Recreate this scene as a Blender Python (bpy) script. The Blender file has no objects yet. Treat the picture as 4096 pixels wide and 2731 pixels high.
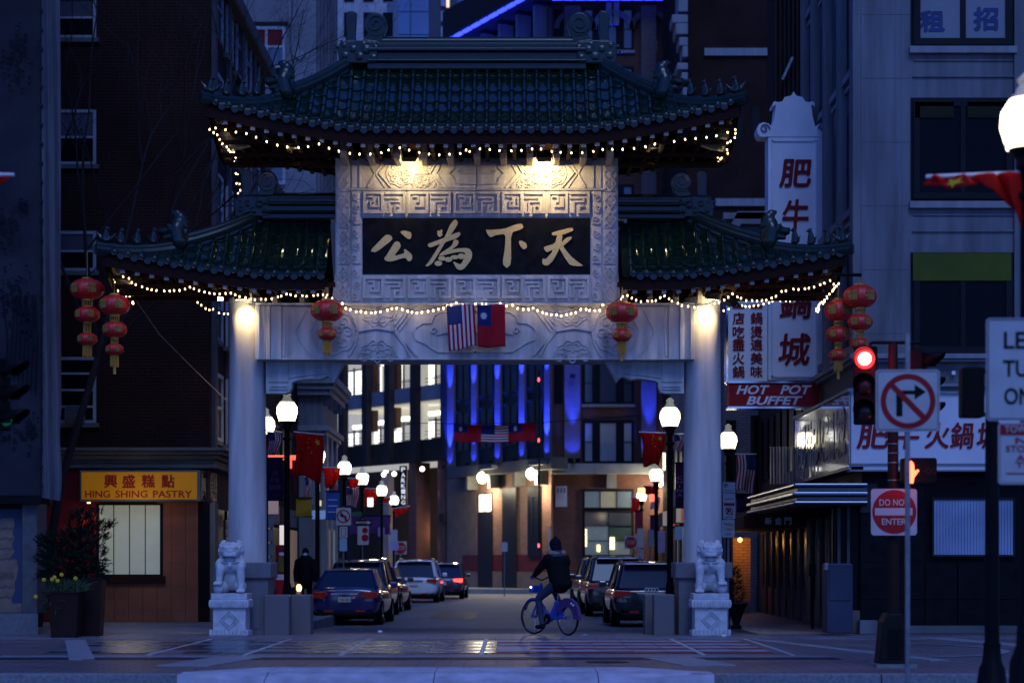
import bpy, math, random
from mathutils import Vector, Matrix, Euler
R = math.radians
rnd = random.Random(11)
S = bpy.context.scene
COL = S.collection
F = 8000.0; CX = 2048.0; HY = 2250.0; H = 1.35       # focal length, principal column, horizon row (photo pixels), eye height

# ---- camera, world, sun, exposure -------------------------------------------------
cam = bpy.data.cameras.new('camera'); co = bpy.data.objects.new('camera', cam); COL.objects.link(co)
co.location = (0, 0, H); co.rotation_euler = (R(90), 0, 0)
cam.sensor_width = 36; cam.lens = 36 * F / 4096; cam.shift_y = (HY - 1365.5) / 4096
cam.clip_end = 2000; cam.dof.use_dof = True; cam.dof.focus_distance = 37.0; cam.dof.aperture_fstop = 1.5
S.camera = co
W = bpy.data.worlds.new('World'); S.world = W; W.use_nodes = True
nt = W.node_tree; bg = nt.nodes['Background']
sk = nt.nodes.new('ShaderNodeTexSky'); sk.sky_type = 'NISHITA'; sk.sun_disc = False
SUN_EL, SUN_AZ = R(48), R(173)
sk.sun_elevation = SUN_EL; sk.sun_rotation = SUN_AZ; sk.air_density = 1.0; sk.dust_density = 0.3; sk.ozone_density = 4.0
mx = nt.nodes.new('ShaderNodeMix'); mx.data_type = 'RGBA'; mx.blend_type = 'MULTIPLY'; mx.inputs[0].default_value = 1
mx.inputs[7].default_value = (0.31, 0.54, 1.52, 1)
nt.links.new(sk.outputs[0], mx.inputs[6]); nt.links.new(mx.outputs[2], bg.inputs[0])
bg.inputs[1].default_value = 0.075
sl = bpy.data.lights.new('sun', 'SUN'); sl.energy = 0.75; sl.angle = R(22); sl.color = (0.38, 0.55, 1.0)
so = bpy.data.objects.new('sun', sl); COL.objects.link(so)
so.rotation_euler = (R(42), 0, R(7))
S.view_settings.view_transform = 'Standard'; S.view_settings.look = 'None'
S.view_settings.exposure = 0.28; S.view_settings.gamma = 1.0; S.view_settings.use_curve_mapping = False
S.render.engine = 'CYCLES'
S.cycles.use_denoising = True; S.cycles.max_bounces = 5; S.cycles.diffuse_bounces = 2; S.cycles.glossy_bounces = 3
S.cycles.sample_clamp_indirect = 4

# ---- helpers ------------------------------------------------------------------------
def P(px, py, Y): return Vector(((px - CX) * Y / F, Y, H - (py - HY) * Y / F))
def X_(px, Y): return (px - CX) * Y / F
def Z_(py, Y): return H - (py - HY) * Y / F
def lerp(a, b, t): return a + (b - a) * t

MATS = {}
def mat(name, col, rough=.7, metal=0, var=.18, vs=1.5, bump=0, bs=30, emit=None, es=0, spec=.5, coat=0, brick=None, alpha=1, trans=0, stain=0, streak=False, wave=None):
    if name in MATS: return MATS[name]
    m = bpy.data.materials.new(name); m.use_nodes = True; MATS[name] = m
    t = m.node_tree; N = t.nodes; L = t.links; b = N['Principled BSDF']
    b.inputs['Roughness'].default_value = rough; b.inputs['Metallic'].default_value = metal
    b.inputs['Specular IOR Level'].default_value = spec; b.inputs['Coat Weight'].default_value = coat
    b.inputs['Alpha'].default_value = alpha; b.inputs['Transmission Weight'].default_value = trans
    if max(col) < .06 and not coat and not emit and rough > .3: col = tuple(c * .6 for c in col); b.inputs['Specular IOR Level'].default_value = .08
    elif spec == .5 and rough >= .45 and not coat: b.inputs['Specular IOR Level'].default_value = .22
    c4 = (*col, 1); b.inputs['Base Color'].default_value = c4
    src = None; geo = N.new('ShaderNodeNewGeometry')
    if brick:
        w, h, mc, c2, ms = brick
        sp = N.new('ShaderNodeSeparateXYZ'); L.new(geo.outputs['Position'], sp.inputs[0])
        ad = N.new('ShaderNodeMath'); L.new(sp.outputs[0], ad.inputs[0]); L.new(sp.outputs[1], ad.inputs[1])
        cb = N.new('ShaderNodeCombineXYZ'); L.new(ad.outputs[0], cb.inputs[0]); L.new(sp.outputs[2], cb.inputs[1])
        bt = N.new('ShaderNodeTexBrick'); L.new(cb.outputs[0], bt.inputs['Vector'])
        bt.inputs['Scale'].default_value = 1; bt.inputs['Brick Width'].default_value = w; bt.inputs['Row Height'].default_value = h
        bt.inputs['Mortar Size'].default_value = ms; bt.inputs['Color1'].default_value = c4; bt.inputs['Color2'].default_value = (*c2, 1)
        bt.inputs['Mortar'].default_value = (*mc, 1)
        if wave == 'floor':
            L.new(geo.outputs['Position'], bt.inputs['Vector'])
        src = bt.outputs['Color']
        bp = N.new('ShaderNodeBump'); bp.inputs['Strength'].default_value = .5; bp.inputs['Distance'].default_value = .01; bp.invert = True
        L.new(bt.outputs['Fac'], bp.inputs['Height']); L.new(bp.outputs[0], b.inputs['Normal'])
    if var:
        nz = N.new('ShaderNodeTexNoise'); nz.inputs['Scale'].default_value = vs; nz.inputs['Detail'].default_value = 6
        if streak:
            mp = N.new('ShaderNodeMapping'); mp.inputs['Scale'].default_value = (3, 3, .35)
            L.new(geo.outputs['Position'], mp.inputs[0]); L.new(mp.outputs[0], nz.inputs['Vector'])
        else: L.new(geo.outputs['Position'], nz.inputs['Vector'])
        mr = N.new('ShaderNodeMapRange'); mr.inputs[1].default_value = .3; mr.inputs[2].default_value = .7
        mr.inputs[3].default_value = 1 - var; mr.inputs[4].default_value = 1 + var; L.new(nz.outputs[0], mr.inputs[0])
        mu = N.new('ShaderNodeMix'); mu.data_type = 'RGBA'; mu.blend_type = 'MULTIPLY'; mu.inputs[0].default_value = 1
        if src: L.new(src, mu.inputs[6])
        else: mu.inputs[6].default_value = c4
        L.new(mr.outputs[0], mu.inputs[7]); L.new(mu.outputs[2], b.inputs['Base Color'])
        m2 = N.new('ShaderNodeMapRange'); m2.inputs[3].default_value = max(.02, rough - .12); m2.inputs[4].default_value = min(1, rough + .12)
        L.new(nz.outputs[0], m2.inputs[0]); L.new(m2.outputs[0], b.inputs['Roughness'])
    elif src: L.new(src, b.inputs['Base Color'])
    if bump and not brick:
        n2 = N.new('ShaderNodeTexNoise'); n2.inputs['Scale'].default_value = bs; n2.inputs['Detail'].default_value = 5
        L.new(geo.outputs['Position'], n2.inputs['Vector'])
        bp = N.new('ShaderNodeBump'); bp.inputs['Strength'].default_value = bump; bp.inputs['Distance'].default_value = .02
        L.new(n2.outputs[0], bp.inputs['Height']); L.new(bp.outputs[0], b.inputs['Normal'])
    if emit:
        b.inputs['Emission Color'].default_value = (*emit, 1); b.inputs['Emission Strength'].default_value = es
    return m

def noemis(m):
    m.cycles.emission_sampling = 'NONE'; return m

def root_of(o):
    while o.parent: o = o.parent
    return o

class MB:
    def __init__(s): s.v = []; s.f = []; s.mi = []; s.k = 0
    def add(s, vs, fs):
        b = len(s.v); s.v += [tuple(v) for v in vs]; s.f += [[b + i for i in f] for f in fs]; s.mi += [s.k] * len(fs); return s
    def box(s, x0, x1, y0, y1, z0, z1, M=None):
        vs = [Vector((x, y, z)) for z in (z0, z1) for y in (y0, y1) for x in (x0, x1)]
        if M: vs = [M @ v for v in vs]
        return s.add(vs, [(0, 2, 3, 1), (4, 5, 7, 6), (0, 1, 5, 4), (2, 6, 7, 3), (0, 4, 6, 2), (1, 3, 7, 5)])
    def pbox(s, x0, y0, x1, y1, Y, d, M=None):          # front face at Y seen between those photo pixels, going back by d
        return s.box(X_(x0, Y), X_(x1, Y), Y, Y + d, Z_(y1, Y), Z_(y0, Y), M)
    def prism(s, pts, y0, y1, M=None):                   # xz outline pushed from y0 to y1
        n = len(pts); a = sum(pts[i][0] * pts[(i + 1) % n][1] - pts[(i + 1) % n][0] * pts[i][1] for i in range(n))
        if a < 0: pts = pts[::-1]
        vs = [Vector((p[0], y0, p[1])) for p in pts] + [Vector((p[0], y1, p[1])) for p in pts]
        if M: vs = [M @ v for v in vs]
        fs = [tuple(range(n)), tuple(range(2 * n - 1, n - 1, -1))]
        fs += [(i, i + n, (i + 1) % n + n, (i + 1) % n) for i in range(n)]
        return s.add(vs, fs)
    def pprism(s, pts, Y, d): return s.prism([(X_(a, Y), Z_(b, Y)) for a, b in pts], Y, Y + d)
    def tube(s, path, r, n=6, cap=True):
        path = [Vector(p) for p in path]; m = len(path); rr = r if isinstance(r, (list, tuple)) else [r] * m
        vs = []; up = Vector((0, 0, 1))
        for i, p in enumerate(path):
            d = (path[min(i + 1, m - 1)] - path[max(i - 1, 0)])
            d = d.normalized() if d.length > 1e-9 else Vector((0, 0, 1))
            u = d.cross(up)
            if u.length < .05: u = d.cross(Vector((0, 1, 0)))
            u.normalize(); w = d.cross(u).normalized()
            for k in range(n):
                a = 2 * math.pi * k / n; vs.append(p + (u * math.cos(a) + w * math.sin(a)) * rr[i])
        fs = [(i * n + k, i * n + (k + 1) % n, (i + 1) * n + (k + 1) % n, (i + 1) * n + k) for i in range(m - 1) for k in range(n)]
        if cap: fs += [tuple(range(n - 1, -1, -1)), tuple(range((m - 1) * n, m * n))]
        return s.add(vs, fs)
    def lathe(s, prof, c, n=16, M=None):                 # prof: (radius, z)
        vs = []; m = len(prof)
        for r, z in prof:
            for k in range(n):
                a = 2 * math.pi * k / n; v = Vector((r * math.cos(a), r * math.sin(a), z))
                vs.append((M @ v if M else v) + Vector(c))
        fs = [(i * n + k, i * n + (k + 1) % n, (i + 1) * n + (k + 1) % n, (i + 1) * n + k) for i in range(m - 1) for k in range(n)]
        fs += [tuple(range(n - 1, -1, -1)), tuple(range((m - 1) * n, m * n))]
        return s.add(vs, fs)
    def ball(s, c, r, nu=12, nv=8, M=None):
        if not isinstance(r, (tuple, list)): r = (r, r, r)
        vs = [Vector((0, 0, -r[2]))]
        for j in range(1, nv):
            b = -math.pi / 2 + math.pi * j / nv
            for i in range(nu):
                a = 2 * math.pi * i / nu; vs.append(Vector((r[0] * math.cos(b) * math.cos(a), r[1] * math.cos(b) * math.sin(a), r[2] * math.sin(b))))
        vs.append(Vector((0, 0, r[2]))); vs = [(M @ v if M else v) + Vector(c) for v in vs]; e = len(vs) - 1
        fs = [(0, 1 + (i + 1) % nu, 1 + i) for i in range(nu)] + [(e, e - nu + i, e - nu + (i + 1) % nu) for i in range(nu)]
        fs += [(1 + j * nu + i, 1 + j * nu + (i + 1) % nu, 1 + (j + 1) * nu + (i + 1) % nu, 1 + (j + 1) * nu + i) for j in range(nv - 2) for i in range(nu)]
        return s.add(vs, fs)
    def cap(s, a, b, ra, rb, n=10):                      # tapered limb with round ends
        s.tube([a, b], [ra, rb], n); s.ball(a, ra, n, 6); return s.ball(b, rb, n, 6)
    def ribbon(s, path, w, y, t, closed=False):          # raised strip w wide on a plane facing the camera, path in xz
        t = t * 1.7 if .008 < t < .03 else t; w = w * 1.5 if t > .015 and w < .03 else w
        pts = [Vector((p[0], p[1])) for p in path]; n = len(pts); vs = []
        for i in range(n):
            a = pts[(i - 1) % n] if closed or i else pts[i]; c = pts[(i + 1) % n] if closed or i < n - 1 else pts[i]
            d1 = (pts[i] - a); d2 = (c - pts[i]); d1 = d1.normalized() if d1.length > 1e-9 else d2.normalized(); d2 = d2.normalized() if d2.length > 1e-9 else d1
            d = d1 + d2; d = d.normalized() if d.length > 1e-6 else d1
            q = Vector((-d.y, d.x)); k = w / 2 / max(.5, q.dot(Vector((-d1.y, d1.x))))
            l, r = pts[i] + q * k, pts[i] - q * k
            vs += [(l.x, y, l.y), (l.x, y - t, l.y), (r.x, y - t, r.y), (r.x, y, r.y)]
        fs = []
        for i in range(n if closed else n - 1):
            a = i * 4; b = (i + 1) % n * 4
            fs += [(a + 1, a + 2, b + 2, b + 1), (a, a + 1, b + 1, b), (a + 2, a + 3, b + 3, b + 2)]
        return s.add(vs, fs)
    def grid(s, fn, nu, nv, mf=None):
        b = len(s.v)
        for j in range(nv + 1):
            for i in range(nu + 1): s.v.append(tuple(fn(i / nu, j / nv)))
        for j in range(nv):
            for i in range(nu):
                a = b + j * (nu + 1) + i; s.f.append([a, a + 1, a + nu + 2, a + nu + 1]); s.mi.append(mf((i + .5) / nu, (j + .5) / nv) if mf else s.k)
        return s
    def xf(s, M, frm=0):
        s.v[frm:] = [tuple(M @ Vector(v)) for v in s.v[frm:]]; return s
    def build(s, name, m, parent=None, smooth=False, label=None, bevel=0, local=False, remesh=0, kind=None):
        o0 = Vector((0, 0, 0)) if (parent is None or local) else root_of(parent).location
        me = bpy.data.meshes.new(name); me.from_pydata([(v[0] - o0[0], v[1] - o0[1], v[2] - o0[2]) for v in s.v], [], s.f)
        ms = m if isinstance(m, (list, tuple)) else [m]
        for q in ms: me.materials.append(q)
        if len(ms) > 1: me.polygons.foreach_set('material_index', s.mi)
        if smooth:
            me.shade_smooth(); me.set_sharp_from_angle(angle=R(40 if smooth is True else smooth))
        o = bpy.data.objects.new(name, me); COL.objects.link(o)
        if parent: o.parent = parent
        if label: o['label'] = label
        if kind: o['kind'] = kind
        if bevel:
            b = o.modifiers.new('bevel', 'BEVEL'); b.width = bevel; b.segments = 2; b.limit_method = 'ANGLE'
        if remesh:
            q = o.modifiers.new('remesh', 'REMESH'); q.mode = 'VOXEL'; q.voxel_size = remesh; q.use_smooth_shade = True
            q = o.modifiers.new('smooth', 'SMOOTH'); q.factor = .5; q.iterations = 3
        return o

def thing(name, label, cat, loc=(0, 0, 0), group=None):
    o = bpy.data.objects.new(name, None); COL.objects.link(o); o.location = loc; o.empty_display_size = .2
    o['label'] = label; o['category'] = cat
    if group: o['group'] = group
    return o
def tag(o, label, cat, group=None):
    o['label'] = label; o['category'] = cat
    if group: o['group'] = group
    return o
def struct(o): o['kind'] = 'structure'; return o
def place(src, name, parent, loc, rot=None, scale=None):   # one more piece sharing mesh data
    o = bpy.data.objects.new(name, src); COL.objects.link(o); o.parent = parent
    o.location = Vector(loc) - root_of(parent).location
    if rot: o.rotation_euler = rot
    if scale: o.scale = scale
    return o
def copy_tree(o, parent=None):
    c = o.copy(); COL.objects.link(c)
    if parent: c.parent = parent
    for ch in list(o.children): copy_tree(ch, c)
    return c
def dup(o, loc, rz=0, label=None, sc=None):
    c = copy_tree(o); c.location = loc; c.rotation_euler = (0, 0, rz)
    if label: c['label'] = label
    if sc: c.scale = sc if isinstance(sc, tuple) else (sc, sc, sc)
    return c

def text(body, box, y, m, parent, bold=.0, shear=0, ext=.006, name='lettering', M=None, keep=False):
    """lettering fitted into box=(x0,z0,x1,z1) on the plane y facing the camera (or carried by M)"""
    cjk = any(ord(c) > 0x2E80 for c in body); bb_ = bold; bold = 0 if cjk else bold
    cu = bpy.data.curves.new('t', 'FONT'); cu.body = body; cu.size = 1; cu.offset = bold; cu.shear = shear; cu.extrude = .01
    cu.resolution_u = 3; cu.align_x = 'CENTER'; cu.space_line = 1.0
    tmp = bpy.data.objects.new('t', cu); COL.objects.link(tmp)
    dg = bpy.context.evaluated_depsgraph_get(); me = bpy.data.meshes.new_from_object(tmp.evaluated_get(dg))
    bpy.data.objects.remove(tmp); bpy.data.curves.remove(cu)
    xs = [v.co.x for v in me.vertices]; ys = [v.co.y for v in me.vertices]
    if not xs: return None
    ax, bx, ay, by = min(xs), max(xs), min(ys), max(ys); x0, z0, x1, z1 = box
    sx = (x1 - x0) / max(1e-6, bx - ax); sz = (z1 - z0) / max(1e-6, by - ay)
    if keep: sx = sz = min(sx, sz)
    mx_, mz_ = (x0 + x1) / 2, (z0 + z1) / 2; o0 = root_of(parent).location
    for v in me.vertices:
        q = Vector((mx_ + (v.co.x - (ax + bx) / 2) * sx, y - (v.co.z + .01) / .02 * ext - .001, mz_ + (v.co.y - (ay + by) / 2) * sz))
        if M: q = M @ q
        v.co = q - o0
    if cjk and bb_:                                       # heavier strokes: the same glyph again, a hair to each side
        vs = [v.co.copy() for v in me.vertices]; fs = [list(p.vertices) for p in me.polygons]; n = len(vs); e = (x1 - x0) / max(1, len(body)) * (.012 + bb_ * .7); V_ = []; F_ = []
        for k, (a, c) in enumerate(((0, 0), (1, .3), (-1, -.3), (.3, 1), (-.3, -1))):
            q = Vector((a * e, -.0012 * k, c * e)); q = (M.to_3x3() @ q) if M else q
            V_ += [v + q for v in vs]; F_ += [[i + k * n for i in f] for f in fs]
        me = bpy.data.meshes.new(name); me.from_pydata([tuple(v) for v in V_], [], F_)
    me.materials.clear(); me.materials.append(m); me.name = name
    o = bpy.data.objects.new(name, me); COL.objects.link(o); o.parent = parent
    return o
def ptext(body, x0, y0, x1, y1, Y, m, parent, **k):
    return text(body, (X_(x0, Y), Z_(y1, Y), X_(x1, Y), Z_(y0, Y)), Y, m, parent, **k)

def plight(loc, e, col=(1, .8, .5), r=.12, parent=None):
    l = bpy.data.lights.new('lamp_light', 'POINT'); l.energy = e; l.color = col; l.shadow_soft_size = r
    o = bpy.data.objects.new('lamp_light', l); COL.objects.link(o)
    if parent: o.parent = parent; o.location = Vector(loc) - root_of(parent).location
    else: o.location = loc
    return o
def slight(loc, to, e, col, ang, blend=.5, r=.05, parent=None):
    l = bpy.data.lights.new('spot_light', 'SPOT'); l.energy = e; l.color = col; l.spot_size = R(ang); l.spot_blend = blend; l.shadow_soft_size = r
    o = bpy.data.objects.new('spot_light', l); COL.objects.link(o)
    o.rotation_euler = (Vector(to) - Vector(loc)).to_track_quat('-Z', 'Y').to_euler()
    if parent: o.parent = parent; o.location = Vector(loc) - root_of(parent).location
    else: o.location = loc
    return o
WARM = (1.0, .70, .32)

# ---- materials -------------------------------------------------------------------------
STONE = mat('pale_granite', (.42, .41, .39), .75, var=.3, vs=2.0, streak=True, bump=.15, bs=60)
COLM = mat('column_marble', (.45, .44, .42), .6, var=.3, vs=1.2, streak=True, bump=.08, bs=40)
PIER = mat('grey_granite', (.15, .15, .16), .7, var=.12, vs=14, bump=.1, bs=80)
LION = mat('lion_marble', (.52, .52, .52), .6, var=.18, vs=9, bump=.12, bs=50)
BLOCKM = mat('speckled_granite', (.15, .14, .14), .7, var=.3, vs=60, bump=.1, bs=90)
TILE = mat('green_glaze', (.003, .016, .009), .12, var=.35, vs=9, coat=1, bump=.04, bs=20, spec=.8)
TILED = mat('dark_green_glaze', (.004, .014, .009), .32, var=.3, vs=7, coat=.15, spec=.4)
FASC = mat('oxblood_paint', (.032, .012, .009), .7, var=.2)
RAFT = mat('brown_timber', (.045, .016, .010), .7, var=.2, vs=6)
CAPW = mat('white_cap', (.24, .25, .27), .6, var=.2, vs=30)
BRKT = mat('beige_bracket', (.36, .31, .25), .7)
BLK = mat('black_slate', (.010, .012, .014), .5, var=.5, vs=6, spec=.25)
GOLD = mat('gilt', (.62, .48, .20), .5, metal=.1, var=.12, vs=30)
IRON = mat('black_iron', (.010, .010, .011), .5, var=.2, spec=.3)
DKM = mat('dark_metal', (.03, .03, .032), .5)
GALV = mat('galvanised_steel', (.22, .23, .24), .45, metal=.6, var=.25, vs=12)
REDL = mat('lantern_red', (.62, .016, .010), .45, var=.15, vs=20, spec=.6)
GLD2 = mat('lantern_gold', (.45, .25, .05), .4, metal=.4)
TASS = mat('tassel_yellow', (.50, .26, .04), .8)
BULB = noemis(mat('bulb_warm', (1, .8, .5), .4, var=0, emit=(1, .72, .34), es=6.5))
GLOBE = noemis(mat('lit_globe', (1, .9, .6), .4, var=0, emit=(1, .88, .55), es=4.5))
GLCAP = mat('globe_cap_glass', (.5, .5, .42), .2, var=.3, vs=25, emit=(1, .9, .6), es=.12)
ASPH = mat('asphalt', (.13, .134, .145), .6, spec=.35, var=.4, vs=1.1, bump=.35, bs=120)
CONC = mat('concrete', (.20, .20, .20), .75, var=.25, vs=2.5, bump=.2, bs=60)
GLASS = mat('dark_window_glass', (.005, .006, .008), .3, var=0, spec=.07)
WHITE = mat('white_paint', (.75, .75, .74), .5, var=.1)
REDP = mat('sign_red', (.28, .008, .010), .45, var=.1, vs=8)
BLACKP = mat('sign_black', (.012, .012, .012), .5, var=0)

def translucent(m, col, k=.5):
    t = m.node_tree; N = t.nodes; tr = N.new('ShaderNodeBsdfTranslucent'); tr.inputs[0].default_value = (*col, 1)
    ms = N.new('ShaderNodeMixShader'); ms.inputs[0].default_value = k; b = N['Principled BSDF']; o = [n for n in N if n.type == 'OUTPUT_MATERIAL'][0]
    t.links.new(b.outputs[0], ms.inputs[1]); t.links.new(tr.outputs[0], ms.inputs[2]); t.links.new(ms.outputs[0], o.inputs[0]); return m
# ---- the ground ------------------------------------------------------------------------
def zroad(y): return -.02 if y < 38 else (-.02 - .25 * min(1, (y - 38) / 13))
g = MB()
ys = [38.0, 42, 46, 51, 70, 100, 140, 260]
for a, b in zip(ys, ys[1:]):
    g.add([(-4.6 if a < 104 else -60, a, zroad(a)), (4.7 if a < 104 else 60, a, zroad(a)), (4.7 if a < 104 else 60, b, zroad(b)), (-4.6 if a < 104 else -60, b, zroad(b))], [(0, 1, 2, 3)])
struct(g.build('street', ASPH)); 
struct(MB().add([(-300, -60, -.36), (300, -60, -.36), (300, 900, -.36), (-300, 900, -.36)], [(0, 1, 2, 3)]).build('ground', mat('distant_ground', (.06, .06, .06), .9)))
struct(MB().add([(-60, -20, -.14), (60, -20, -.14), (60, 24.35, -.14), (-60, 24.35, -.14)], [(0, 1, 2, 3)]).build('foreground_road', ASPH))
# plaza sheet
BRK = mat('plaza_brick_pavers', (.15, .115, .12), .45, spec=.6, brick=(.42, .2, (.05, .048, .055), (.21, .15, .15), .022), wave='floor', var=.25, vs=.8)
PLZ = struct(MB().box(-60, 60, 24.6, 38.0, -.3, 0).build('plaza_pavement', BRK))
for nm, x0, x1 in (('left_pavement', -14, -4.75), ('right_pavement', 4.85, 16)):
    o = struct(MB().box(x0, x1, 38.0, 104, -.4, -.01).build(nm, mat('pavement_concrete', (.19, .19, .195), .65, brick=(1.5, 1.5, (.07, .07, .07), (.22, .22, .225), .012), wave='floor', var=.25, vs=1.2)))
    kx = x1 if x0 < 0 else x0
    for i in range(14):
        a = 38.02 + i * 4.7
        MB().box(min(kx, kx + (.15 if x0 < 0 else -.15)), max(kx, kx + (.15 if x0 < 0 else -.15)), a, a + 4.66, -.4, .0).build('kerb_stone', CONC, o, bevel=.015)
struct(MB().box(-60, 60, 105, 140, -.4, -.05).build('far_pavement', CONC))
struct(MB().box(-60, 60, 104.75, 105, -.4, -.02).build('far_kerb', mat('far_kerb_stone', (.28, .28, .27), .7)))
# inlaid tiles
T_R = mat('red_granite_tile', (.19, .024, .036), .5, var=.25, vs=3)
T_G = mat('grey_granite_tile', (.36, .34, .38), .5, var=.25, vs=3)
T_D = mat('green_granite_tile', (.035, .055, .07), .24, var=.4, vs=2)
T_D2 = mat('blue_granite_tile', (.13, .15, .19), .3, var=.35, vs=2)
tw, td = .52, .60
def tile_mesh(m, w=tw, d=td):
    b = MB().box(-w / 2 + .006, w / 2 - .006, -d / 2 + .006, d / 2 - .006, 0, .012); me = b.build('tmp', m); q = me.data; bpy.data.objects.remove(me); return q
tms = {k: tile_mesh(m) for k, m in (('r', T_R), ('g', T_G), ('d', T_D), ('e', T_D2))}
for j in range(10):
    y = 29.2 + j * td
    for i in range(27):
        x = -7.0 + i * tw + .26
        if x > 3.9: continue
        if j in (0, 9): continue
        k = ('r' if j % 2 else 'g') if x > -.42 else ('d' if (j % 2) else 'e')
        if k in 'de' and rnd.random() < .15: k = 'e' if k == 'd' else 'd'
        if -.42 < x < .1 and rnd.random() < .4: k = 'g'
        place(tms[k], 'paving_tile', PLZ, (x, y + .3, -.004 + rnd.uniform(-.002, .002)), (rnd.uniform(-.004, .004), rnd.uniform(-.004, .004), 0))
PALE = mat('pale_inlay_stone', (.48, .46, .44), .45, var=.2, vs=5)
for x in (-5.3, -3.9, -2.5, -.45, 2.8, 4.1):
    dx = (x + .0) * .0
    MB().box(x - .035, x + .035, 29.2, 35.2, -.01, .014).build('inlay_strip', PALE, PLZ)
bm_ = MB().box(-7.4, 4.6, 28.55, 29.1, -.01, .008).build('border_strip', mat('border_stone', (.22, .22, .25), .45, var=.3, vs=3), PLZ)
MB().box(-7.4, 4.6, 27.9, 28.5, -.01, .006).build('border_strip', mat('border_dark', (.05, .045, .055), .5, var=.3), PLZ)
MB().box(-60, 60, 35.4, 37.0, -.01, .006).build('border_strip', mat('border_soldier', (.17, .165, .18), .45, brick=(.6, .4, (.06, .06, .065), (.22, .21, .23), .015), wave='floor', var=.25), PLZ)
for x0, y0, x1, y1, w in ((4.3, 35.0, 5.9, 27.6, .28), (7.5, 36.0, 9.6, 27.0, .5), (-7.6, 34.8, -6.0, 27.9, .35), (2.2, 28.4, 2.6, 26.2, .7), (-3.9, 28.5, -4.3, 26.1, .7)):
    d = Vector((x1 - x0, y1 - y0, 0)).normalized(); n = Vector((-d.y, d.x, 0)) * w / 2; a = Vector((x0, y0, .012)); b = Vector((x1, y1, .012))
    MB().add([a - n, a + n, b + n, b - n, *(v - Vector((0, 0, .02)) for v in (a - n, a + n, b + n, b - n))], [(0, 1, 2, 3), (0, 4, 5, 1), (2, 6, 7, 3), (1, 5, 6, 2), (3, 7, 4, 0)]).build('inlay_band', mat('band_stone', (.27, .27, .29), .5, var=.2, vs=4), PLZ)
# curved inlay ring right and left of the tiles
for cx, cy, rx, ry, a0, a1 in ((5.6, 31.2, 1.9, 2.6, -80, 80), (-7.2, 31.6, 2.2, 2.4, 100, 260)):
    b = MB(); n = 24
    for i in range(n + 1):
        a = R(lerp(a0, a1, i / n)); 
        for q in (0, .16): b.v.append((cx + (rx + q) * math.cos(a), cy + (ry + q) * math.sin(a), .009))
    for i in range(n): b.f.append([2 * i, 2 * i + 1, 2 * i + 3, 2 * i + 2]); b.mi.append(0)
    b.build('inlay_ring', mat('band_stone', (0, 0, 0)), PLZ)
# kerb stones facing the foreground road and the dropped ramp
KB = mat('kerb_granite', (.20, .20, .21), .7, var=.3, vs=20, bump=.2, bs=60)
PLR = mat('ramp_concrete', (.52, .49, .53), .75, var=.28, vs=3, bump=.1, bs=60)
kb = struct(MB().box(-60, -14, 24.35, 24.6, -.3, 0).build('front_kerb', KB))
xk = [-14, -11.6, -9.2, -7, -4.05]; 
for a, b in list(zip(xk, xk[1:])) + [(2.45, 4.5), (4.5, 7.0), (7.0, 9.6), (9.6, 12.2), (12.2, 14.8)]:
    MB().box(a + .005, b - .005, 24.35 + rnd.uniform(-.01, .01), 24.6, -.3, .002 + rnd.uniform(-.004, .004)).build('kerb_stone', KB, kb, bevel=.02)
for a, b in ((-4.05, -3.0), (-3.0, -.95), (-.95, 1.05), (1.05, 2.45)):
    z0 = 0 if a == -4.05 else -.10; z1 = 0 if b == 2.45 else -.10; e = .006
    v = [(a + e, 25.75, .010), (b - e, 25.75, .010), (b - e, 24.65, .008), (a + e, 24.65, .008), (b - e, 24.15, z1), (a + e, 24.15, z0), (a + e, 24.15, -.3), (b - e, 24.15, -.3)]
    if a == -4.05: v[0] = (a + e + .9, 25.75, .010)
    if b == 2.45: v[1] = (b - e - .9, 25.75, .010)
    MB().add(v, [(3, 2, 1, 0), (5, 4, 2, 3), (6, 7, 4, 5), (0, 5, 3), (1, 2, 4)]).build('ramp_slab', PLR, kb)
tag(MB().box(-2.4, -1.1, 58, 66, -.30, zroad(62) + .004).build('road_patch', mat('dark_patch', (.06, .06, .063), .55, var=.3)), 'dark rectangular asphalt repair patch in the middle of the street', 'road patch')
# manhole and litter
tag(MB().lathe([(.3, 0), (.3, .006), (.26, .008)], (1.3, 27.2, 0), 20).build('manhole_cover', DKM), 'small round dark iron cover flush in the brick pavers', 'manhole cover')
for i, (px, py, Y, nm) in enumerate(((1520, 2528, 38.4, 'crumpled white paper litter on the road near the stopped sedan'), (2340, 2527, 36.8, 'flat white litter scrap right of the bicycle wheel'), (2895, 2548, 36.2, 'white paper cup lid by the right stone lion'))):
    c = P(px, py, Y); c.z = .03
    tag(MB().ball(c, (.05, .04, .03 if i != 1 else .008), 6, 4).build('litter', WHITE), nm, 'litter')
# ---- the gate ------------------------------------------------------------------------------
GX = -0.703
gate = thing('memorial_gate', 'tall pale stone Chinese gate with green tiled roofs spanning the street', 'gate', (GX, 38, 0))
for px in (990, 2810):
    cx = X_(px, 38)
    MB().lathe([(.365, .9), (.365, 1.3), (.352, 3.5), (.335, Z_(1215, 38)), (.36, Z_(1208, 38)), (.36, Z_(1196, 38))], (cx, 38, 0), 40).build('column', COLM, gate, smooth=True)
for px in (985, 2805):
    cx = X_(px, 38)
    q = MB().box(cx - .47, cx + .47, 37.53, 38.47, -.1, 1.06).build('column_base', PIER, gate, bevel=.015)
    MB().box(cx - .535, cx + .535, 37.46, 38.54, 1.06, 1.36).build('base_cap', PIER, q, bevel=.02)
    MB().box(cx - .33, cx + .33, 37.515, 37.53, .12, .96).build('sunk_panel', PIER, q)
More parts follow.
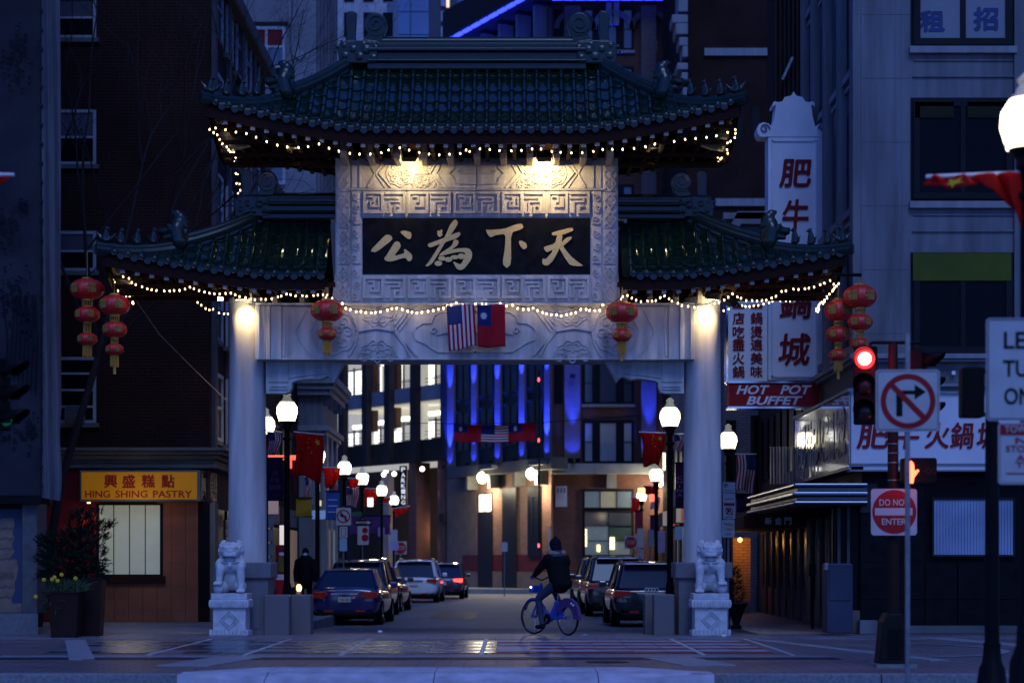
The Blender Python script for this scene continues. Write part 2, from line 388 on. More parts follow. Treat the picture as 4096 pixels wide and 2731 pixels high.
# lintel
YL = 37.55
MB().pbox(1045, 1217, 2755, 1433, YL, .9).build('lintel', STONE, gate, bevel=.01)
b = MB()
for x0, x1, d in ((1022, 1038, .1), (1038, 1060, .06), (1062, 1080, .085), (1082, 1125, .04)):
    for a, c in ((x0, x1), (3800 - x1, 3800 - x0)): b.pbox(a, 1219, c, 1437, YL - d, .9 + 2 * d)
b.build('lintel_moulding', STONE, gate, bevel=.006, kind='stuff')
MB().pbox(1022, 1211, 2778, 1220, YL - .12, 1.15).build('lintel_cornice', STONE, gate, bevel=.008)
MB().pbox(1040, 1430, 2760, 1438, YL - .03, .96).build('lintel_sill', STONE, gate)

def spiral(b, c, r, turns, y, w=.012, t=.012, a0=0, dirn=1, n=16):
    pts = []
    for i in range(n + 1):
        k = i / n; a = a0 + dirn * turns * 2 * math.pi * k; rr = r * (1 - .82 * k)
        pts.append((c[0] + rr * math.cos(a), c[1] + rr * math.sin(a)))
    b.ribbon(pts, w, y, t)
def rosette(b, c, r, y, k=7, w=.012, a0=0, a1=2 * math.pi, t=.012):
    full = abs(a1 - a0 - 2 * math.pi) < .01; m = k if full else k - 1
    for i in range(k):
        a = a0 + (a1 - a0) * i / m
        p = (c[0] + r * .66 * math.cos(a), c[1] + r * .66 * math.sin(a))
        spiral(b, p, r * .3, 1.35, y, w, t, a + math.pi, 1 if i % 2 else -1)
        b.ribbon([(c[0] + r * .12 * math.cos(a), c[1] + r * .12 * math.sin(a)), (c[0] + r * .38 * math.cos(a + .12), c[1] + r * .38 * math.sin(a + .12))], w * 1.6, y, t)
    pts = [(c[0] + r * (1 + .07 * math.cos(i * 2 * math.pi / 8 * m)) * math.cos(lerp(a0, a1, i / (8 * m))), c[1] + r * (1 + .07 * math.cos(i * 2 * math.pi / 8)) * math.sin(lerp(a0, a1, i / (8 * m)))) for i in range(8 * m + 1)]
    b.ribbon(pts, w, y, t)
    b.ribbon([(c[0] + r * .14 * math.cos(a), c[1] + r * .14 * math.sin(a)) for a in [i * math.pi / 5 for i in range(10)]], w, y, t, closed=True)
def pxz(px, py, Y): return (X_(px, Y), Z_(py, Y))

yl = YL - .001
def carve_lintel(mir):
    m = (lambda x: 3800 - x) if mir else (lambda x: x)
    b = MB(); q = lambda x, y: pxz(m(x), y, YL)
    # chevrons
    for dx in (0, 55, 115):
        b.ribbon([q(1195 + dx - 60, 1228), q(1140 + dx, 1325 + 0), q(1195 + dx - 60, 1425)][::1] if dx == 0 else [q(1175 + dx, 1228), q(1125 + dx, 1325), q(1190 + dx, 1425)], .03, yl, .018)
    rosette(b, q(1335, 1328), .40, yl, 8)
    rosette(b, q(1515, 1224), .36, yl, 6, a0=math.pi * 1.02, a1=math.pi * 1.98)
    rosette(b, q(1510, 1440), .36, yl, 6, a0=math.pi * .05, a1=math.pi * .95)
    for y0, y1, a, c in ((1228, 1318, 1385, 1432), (1425, 1330, 1395, 1432), (1228, 1318, 1635, 1580), (1425, 1330, 1640, 1580)):
        b.ribbon([q(a, y0), q((a + c) / 2 + 8, (y0 + y1) / 2), q(c, y1)], .035, yl, .02)
    b.ribbon([q(1432, 1324), q(1505, 1312), q(1580, 1324)], .035, yl, .02)
    for x in (1432, 1580): b.ball((q(x, 1324)[0], YL, q(x, 1324)[1]), (.05, .03, .05), 8, 5)
    b.ribbon([q(1668, 1228), q(1590, 1330), q(1668, 1425)], .022, yl, .02); b.ribbon([q(1630, 1228), q(1578, 1300)], .02, yl, .015)
    # cloud cartouche half
    pts = [q(1905, 1245), q(1760, 1247), q(1735, 1262), q(1725, 1290), q(1690, 1292), q(1662, 1310), q(1655, 1330), q(1664, 1358), q(1700, 1372), q(1728, 1392), q(1752, 1406), q(1905, 1408)]
    b.ribbon(pts, .022, yl, .015)
    spiral(b, q(1735, 1322), .07, 1.2, yl, .02, .018); b.ribbon([q(1745, 1338), q(1780, 1330), q(1900, 1331)], .02, yl, .015)
    b.build('carved_relief', STONE, gate, smooth=False, kind='stuff')
carve_lintel(0); carve_lintel(1)
# bracket under the lintel, both sides
for mir in (0, 1):
    m = (lambda x: 3800 - x) if mir else (lambda x: x)
    out = [(2415, 1438), (2440, 1480), (2466, 1529), (2478, 1514), (2491, 1505), (2522, 1518), (2556, 1514), (2589, 1518), (2618, 1522), (2632, 1529), (2634, 1550), (2642, 1567), (2660, 1573), (2736, 1573), (2736, 1438)]
    o = MB().pprism([(m(3800 - x) if not mir else x, y) for x, y in out] if not mir else out, 37.8, .3)
    if not mir:
        o = MB().pprism([(3800 - x, y) for x, y in out], 37.8, .3)
    o = o.build('corner_bracket', STONE, gate)
    b = MB(); f = (lambda x, y: pxz(x, y, 37.8)) if mir else (lambda x, y: pxz(3800 - x, y, 37.8))
    b.ribbon([f(2432, 1450), f(2470, 1512), f(2495, 1490), f(2590, 1500), f(2640, 1508), f(2640, 1445)], .02, 37.799, .014)
    for i in range(5): spiral(b, f(2490 + i * 32, 1468), .055, 1.3, 37.799, .012, .012, i)
    b.ribbon([f(2650, 1545), f(2720, 1545), f(2720, 1556), f(2650, 1556)], .014, 37.799, .012, closed=True)
    b.ribbon([f(2650, 1445), f(2725, 1445), f(2725, 1525), f(2650, 1525)], .014, 37.799, .012, closed=True)
    b.build('carved_scroll', STONE, o, kind='stuff')

# tower body and its slabs
YT = 37.62
tower = MB().prism([pxz(1342, 632, YT), pxz(2472, 632, YT), pxz(2472, 1085, YT), pxz(2484, 1212, YT), pxz(1326, 1212, YT), pxz(1342, 1085, YT)], YT, 38.38).build('tower', STONE, gate)
def slab(x0, y0, x1, y1, nm, d=.02, g=3, m=STONE): return MB().pbox(x0 + g, y0 + g, x1 - g, y1 - g, YT - d, d + .01).build(nm, m, gate, bevel=.004)
ys_ = YT - .021
def rel(b, o, k='stuff'): b.build('carved_relief', STONE, o, kind='stuff')
# outer strips with diamond flowers
for x0, x1 in ((1343, 1402), (2411, 2470)):
    edges = [634, 770, 915, 1060, 1208]
    for y0, y1 in zip(edges, edges[1:]):
        o = slab(x0, y0, x1, y1, 'flower_slab'); b = MB(); cx = (x0 + x1) / 2; n = 2; h = (y1 - y0) / n
        for i in range(n):
            cy = y0 + h * (i + .5)
            b.ribbon([pxz(cx - 23, cy, YT), pxz(cx, cy + h * .42, YT), pxz(cx + 23, cy, YT), pxz(cx, cy - h * .42, YT)], .016, ys_, .014, closed=True)
            b.ribbon([pxz(x0 + 3, cy - h * .5, YT), pxz(cx + 24, cy + h * .36, YT)], .01, ys_, .009); b.ribbon([pxz(x1 - 3, cy - h * .5, YT), pxz(cx - 24, cy + h * .36, YT)], .01, ys_, .0095)
            for a in range(5):
                an = a * 2 * math.pi / 5 + .3; c = pxz(cx + 8 * math.cos(an), cy + 10 * math.sin(an), YT)
                b.ribbon([(c[0] + .02 * math.cos(q), c[1] + .026 * math.sin(q)) for q in [k * math.pi / 3 for k in range(6)]], .009, ys_, .012, closed=True)
        rel(b, o)
# inner scroll strips
for x0, x1 in ((1404, 1447), (2365, 2408)):
    for y0, y1 in ((760, 900), (903, 1058), (1061, 1208)):
        o = slab(x0, y0, x1, y1, 'scroll_slab'); b = MB(); cx = (x0 + x1) / 2
        for i in range(3):
            cy = y0 + (y1 - y0) * (i + .5) / 3; spiral(b, pxz(cx + (6 if i % 2 else -6), cy, YT), .055, 1.3, ys_, .012, .014, i * 2, 1 if i % 2 else -1)
            b.ribbon([pxz(cx - 12, cy + 14, YT), pxz(cx + 4, cy + 22, YT), pxz(cx + 12, cy + 14, YT)], .012, ys_, .012)
        rel(b, o)
# top frieze: two cartouches and a centre cloud
for x0, x1 in ((1404, 1906), (1906, 2408)):
    o = slab(x0, 634, x1, 756, 'frieze_slab'); b = MB(); s_ = 1 if x0 < 1500 else -1; cc = 1658 if s_ > 0 else 2154
    q = lambda x, y: pxz(cc + s_ * (x - 1658), y, YT)
    c = q(1658, 695)
    b.ribbon([q(1565, 640), q(1518, 695), q(1565, 751)], .016, ys_, .018); b.ribbon([q(1750, 640), q(1720, 695), q(1768, 751)], .016, ys_, .018)
    b.ribbon([q(1540, 640), q(1502, 695), q(1540, 751)], .01, ys_, .012); b.ribbon([q(1775, 640), q(1745, 695), q(1790, 751)], .01, ys_, .012)
    rosette(b, (c[0] - s_ * .27, c[1] - .0), .235, ys_, 8, .010)
    rosette(b, (c[0] + s_ * .18, c[1] + .24), .21, ys_, 5, .010, math.pi * 1.0, math.pi * 2.0)
    rosette(b, (c[0] + s_ * .18, c[1] - .24), .21, ys_, 5, .010, 0, math.pi)
    b.ribbon([(c[0], c[1]), (c[0] - s_ * .06, c[1] + .2)], .035, ys_, .02); b.ribbon([(c[0], c[1]), (c[0] - s_ * .06, c[1] - .2)], .035, ys_, .021); b.ribbon([(c[0], c[1]), (c[0] + s_ * .26, c[1])], .03, ys_, .022)
    for z in ((0, 0), (-s_ * .06, .2), (-s_ * .06, -.2), (s_ * .26, 0)): b.ball((c[0] + z[0], ys_, c[1] + z[1]), (.03, .02, .03), 8, 5)
    b.ribbon([q(1905, 655), q(1820, 657), q(1815, 675), q(1795, 695), q(1815, 715), q(1820, 735), q(1905, 737)], .014, ys_, .012)
    b.ribbon([q(1835, 695), q(1905, 695)], .016, ys_, .012); spiral(b, q(1835, 689), .04, 1.1, ys_, .012, .012)
    b.ribbon([q(1440, 640), q(1440, 750)], .02, ys_, .012); b.ribbon([q(1470, 640), q(1500, 695), q(1470, 750)], .014, ys_, .012)
    rel(b, o)
MB().pbox(1400, 755, 2412, 760, YT - .045, .05).build('frieze_ledge', STONE, gate)
# meander slabs
mb_x = [1448, 1626, 1808, 2003, 2185, 2362]
for (y0, y1) in ((761, 868), (1100, 1206)):
    for a, c in zip(mb_x, mb_x[1:]):
        o = slab(a, y0, c, y1, 'meander_slab', .02, 1.5); b = MB(); w = c - a; h = y1 - y0
        q = lambda u, v: pxz(a + w * u, y0 + h * v, YT)
        L1 = [(.06, .12), (.06, .84), (.46, .84), (.46, .12), (.06, .12)]
        b.ribbon([q(*p) for p in L1[:-1]], .045, ys_, .022, closed=True)
        b.ribbon([q(*p) for p in [(.13, .26), (.26, .26), (.26, .44), (.20, .44), (.20, .62), (.38, .62), (.38, .26)]], .032, ys_, .020)
        L2 = [(.53, .84), (.53, .22), (.95, .22), (.95, .84), (.80, .84), (.80, .60)]
        b.ribbon([q(*p) for p in [(.53, .12), (.95, .12), (.95, .84), (.74, .84), (.74, .60), (.84, .60)]], .045, ys_, .022)
        b.ribbon([q(*p) for p in [(.53, .30), (.84, .30), (.84, .44), (.62, .44), (.62, .84), (.53, .84)]], .034, ys_, .019)
        rel(b, o)
# plaque
pq = MB().pbox(1450, 872, 2361, 1097, YT - .012, .02).build('name_plaque', BLK, gate)
px0, py0, ps = 1430, 850, .7068
CH = [[[(70, 220), (105, 228), (200, 155), (190, 130), (162, 127), (140, 148)], [(240, 112), (260, 103), (300, 112), (307, 125), (302, 150), (285, 153)],
       [(150, 262), (160, 275), (190, 280), (270, 255), (290, 280), (307, 270), (311, 250), (305, 235), (268, 207), (263, 215), (268, 232), (205, 250), (247, 195), (240, 172), (225, 165), (210, 170), (165, 245)]],
      [[(452, 104), (464, 106), (476, 98), (483, 104), (478, 116), (483, 130), (465, 142), (452, 128)],
       [(545, 45), (560, 43), (570, 62), (545, 105), (500, 165), (455, 240), (425, 288), (400, 305), (383, 305), (405, 280), (440, 225), (500, 130), (522, 75)],
       [(398, 180), (430, 168), (480, 150), (575, 110), (585, 125), (562, 148), (470, 178), (415, 200), (400, 195)],
       [(548, 152), (574, 162), (568, 185), (530, 215), (460, 250), (470, 232), (535, 190)],
       [(470, 232), (560, 205), (630, 203), (650, 228), (646, 265), (605, 320), (580, 328), (560, 318), (545, 290), (540, 278), (585, 298), (603, 262), (610, 226), (560, 226), (462, 250)],
       'e478,262,22,13', 'e515,268,22,14', 'e550,255,24,12', 'e588,250,22,16', 'e458,290,22,15'],
      [[(725, 98), (745, 101), (830, 95), (900, 68), (930, 65), (940, 85), (925, 98), (868, 116), (870, 290), (845, 318), (820, 290), (835, 200), (838, 122), (780, 130), (755, 143), (740, 132)],
       [(912, 165), (925, 160), (955, 175), (960, 200), (940, 212), (920, 190)]],
      [[(1100, 115), (1215, 85), (1222, 105), (1160, 128), (1110, 132), (1100, 128)],
       [(1130, 128), (1162, 126), (1152, 185), (1130, 232), (1105, 275), (1080, 300), (1055, 300), (1045, 285), (1047, 262), (1065, 266), (1100, 228), (1104, 212), (1070, 227), (1055, 205), (1055, 196), (1118, 178)],
       [(1152, 170), (1175, 210), (1210, 252), (1245, 280), (1282, 305), (1205, 302), (1175, 262), (1140, 200)],
       [(1145, 182), (1180, 145), (1212, 137), (1212, 150), (1172, 185), (1145, 205)]]]
for ch in CH:
    b = MB(); e = 0
    for st in ch:
        if isinstance(st, str):
            cx, cy, rx, ry = map(float, st[1:].split(','))
            st = [(cx + rx * math.cos(a), cy + ry * math.sin(a)) for a in [k * math.pi / 5 for k in range(10)]]
        e += .0022
        # soften the outline once
        s2 = []
        n = len(st)
        for i in range(n):
            a, c = st[i], st[(i + 1) % n]; s2 += [(a[0] * .82 + c[0] * .18, a[1] * .82 + c[1] * .18), (a[0] * .18 + c[0] * .82, a[1] * .18 + c[1] * .82)]
        b.prism([pxz(px0 + x * ps, py0 + y * ps, YT) for x, y in s2], YT - .034 - e, YT - .01)
    b.build('character', GOLD, pq)

# ---- roofs ----------------------------------------------------------------------------------
N_BT = [0]; N_PT = [0]
def half_tube(r0, r1, L, n=7, th=.012):
    b = MB(); vs = []
    for y, r in ((0, r0), (L, r1)):
        for i in range(n): a = math.pi * i / (n - 1); vs.append((r * math.cos(a), y, r * math.sin(a)))
    for i in range(n): a = math.pi * i / (n - 1); vs.append(((r0 - th) * math.cos(a), 0, (r0 - th) * math.sin(a) - .004))
    fs = [(i + 1, i, n + i, n + i + 1) for i in range(n - 1)] + [(i, i + 1, 2 * n + i + 1, 2 * n + i) for i in range(n - 1)]
    b.add(vs, fs); o = b.build('tmp', TILE, smooth=True); me = o.data; bpy.data.objects.remove(o); return me
def pan(w, L, n=5):
    b = MB(); vs = []
    for y, dz in ((0, 0), (L, 0)):
        for i in range(n): u = i / (n - 1) * 2 - 1; vs.append((u * w / 2, y, -.014 * (1 - u * u) + dz))
    for i in range(n): u = i / (n - 1) * 2 - 1; vs.append((u * w / 2, 0, -.014 * (1 - u * u) - .04))
    fs = [(i, i + 1, n + i + 1, n + i) for i in range(n - 1)] + [(i + 1, i, 2 * n + i, 2 * n + i + 1) for i in range(n - 1)]
    b.add(vs, fs); o = b.build('tmp', TILE, smooth=True); me = o.data; bpy.data.objects.remove(o); return me
def disc_mesh():
    b = MB().lathe([(.0, 0), (.068, 0), (.072, .012), (.06, .03), (.045, .022), (.03, .03), (.0, .03)], (0, 0, 0), 14, Matrix.Rotation(R(90), 3, 'X'))
    o = b.build('tmp', TILED, smooth=True); me = o.data; bpy.data.objects.remove(o); return me
def drip_mesh():
    b = MB().prism([(-.075, 0), (-.06, -.05), (0, -.085), (.06, -.05), (.075, 0), (.04, .02), (-.04, .02)], -.012, .012)
    o = b.build('tmp', TILED); me = o.data; bpy.data.objects.remove(o); return me

def roof(nm, a, d, r, zr, ze, up, f0, pw, clip, sp, nc, ffac):
    """hipped roof round (GX,38): a/d half length/depth at the eave, r half ridge; clip = inner |x| that is left out"""
    rf = thing('tmp', '', ''); del rf['label']; del rf['category']; rf.name = nm; rf.parent = gate; rf.location = (0, 0, 0)
    U = lambda x: up * max(0, (min(1, abs(x) / a) - f0) / (1 - f0)) ** pw
    g_ = lambda t: 1 - (1 - t) ** 1.7
    def front(x, t): return zr - (zr - ze) * g_(t) + U(x)
    def wid(t): return r + (a - r) * t
    def t0(x): return max(0.0, (abs(x) - r) / (a - r))
    Pw = lambda x, y, z: (GX + x, 38 + y, z)
    segs = ((-1, 1),) if not clip else ((-1, 0), (0, 1))
    sides = (-1, 1)
    th = .06
    # decks
    b = MB()
    for sg in sides:                                       # sg=-1 front (towards the camera), 1 back
        if not clip: MB().grid(lambda u, v: Pw((u * 2 - 1) * wid(v), sg * d * v, front((u * 2 - 1) * wid(v), v) - th), 40, 8).build('roof_deck', TILED, rf, smooth=True)
        else:
            for e in (-1, 1): MB().grid(lambda u, v: Pw(e * lerp(clip, wid(v), u), sg * d * v, front(e * lerp(clip, wid(v), u), v) - th), 20, 8).build('roof_deck', TILED, rf, smooth=True)
    for e in (-1, 1):
        MB().grid(lambda u, v: Pw(e * wid(v), (u * 2 - 1) * d * v, front(0, v) + U(wid(v)) * abs(u * 2 - 1) ** 1.5 - th), 10, 8).build('roof_deck', TILED, rf, smooth=True)
    # soffit and fascia
    b = MB(); fb = MB(); FH = .21
    def eave(x, sg): return Pw(x, sg * (d - .05), front(x, 1) - .07)
    for sg in sides:
        rng = [(-a, a)] if not clip else [(-a, -clip), (clip, a)]
        for x0, x1 in rng:
            n = 40; fb = MB(); MB().grid(lambda u, v: (GX + lerp(x0, x1, u), 38 + sg * lerp(d - .06, .05, v), front(lerp(x0, x1, u), 1) - .07 - FH * .45 + .25 * v), n, 2).build('soffit', RAFT, rf)
            fb.grid(lambda u, v: Vector(eave(lerp(x0, x1, u), sg)) - Vector((0, 0, FH * v)), n, 1)
            fb.grid(lambda u, v: Vector(eave(lerp(x0, x1, u), sg)) - Vector((0, sg * .06 * v, FH)), n, 1)
            fb.grid(lambda u, v: Vector(eave(lerp(x0, x1, u), sg)) - Vector((0, sg * .06, FH * (1 - v))), n, 1); fb.build('fascia', FASC, rf)
    for e in sides:
        z = lambda q: front(0, 1) + up * abs(q) ** 1.5; fb = MB()
        fb.grid(lambda u, v: (GX + e * (a - .05), 38 + (u * 2 - 1) * (d - .05), z(u * 2 - 1) - .07 - FH * v), 12, 1)
        fb.grid(lambda u, v: (GX + e * (a - .11), 38 + (u * 2 - 1) * (d - .05), z(u * 2 - 1) - .07 - FH * v), 12, 1); fb.build('fascia', FASC, rf)
    # rafters with pale ends
    k = MB().box(-.036, .036, 0, 1, -.07, 0).build('tmp', RAFT); rm = k.data; bpy.data.objects.remove(k)
    k = MB().box(-.042, .042, -.015, .0, -.084, 0).box(-.02, .02, -.022, -.015, -.062, -.022).build('tmp', CAPW); cm = k.data; bpy.data.objects.remove(k)
    n = int(a / ffac)
    for i in range(-n, n + 1):
        x = i * ffac
        if abs(x) > a - .25 or (clip and abs(x) < clip + .06): continue
        z = front(x, 1) - .07 - FH + .015
        for sg in sides:
            q = place(rm, 'rafter', rf, Pw(x, sg * (d - .12), z), None, (1, -sg * (d - .2), 1))
            if sg < 0: place(cm, 'rafter_end', rf, Pw(x, -(d - .10), z + .01))
    for e in sides:                                        # rafters of the short ends
        for i in range(-3, 4):
            y = i * (d - .3) / 3; z = front(0, 1) + up * abs(y / d) ** 1.5 - .07 - FH + .01
            L = a - (clip + .8 if clip else 2.7)
            MB().box(0, -e * L, -.036, .036, -.07, 0).build('rafter', RAFT, rf, local=True).location = Vector(Pw(e * (a - .13), y, z)) - gate.location
    # barrel and pan tiles of the front slope
    Ls = math.hypot(d, zr - ze) / nc * 1.12
    bt = half_tube(.052, .044, Ls); pt = pan(sp - .09, Ls * 1.02); dm = disc_mesh(); dr = drip_mesh()
    m = int(a / sp); stuff = MB()
    far = []
    for i in range(-m, m + 1):
        x = i * sp
        if abs(x) > a - .08 or (clip and abs(x) < clip + .05): continue
        ts = t0(x)
        if abs(x) <= r: ts = .05
        for off, me, kind in ((0, bt, 'barrel_tile'), (sp / 2, pt, 'pan_tile')):
            xx = x + off; tx = max(.05, t0(xx) + .03)
            if abs(xx) > a - .1 or (clip and abs(xx) < clip + .05): continue
            c = 1.0
            while c > tx + .02:
                tA = c; tB = max(0, c - 1 / nc)
                pA = Vector(Pw(xx, -d * tA, front(xx, tA))); pB = Vector(Pw(xx, -d * tB, front(xx, tB)))
                ang = math.atan2(pB.z - pA.z, pB.y - pA.y)
                cnt = N_BT if kind == 'barrel_tile' else N_PT
                if cnt[0] < 299:
                    cnt[0] += 1
                    sc = (1, (pB - pA).length / Ls * 1.08, 1)
                    place(me, kind, rf, pA + Vector((0, 0, (.018 if kind == 'barrel_tile' else .036))), (ang - (.03 if kind == 'barrel_tile' else .08) + rnd.uniform(-.01, .01), 0, rnd.uniform(-.012, .012)), sc)
                else: far.append((kind, me, pA, ang, (pB - pA).length / Ls * 1.08))
                c -= 1 / nc
        place(dm, 'tile_end', rf, Pw(x, -d + .0, front(x, 1) + .012))
        if abs(x + sp / 2) < a - .1 and not (clip and abs(x + sp / 2) < clip): place(dr, 'drip_tile', rf, Pw(x + sp / 2, -d + .01, front(x + sp / 2, 1) - .03))
    if far:
        st = MB()
        for kind, me, pA, ang, s in far:
            M = Matrix.Translation(pA + Vector((0, 0, .018 if kind == 'barrel_tile' else .036))) @ Matrix.Rotation(ang - (.03 if kind == 'barrel_tile' else .08), 4, 'X') @ Matrix.Diagonal((1, s, 1, 1))
            st.add([M @ v.co for v in me.vertices], [list(p.vertices) for p in me.polygons])
        st.build('small_tiles', TILE, rf, smooth=True, kind='stuff')
    # ribs of back and end slopes
    rb = MB()
    for i in range(-m, m + 1):
        x = i * sp
        if abs(x) > a - .1 or (clip and abs(x) < clip): continue
        ts = t0(x); rb.tube([Pw(x, d * t, front(x, t)) for t in [lerp(ts, 1, q / 5) for q in range(6)]], .052, 6)
    for e in sides:
        for i in range(-int(d / sp), int(d / sp) + 1):
            y = i * sp; ts = abs(y) / d
            rb.tube([Pw(e * wid(t), y, front(0, t) + U(wid(t)) * (abs(y) / max(.01, d * t)) ** 1.5) for t in [lerp(max(ts, .02), 1, q / 5) for q in range(6)]], .052, 6)
    rb.build('back_tiles', TILE, rf, smooth=True, kind='stuff')
    # ridges
    def hipz(t): return front(wid(t), t)
    for e in sides:
        for sg in sides:
            for (ta, tb, hh, rr) in ((0, .55, .19, .075), (.5, 1.03, .10, .065)):
                b = MB(); pts = [Vector(Pw(e * wid(t), sg * d * t, front(wid(min(1, t)), min(1, t)) + hh)) for t in [lerp(ta, tb, q / 8) for q in range(9)]]
                b.tube(pts, rr, 10)
                b.grid(lambda u, v: pts[min(8, int(u * 8 + .5))] + Vector((-.05, 0, -v * (hh + .08))), 8, 1); b.grid(lambda u, v: pts[min(8, int(u * 8 + .5))] + Vector((.05, 0, -v * (hh + .08))), 8, 1)
                b.tube([p - Vector((0, 0, .09)) for p in pts], .085, 8)
                b.build('hip_ridge', TILED, rf, smooth=True)
    return rf, front, wid, Pw
up_r, upF, upW, upP = roof('upper_roof', 4.86, 1.8, 2.3, Z_(268, 38), 9.22, .50, .40, 1.35, 0, .233, 8, .25)
lo_r, loF, loW, loP = roof('lower_roof', 6.86, 1.2, 4.05, Z_(880, 38), 6.66, .44, .54, 1.3, 2.75, .245, 6, .27)
# main ridges
def ridge(rf, x0, x1, z0, z1):
    h = z1 - z0
    for k, (f0, f1, w) in enumerate(((0, .22, .14), (.22, .30, .20), (.30, .55, .12), (.55, .66, .20), (.66, .84, .13))):
        MB().box(x0, x1, 38 - w, 38 + w, z0 + h * f0, z0 + h * f1).build('ridge_course', TILED, rf, bevel=.02)
    MB().tube([(x0, 38, z1 - .06), (x1, 38, z1 - .06)], .10, 12).build('ridge_cap', TILED, rf, smooth=True)
ridge(up_r, X_(1470, 38), X_(2345, 38), Z_(285, 38), Z_(157, 38))
ridge(lo_r, X_(1050, 38), X_(1345, 38), Z_(880, 38), Z_(780, 38))
ridge(lo_r, X_(2465, 38), X_(2740, 38), Z_(880, 38), Z_(785, 38))
# scrolled fish-dragon finials
def finial(rf, cx, zb, s, e, h=1.0):
    """e=1: left end, curl turned towards the middle"""
    b = MB(); q = lambda u, v: (cx + e * u * s, zb + v * s * h)
    b.prism([q(-.42, 0), q(.44, 0), q(.46, .22), (q(.44, .46)), q(.1, .50), q(-.37, .48), q(-.44, .3)], 38 - .20 * s, 38 + .20 * s)
    b.prism([q(-.30, .44), q(-.02, .44), q(-.05, .60), q(-.03, 1.0), q(-.02, 1.10), q(-.09, 1.15), q(-.22, 1.14), q(-.28, 1.06), q(-.28, .98), q(-.26, .62)], 38 - .10 * s, 38 + .10 * s)
    b.prism([q(.05, .44), q(.50, .44), q(.60, .62), q(.66, .80), q(.55, .95), q(.25, .80), q(.22, .66)], 38 - .12 * s, 38 + .12 * s)
    b.prism([q(.40 + .27 * math.cos(k * .4), .86 + .27 * math.sin(k * .4) / h) for k in range(16)], 38 - .13 * s, 38 + .13 * s)
    for u, v, r in ((.2, .28, .10), (-.1, .3, .08), (.05, .14, .09), (.36, .12, .07), (-.28, .16, .08), (.14, .40, .06), (.42, .33, .07), (-.46, .36, .05), (-.50, .25, .04), (-.3, .38, .06)):
        p = q(u, v); b.ball((p[0], 38 - .19 * s, p[1]), (r * s * 1.2, r * s * .45, r * s), 8, 6)
    o = b.build('ridge_finial', TILED, rf, remesh=.014)
    sp_ = MB(); c = q(.40, .86)
    spiral(sp_, c, .22 * s, 1.6, 38 - .135 * s, .03 * s, .03, 0, e, 20); sp_.build('curl', TILED, o)
finial(up_r, X_(1432, 38), Z_(262, 38), .84, 1, 1.05); finial(up_r, X_(2388, 38), Z_(262, 38), .84, -1, 1.05)
finial(lo_r, X_(1010, 38), Z_(870, 38), .72, 1, 1.1); finial(lo_r, X_(2785, 38), Z_(872, 38), .72, -1, 1.1)
# dragon heads and walking beasts on the front hips
def dragon(rf, p, e, s):
    b = MB(); c = Vector(p)
    A = lambda u, v, w=0: c + Vector((e * u * s, w * s, v * s))
    b.cap(A(.12, .0), A(.05, .32), .19 * s, .17 * s); b.cap(A(.05, .32), A(-.30, .24), .14 * s, .085 * s); b.cap(A(-.0, .14), A(-.24, .09), .09 * s, .05 * s)
    for u, v, r in ((.10, .42, .19), (.13, .56, .15), (.06, .66, .10), (-.02, .69, .06)): b.ball(A(u, v), (r * s, r * s * .7, r * s), 10, 8)
    b.cap(A(-.10, .38, -.08), A(-.26, .50, -.1), .022 * s, .010 * s, 6); b.cap(A(-.26, .50, -.1), A(-.38, .46, -.1), .012 * s, .008 * s, 6)
    b.ball(A(-.34, .30), .05 * s, 8, 6); b.ball(A(-.14, .36, -.11), .045 * s, 8, 6)
    for i in range(4): b.ball(A(.27, .12 + i * .12), (.07 * s, .06 * s, .055 * s), 8, 6)
    b.build('dragon_head', TILED, rf, remesh=.02)
def beast(rf, p, e, s, rider=False):
    b = MB(); c = Vector(p); A = lambda u, v, w=0: c + Vector((e * u * s, w * s, v * s))
    b.ball(A(0, .06), (.11 * s, .09 * s, .06 * s), 8, 5); b.cap(A(.04, .1), A(-.0, .3), .085 * s, .055 * s, 8); b.cap(A(-.07, .05), A(-.05, .26), .03 * s, .035 * s, 6)
    b.ball(A(-.03, .37), .062 * s, 8, 6); b.cap(A(-.05, .36), A(-.12, .35), .035 * s, .02 * s, 6); b.cap(A(.0, .40), A(.02, .46), .02 * s, .012 * s, 5); b.cap(A(.1, .08), A(.14, .25), .03 * s, .015 * s, 5)
    if rider: b.cap(A(-.12, .1), A(-.24, .22), .06 * s, .03 * s, 6); b.cap(A(.12, .1), A(.24, .3), .05 * s, .02 * s, 6)
    b.build('ridge_beast', TILED, rf, remesh=.014)
for e in (-1, 1):
    t = .5; p = upP(e * upW(t), -1.8 * t, upF(upW(t), t) + .14); dragon(up_r, p, -e, .80)
    for k, t in enumerate((.66, .76, .86, .96)):
        p = upP(e * upW(t), -1.8 * t, upF(upW(t), t) + .15); beast(up_r, p, -1 * -e, .75, k == 3)
    t = .55; p = loP(e * loW(t), -1.2 * t, loF(loW(t), t) + .14); dragon(lo_r, p, -e, .80)
    for k, t in enumerate((.68, .78, .88, .97)):
        p = loP(e * loW(t), -1.2 * t, loF(loW(t), t) + .15); beast(lo_r, p, e, .72, k == 3)
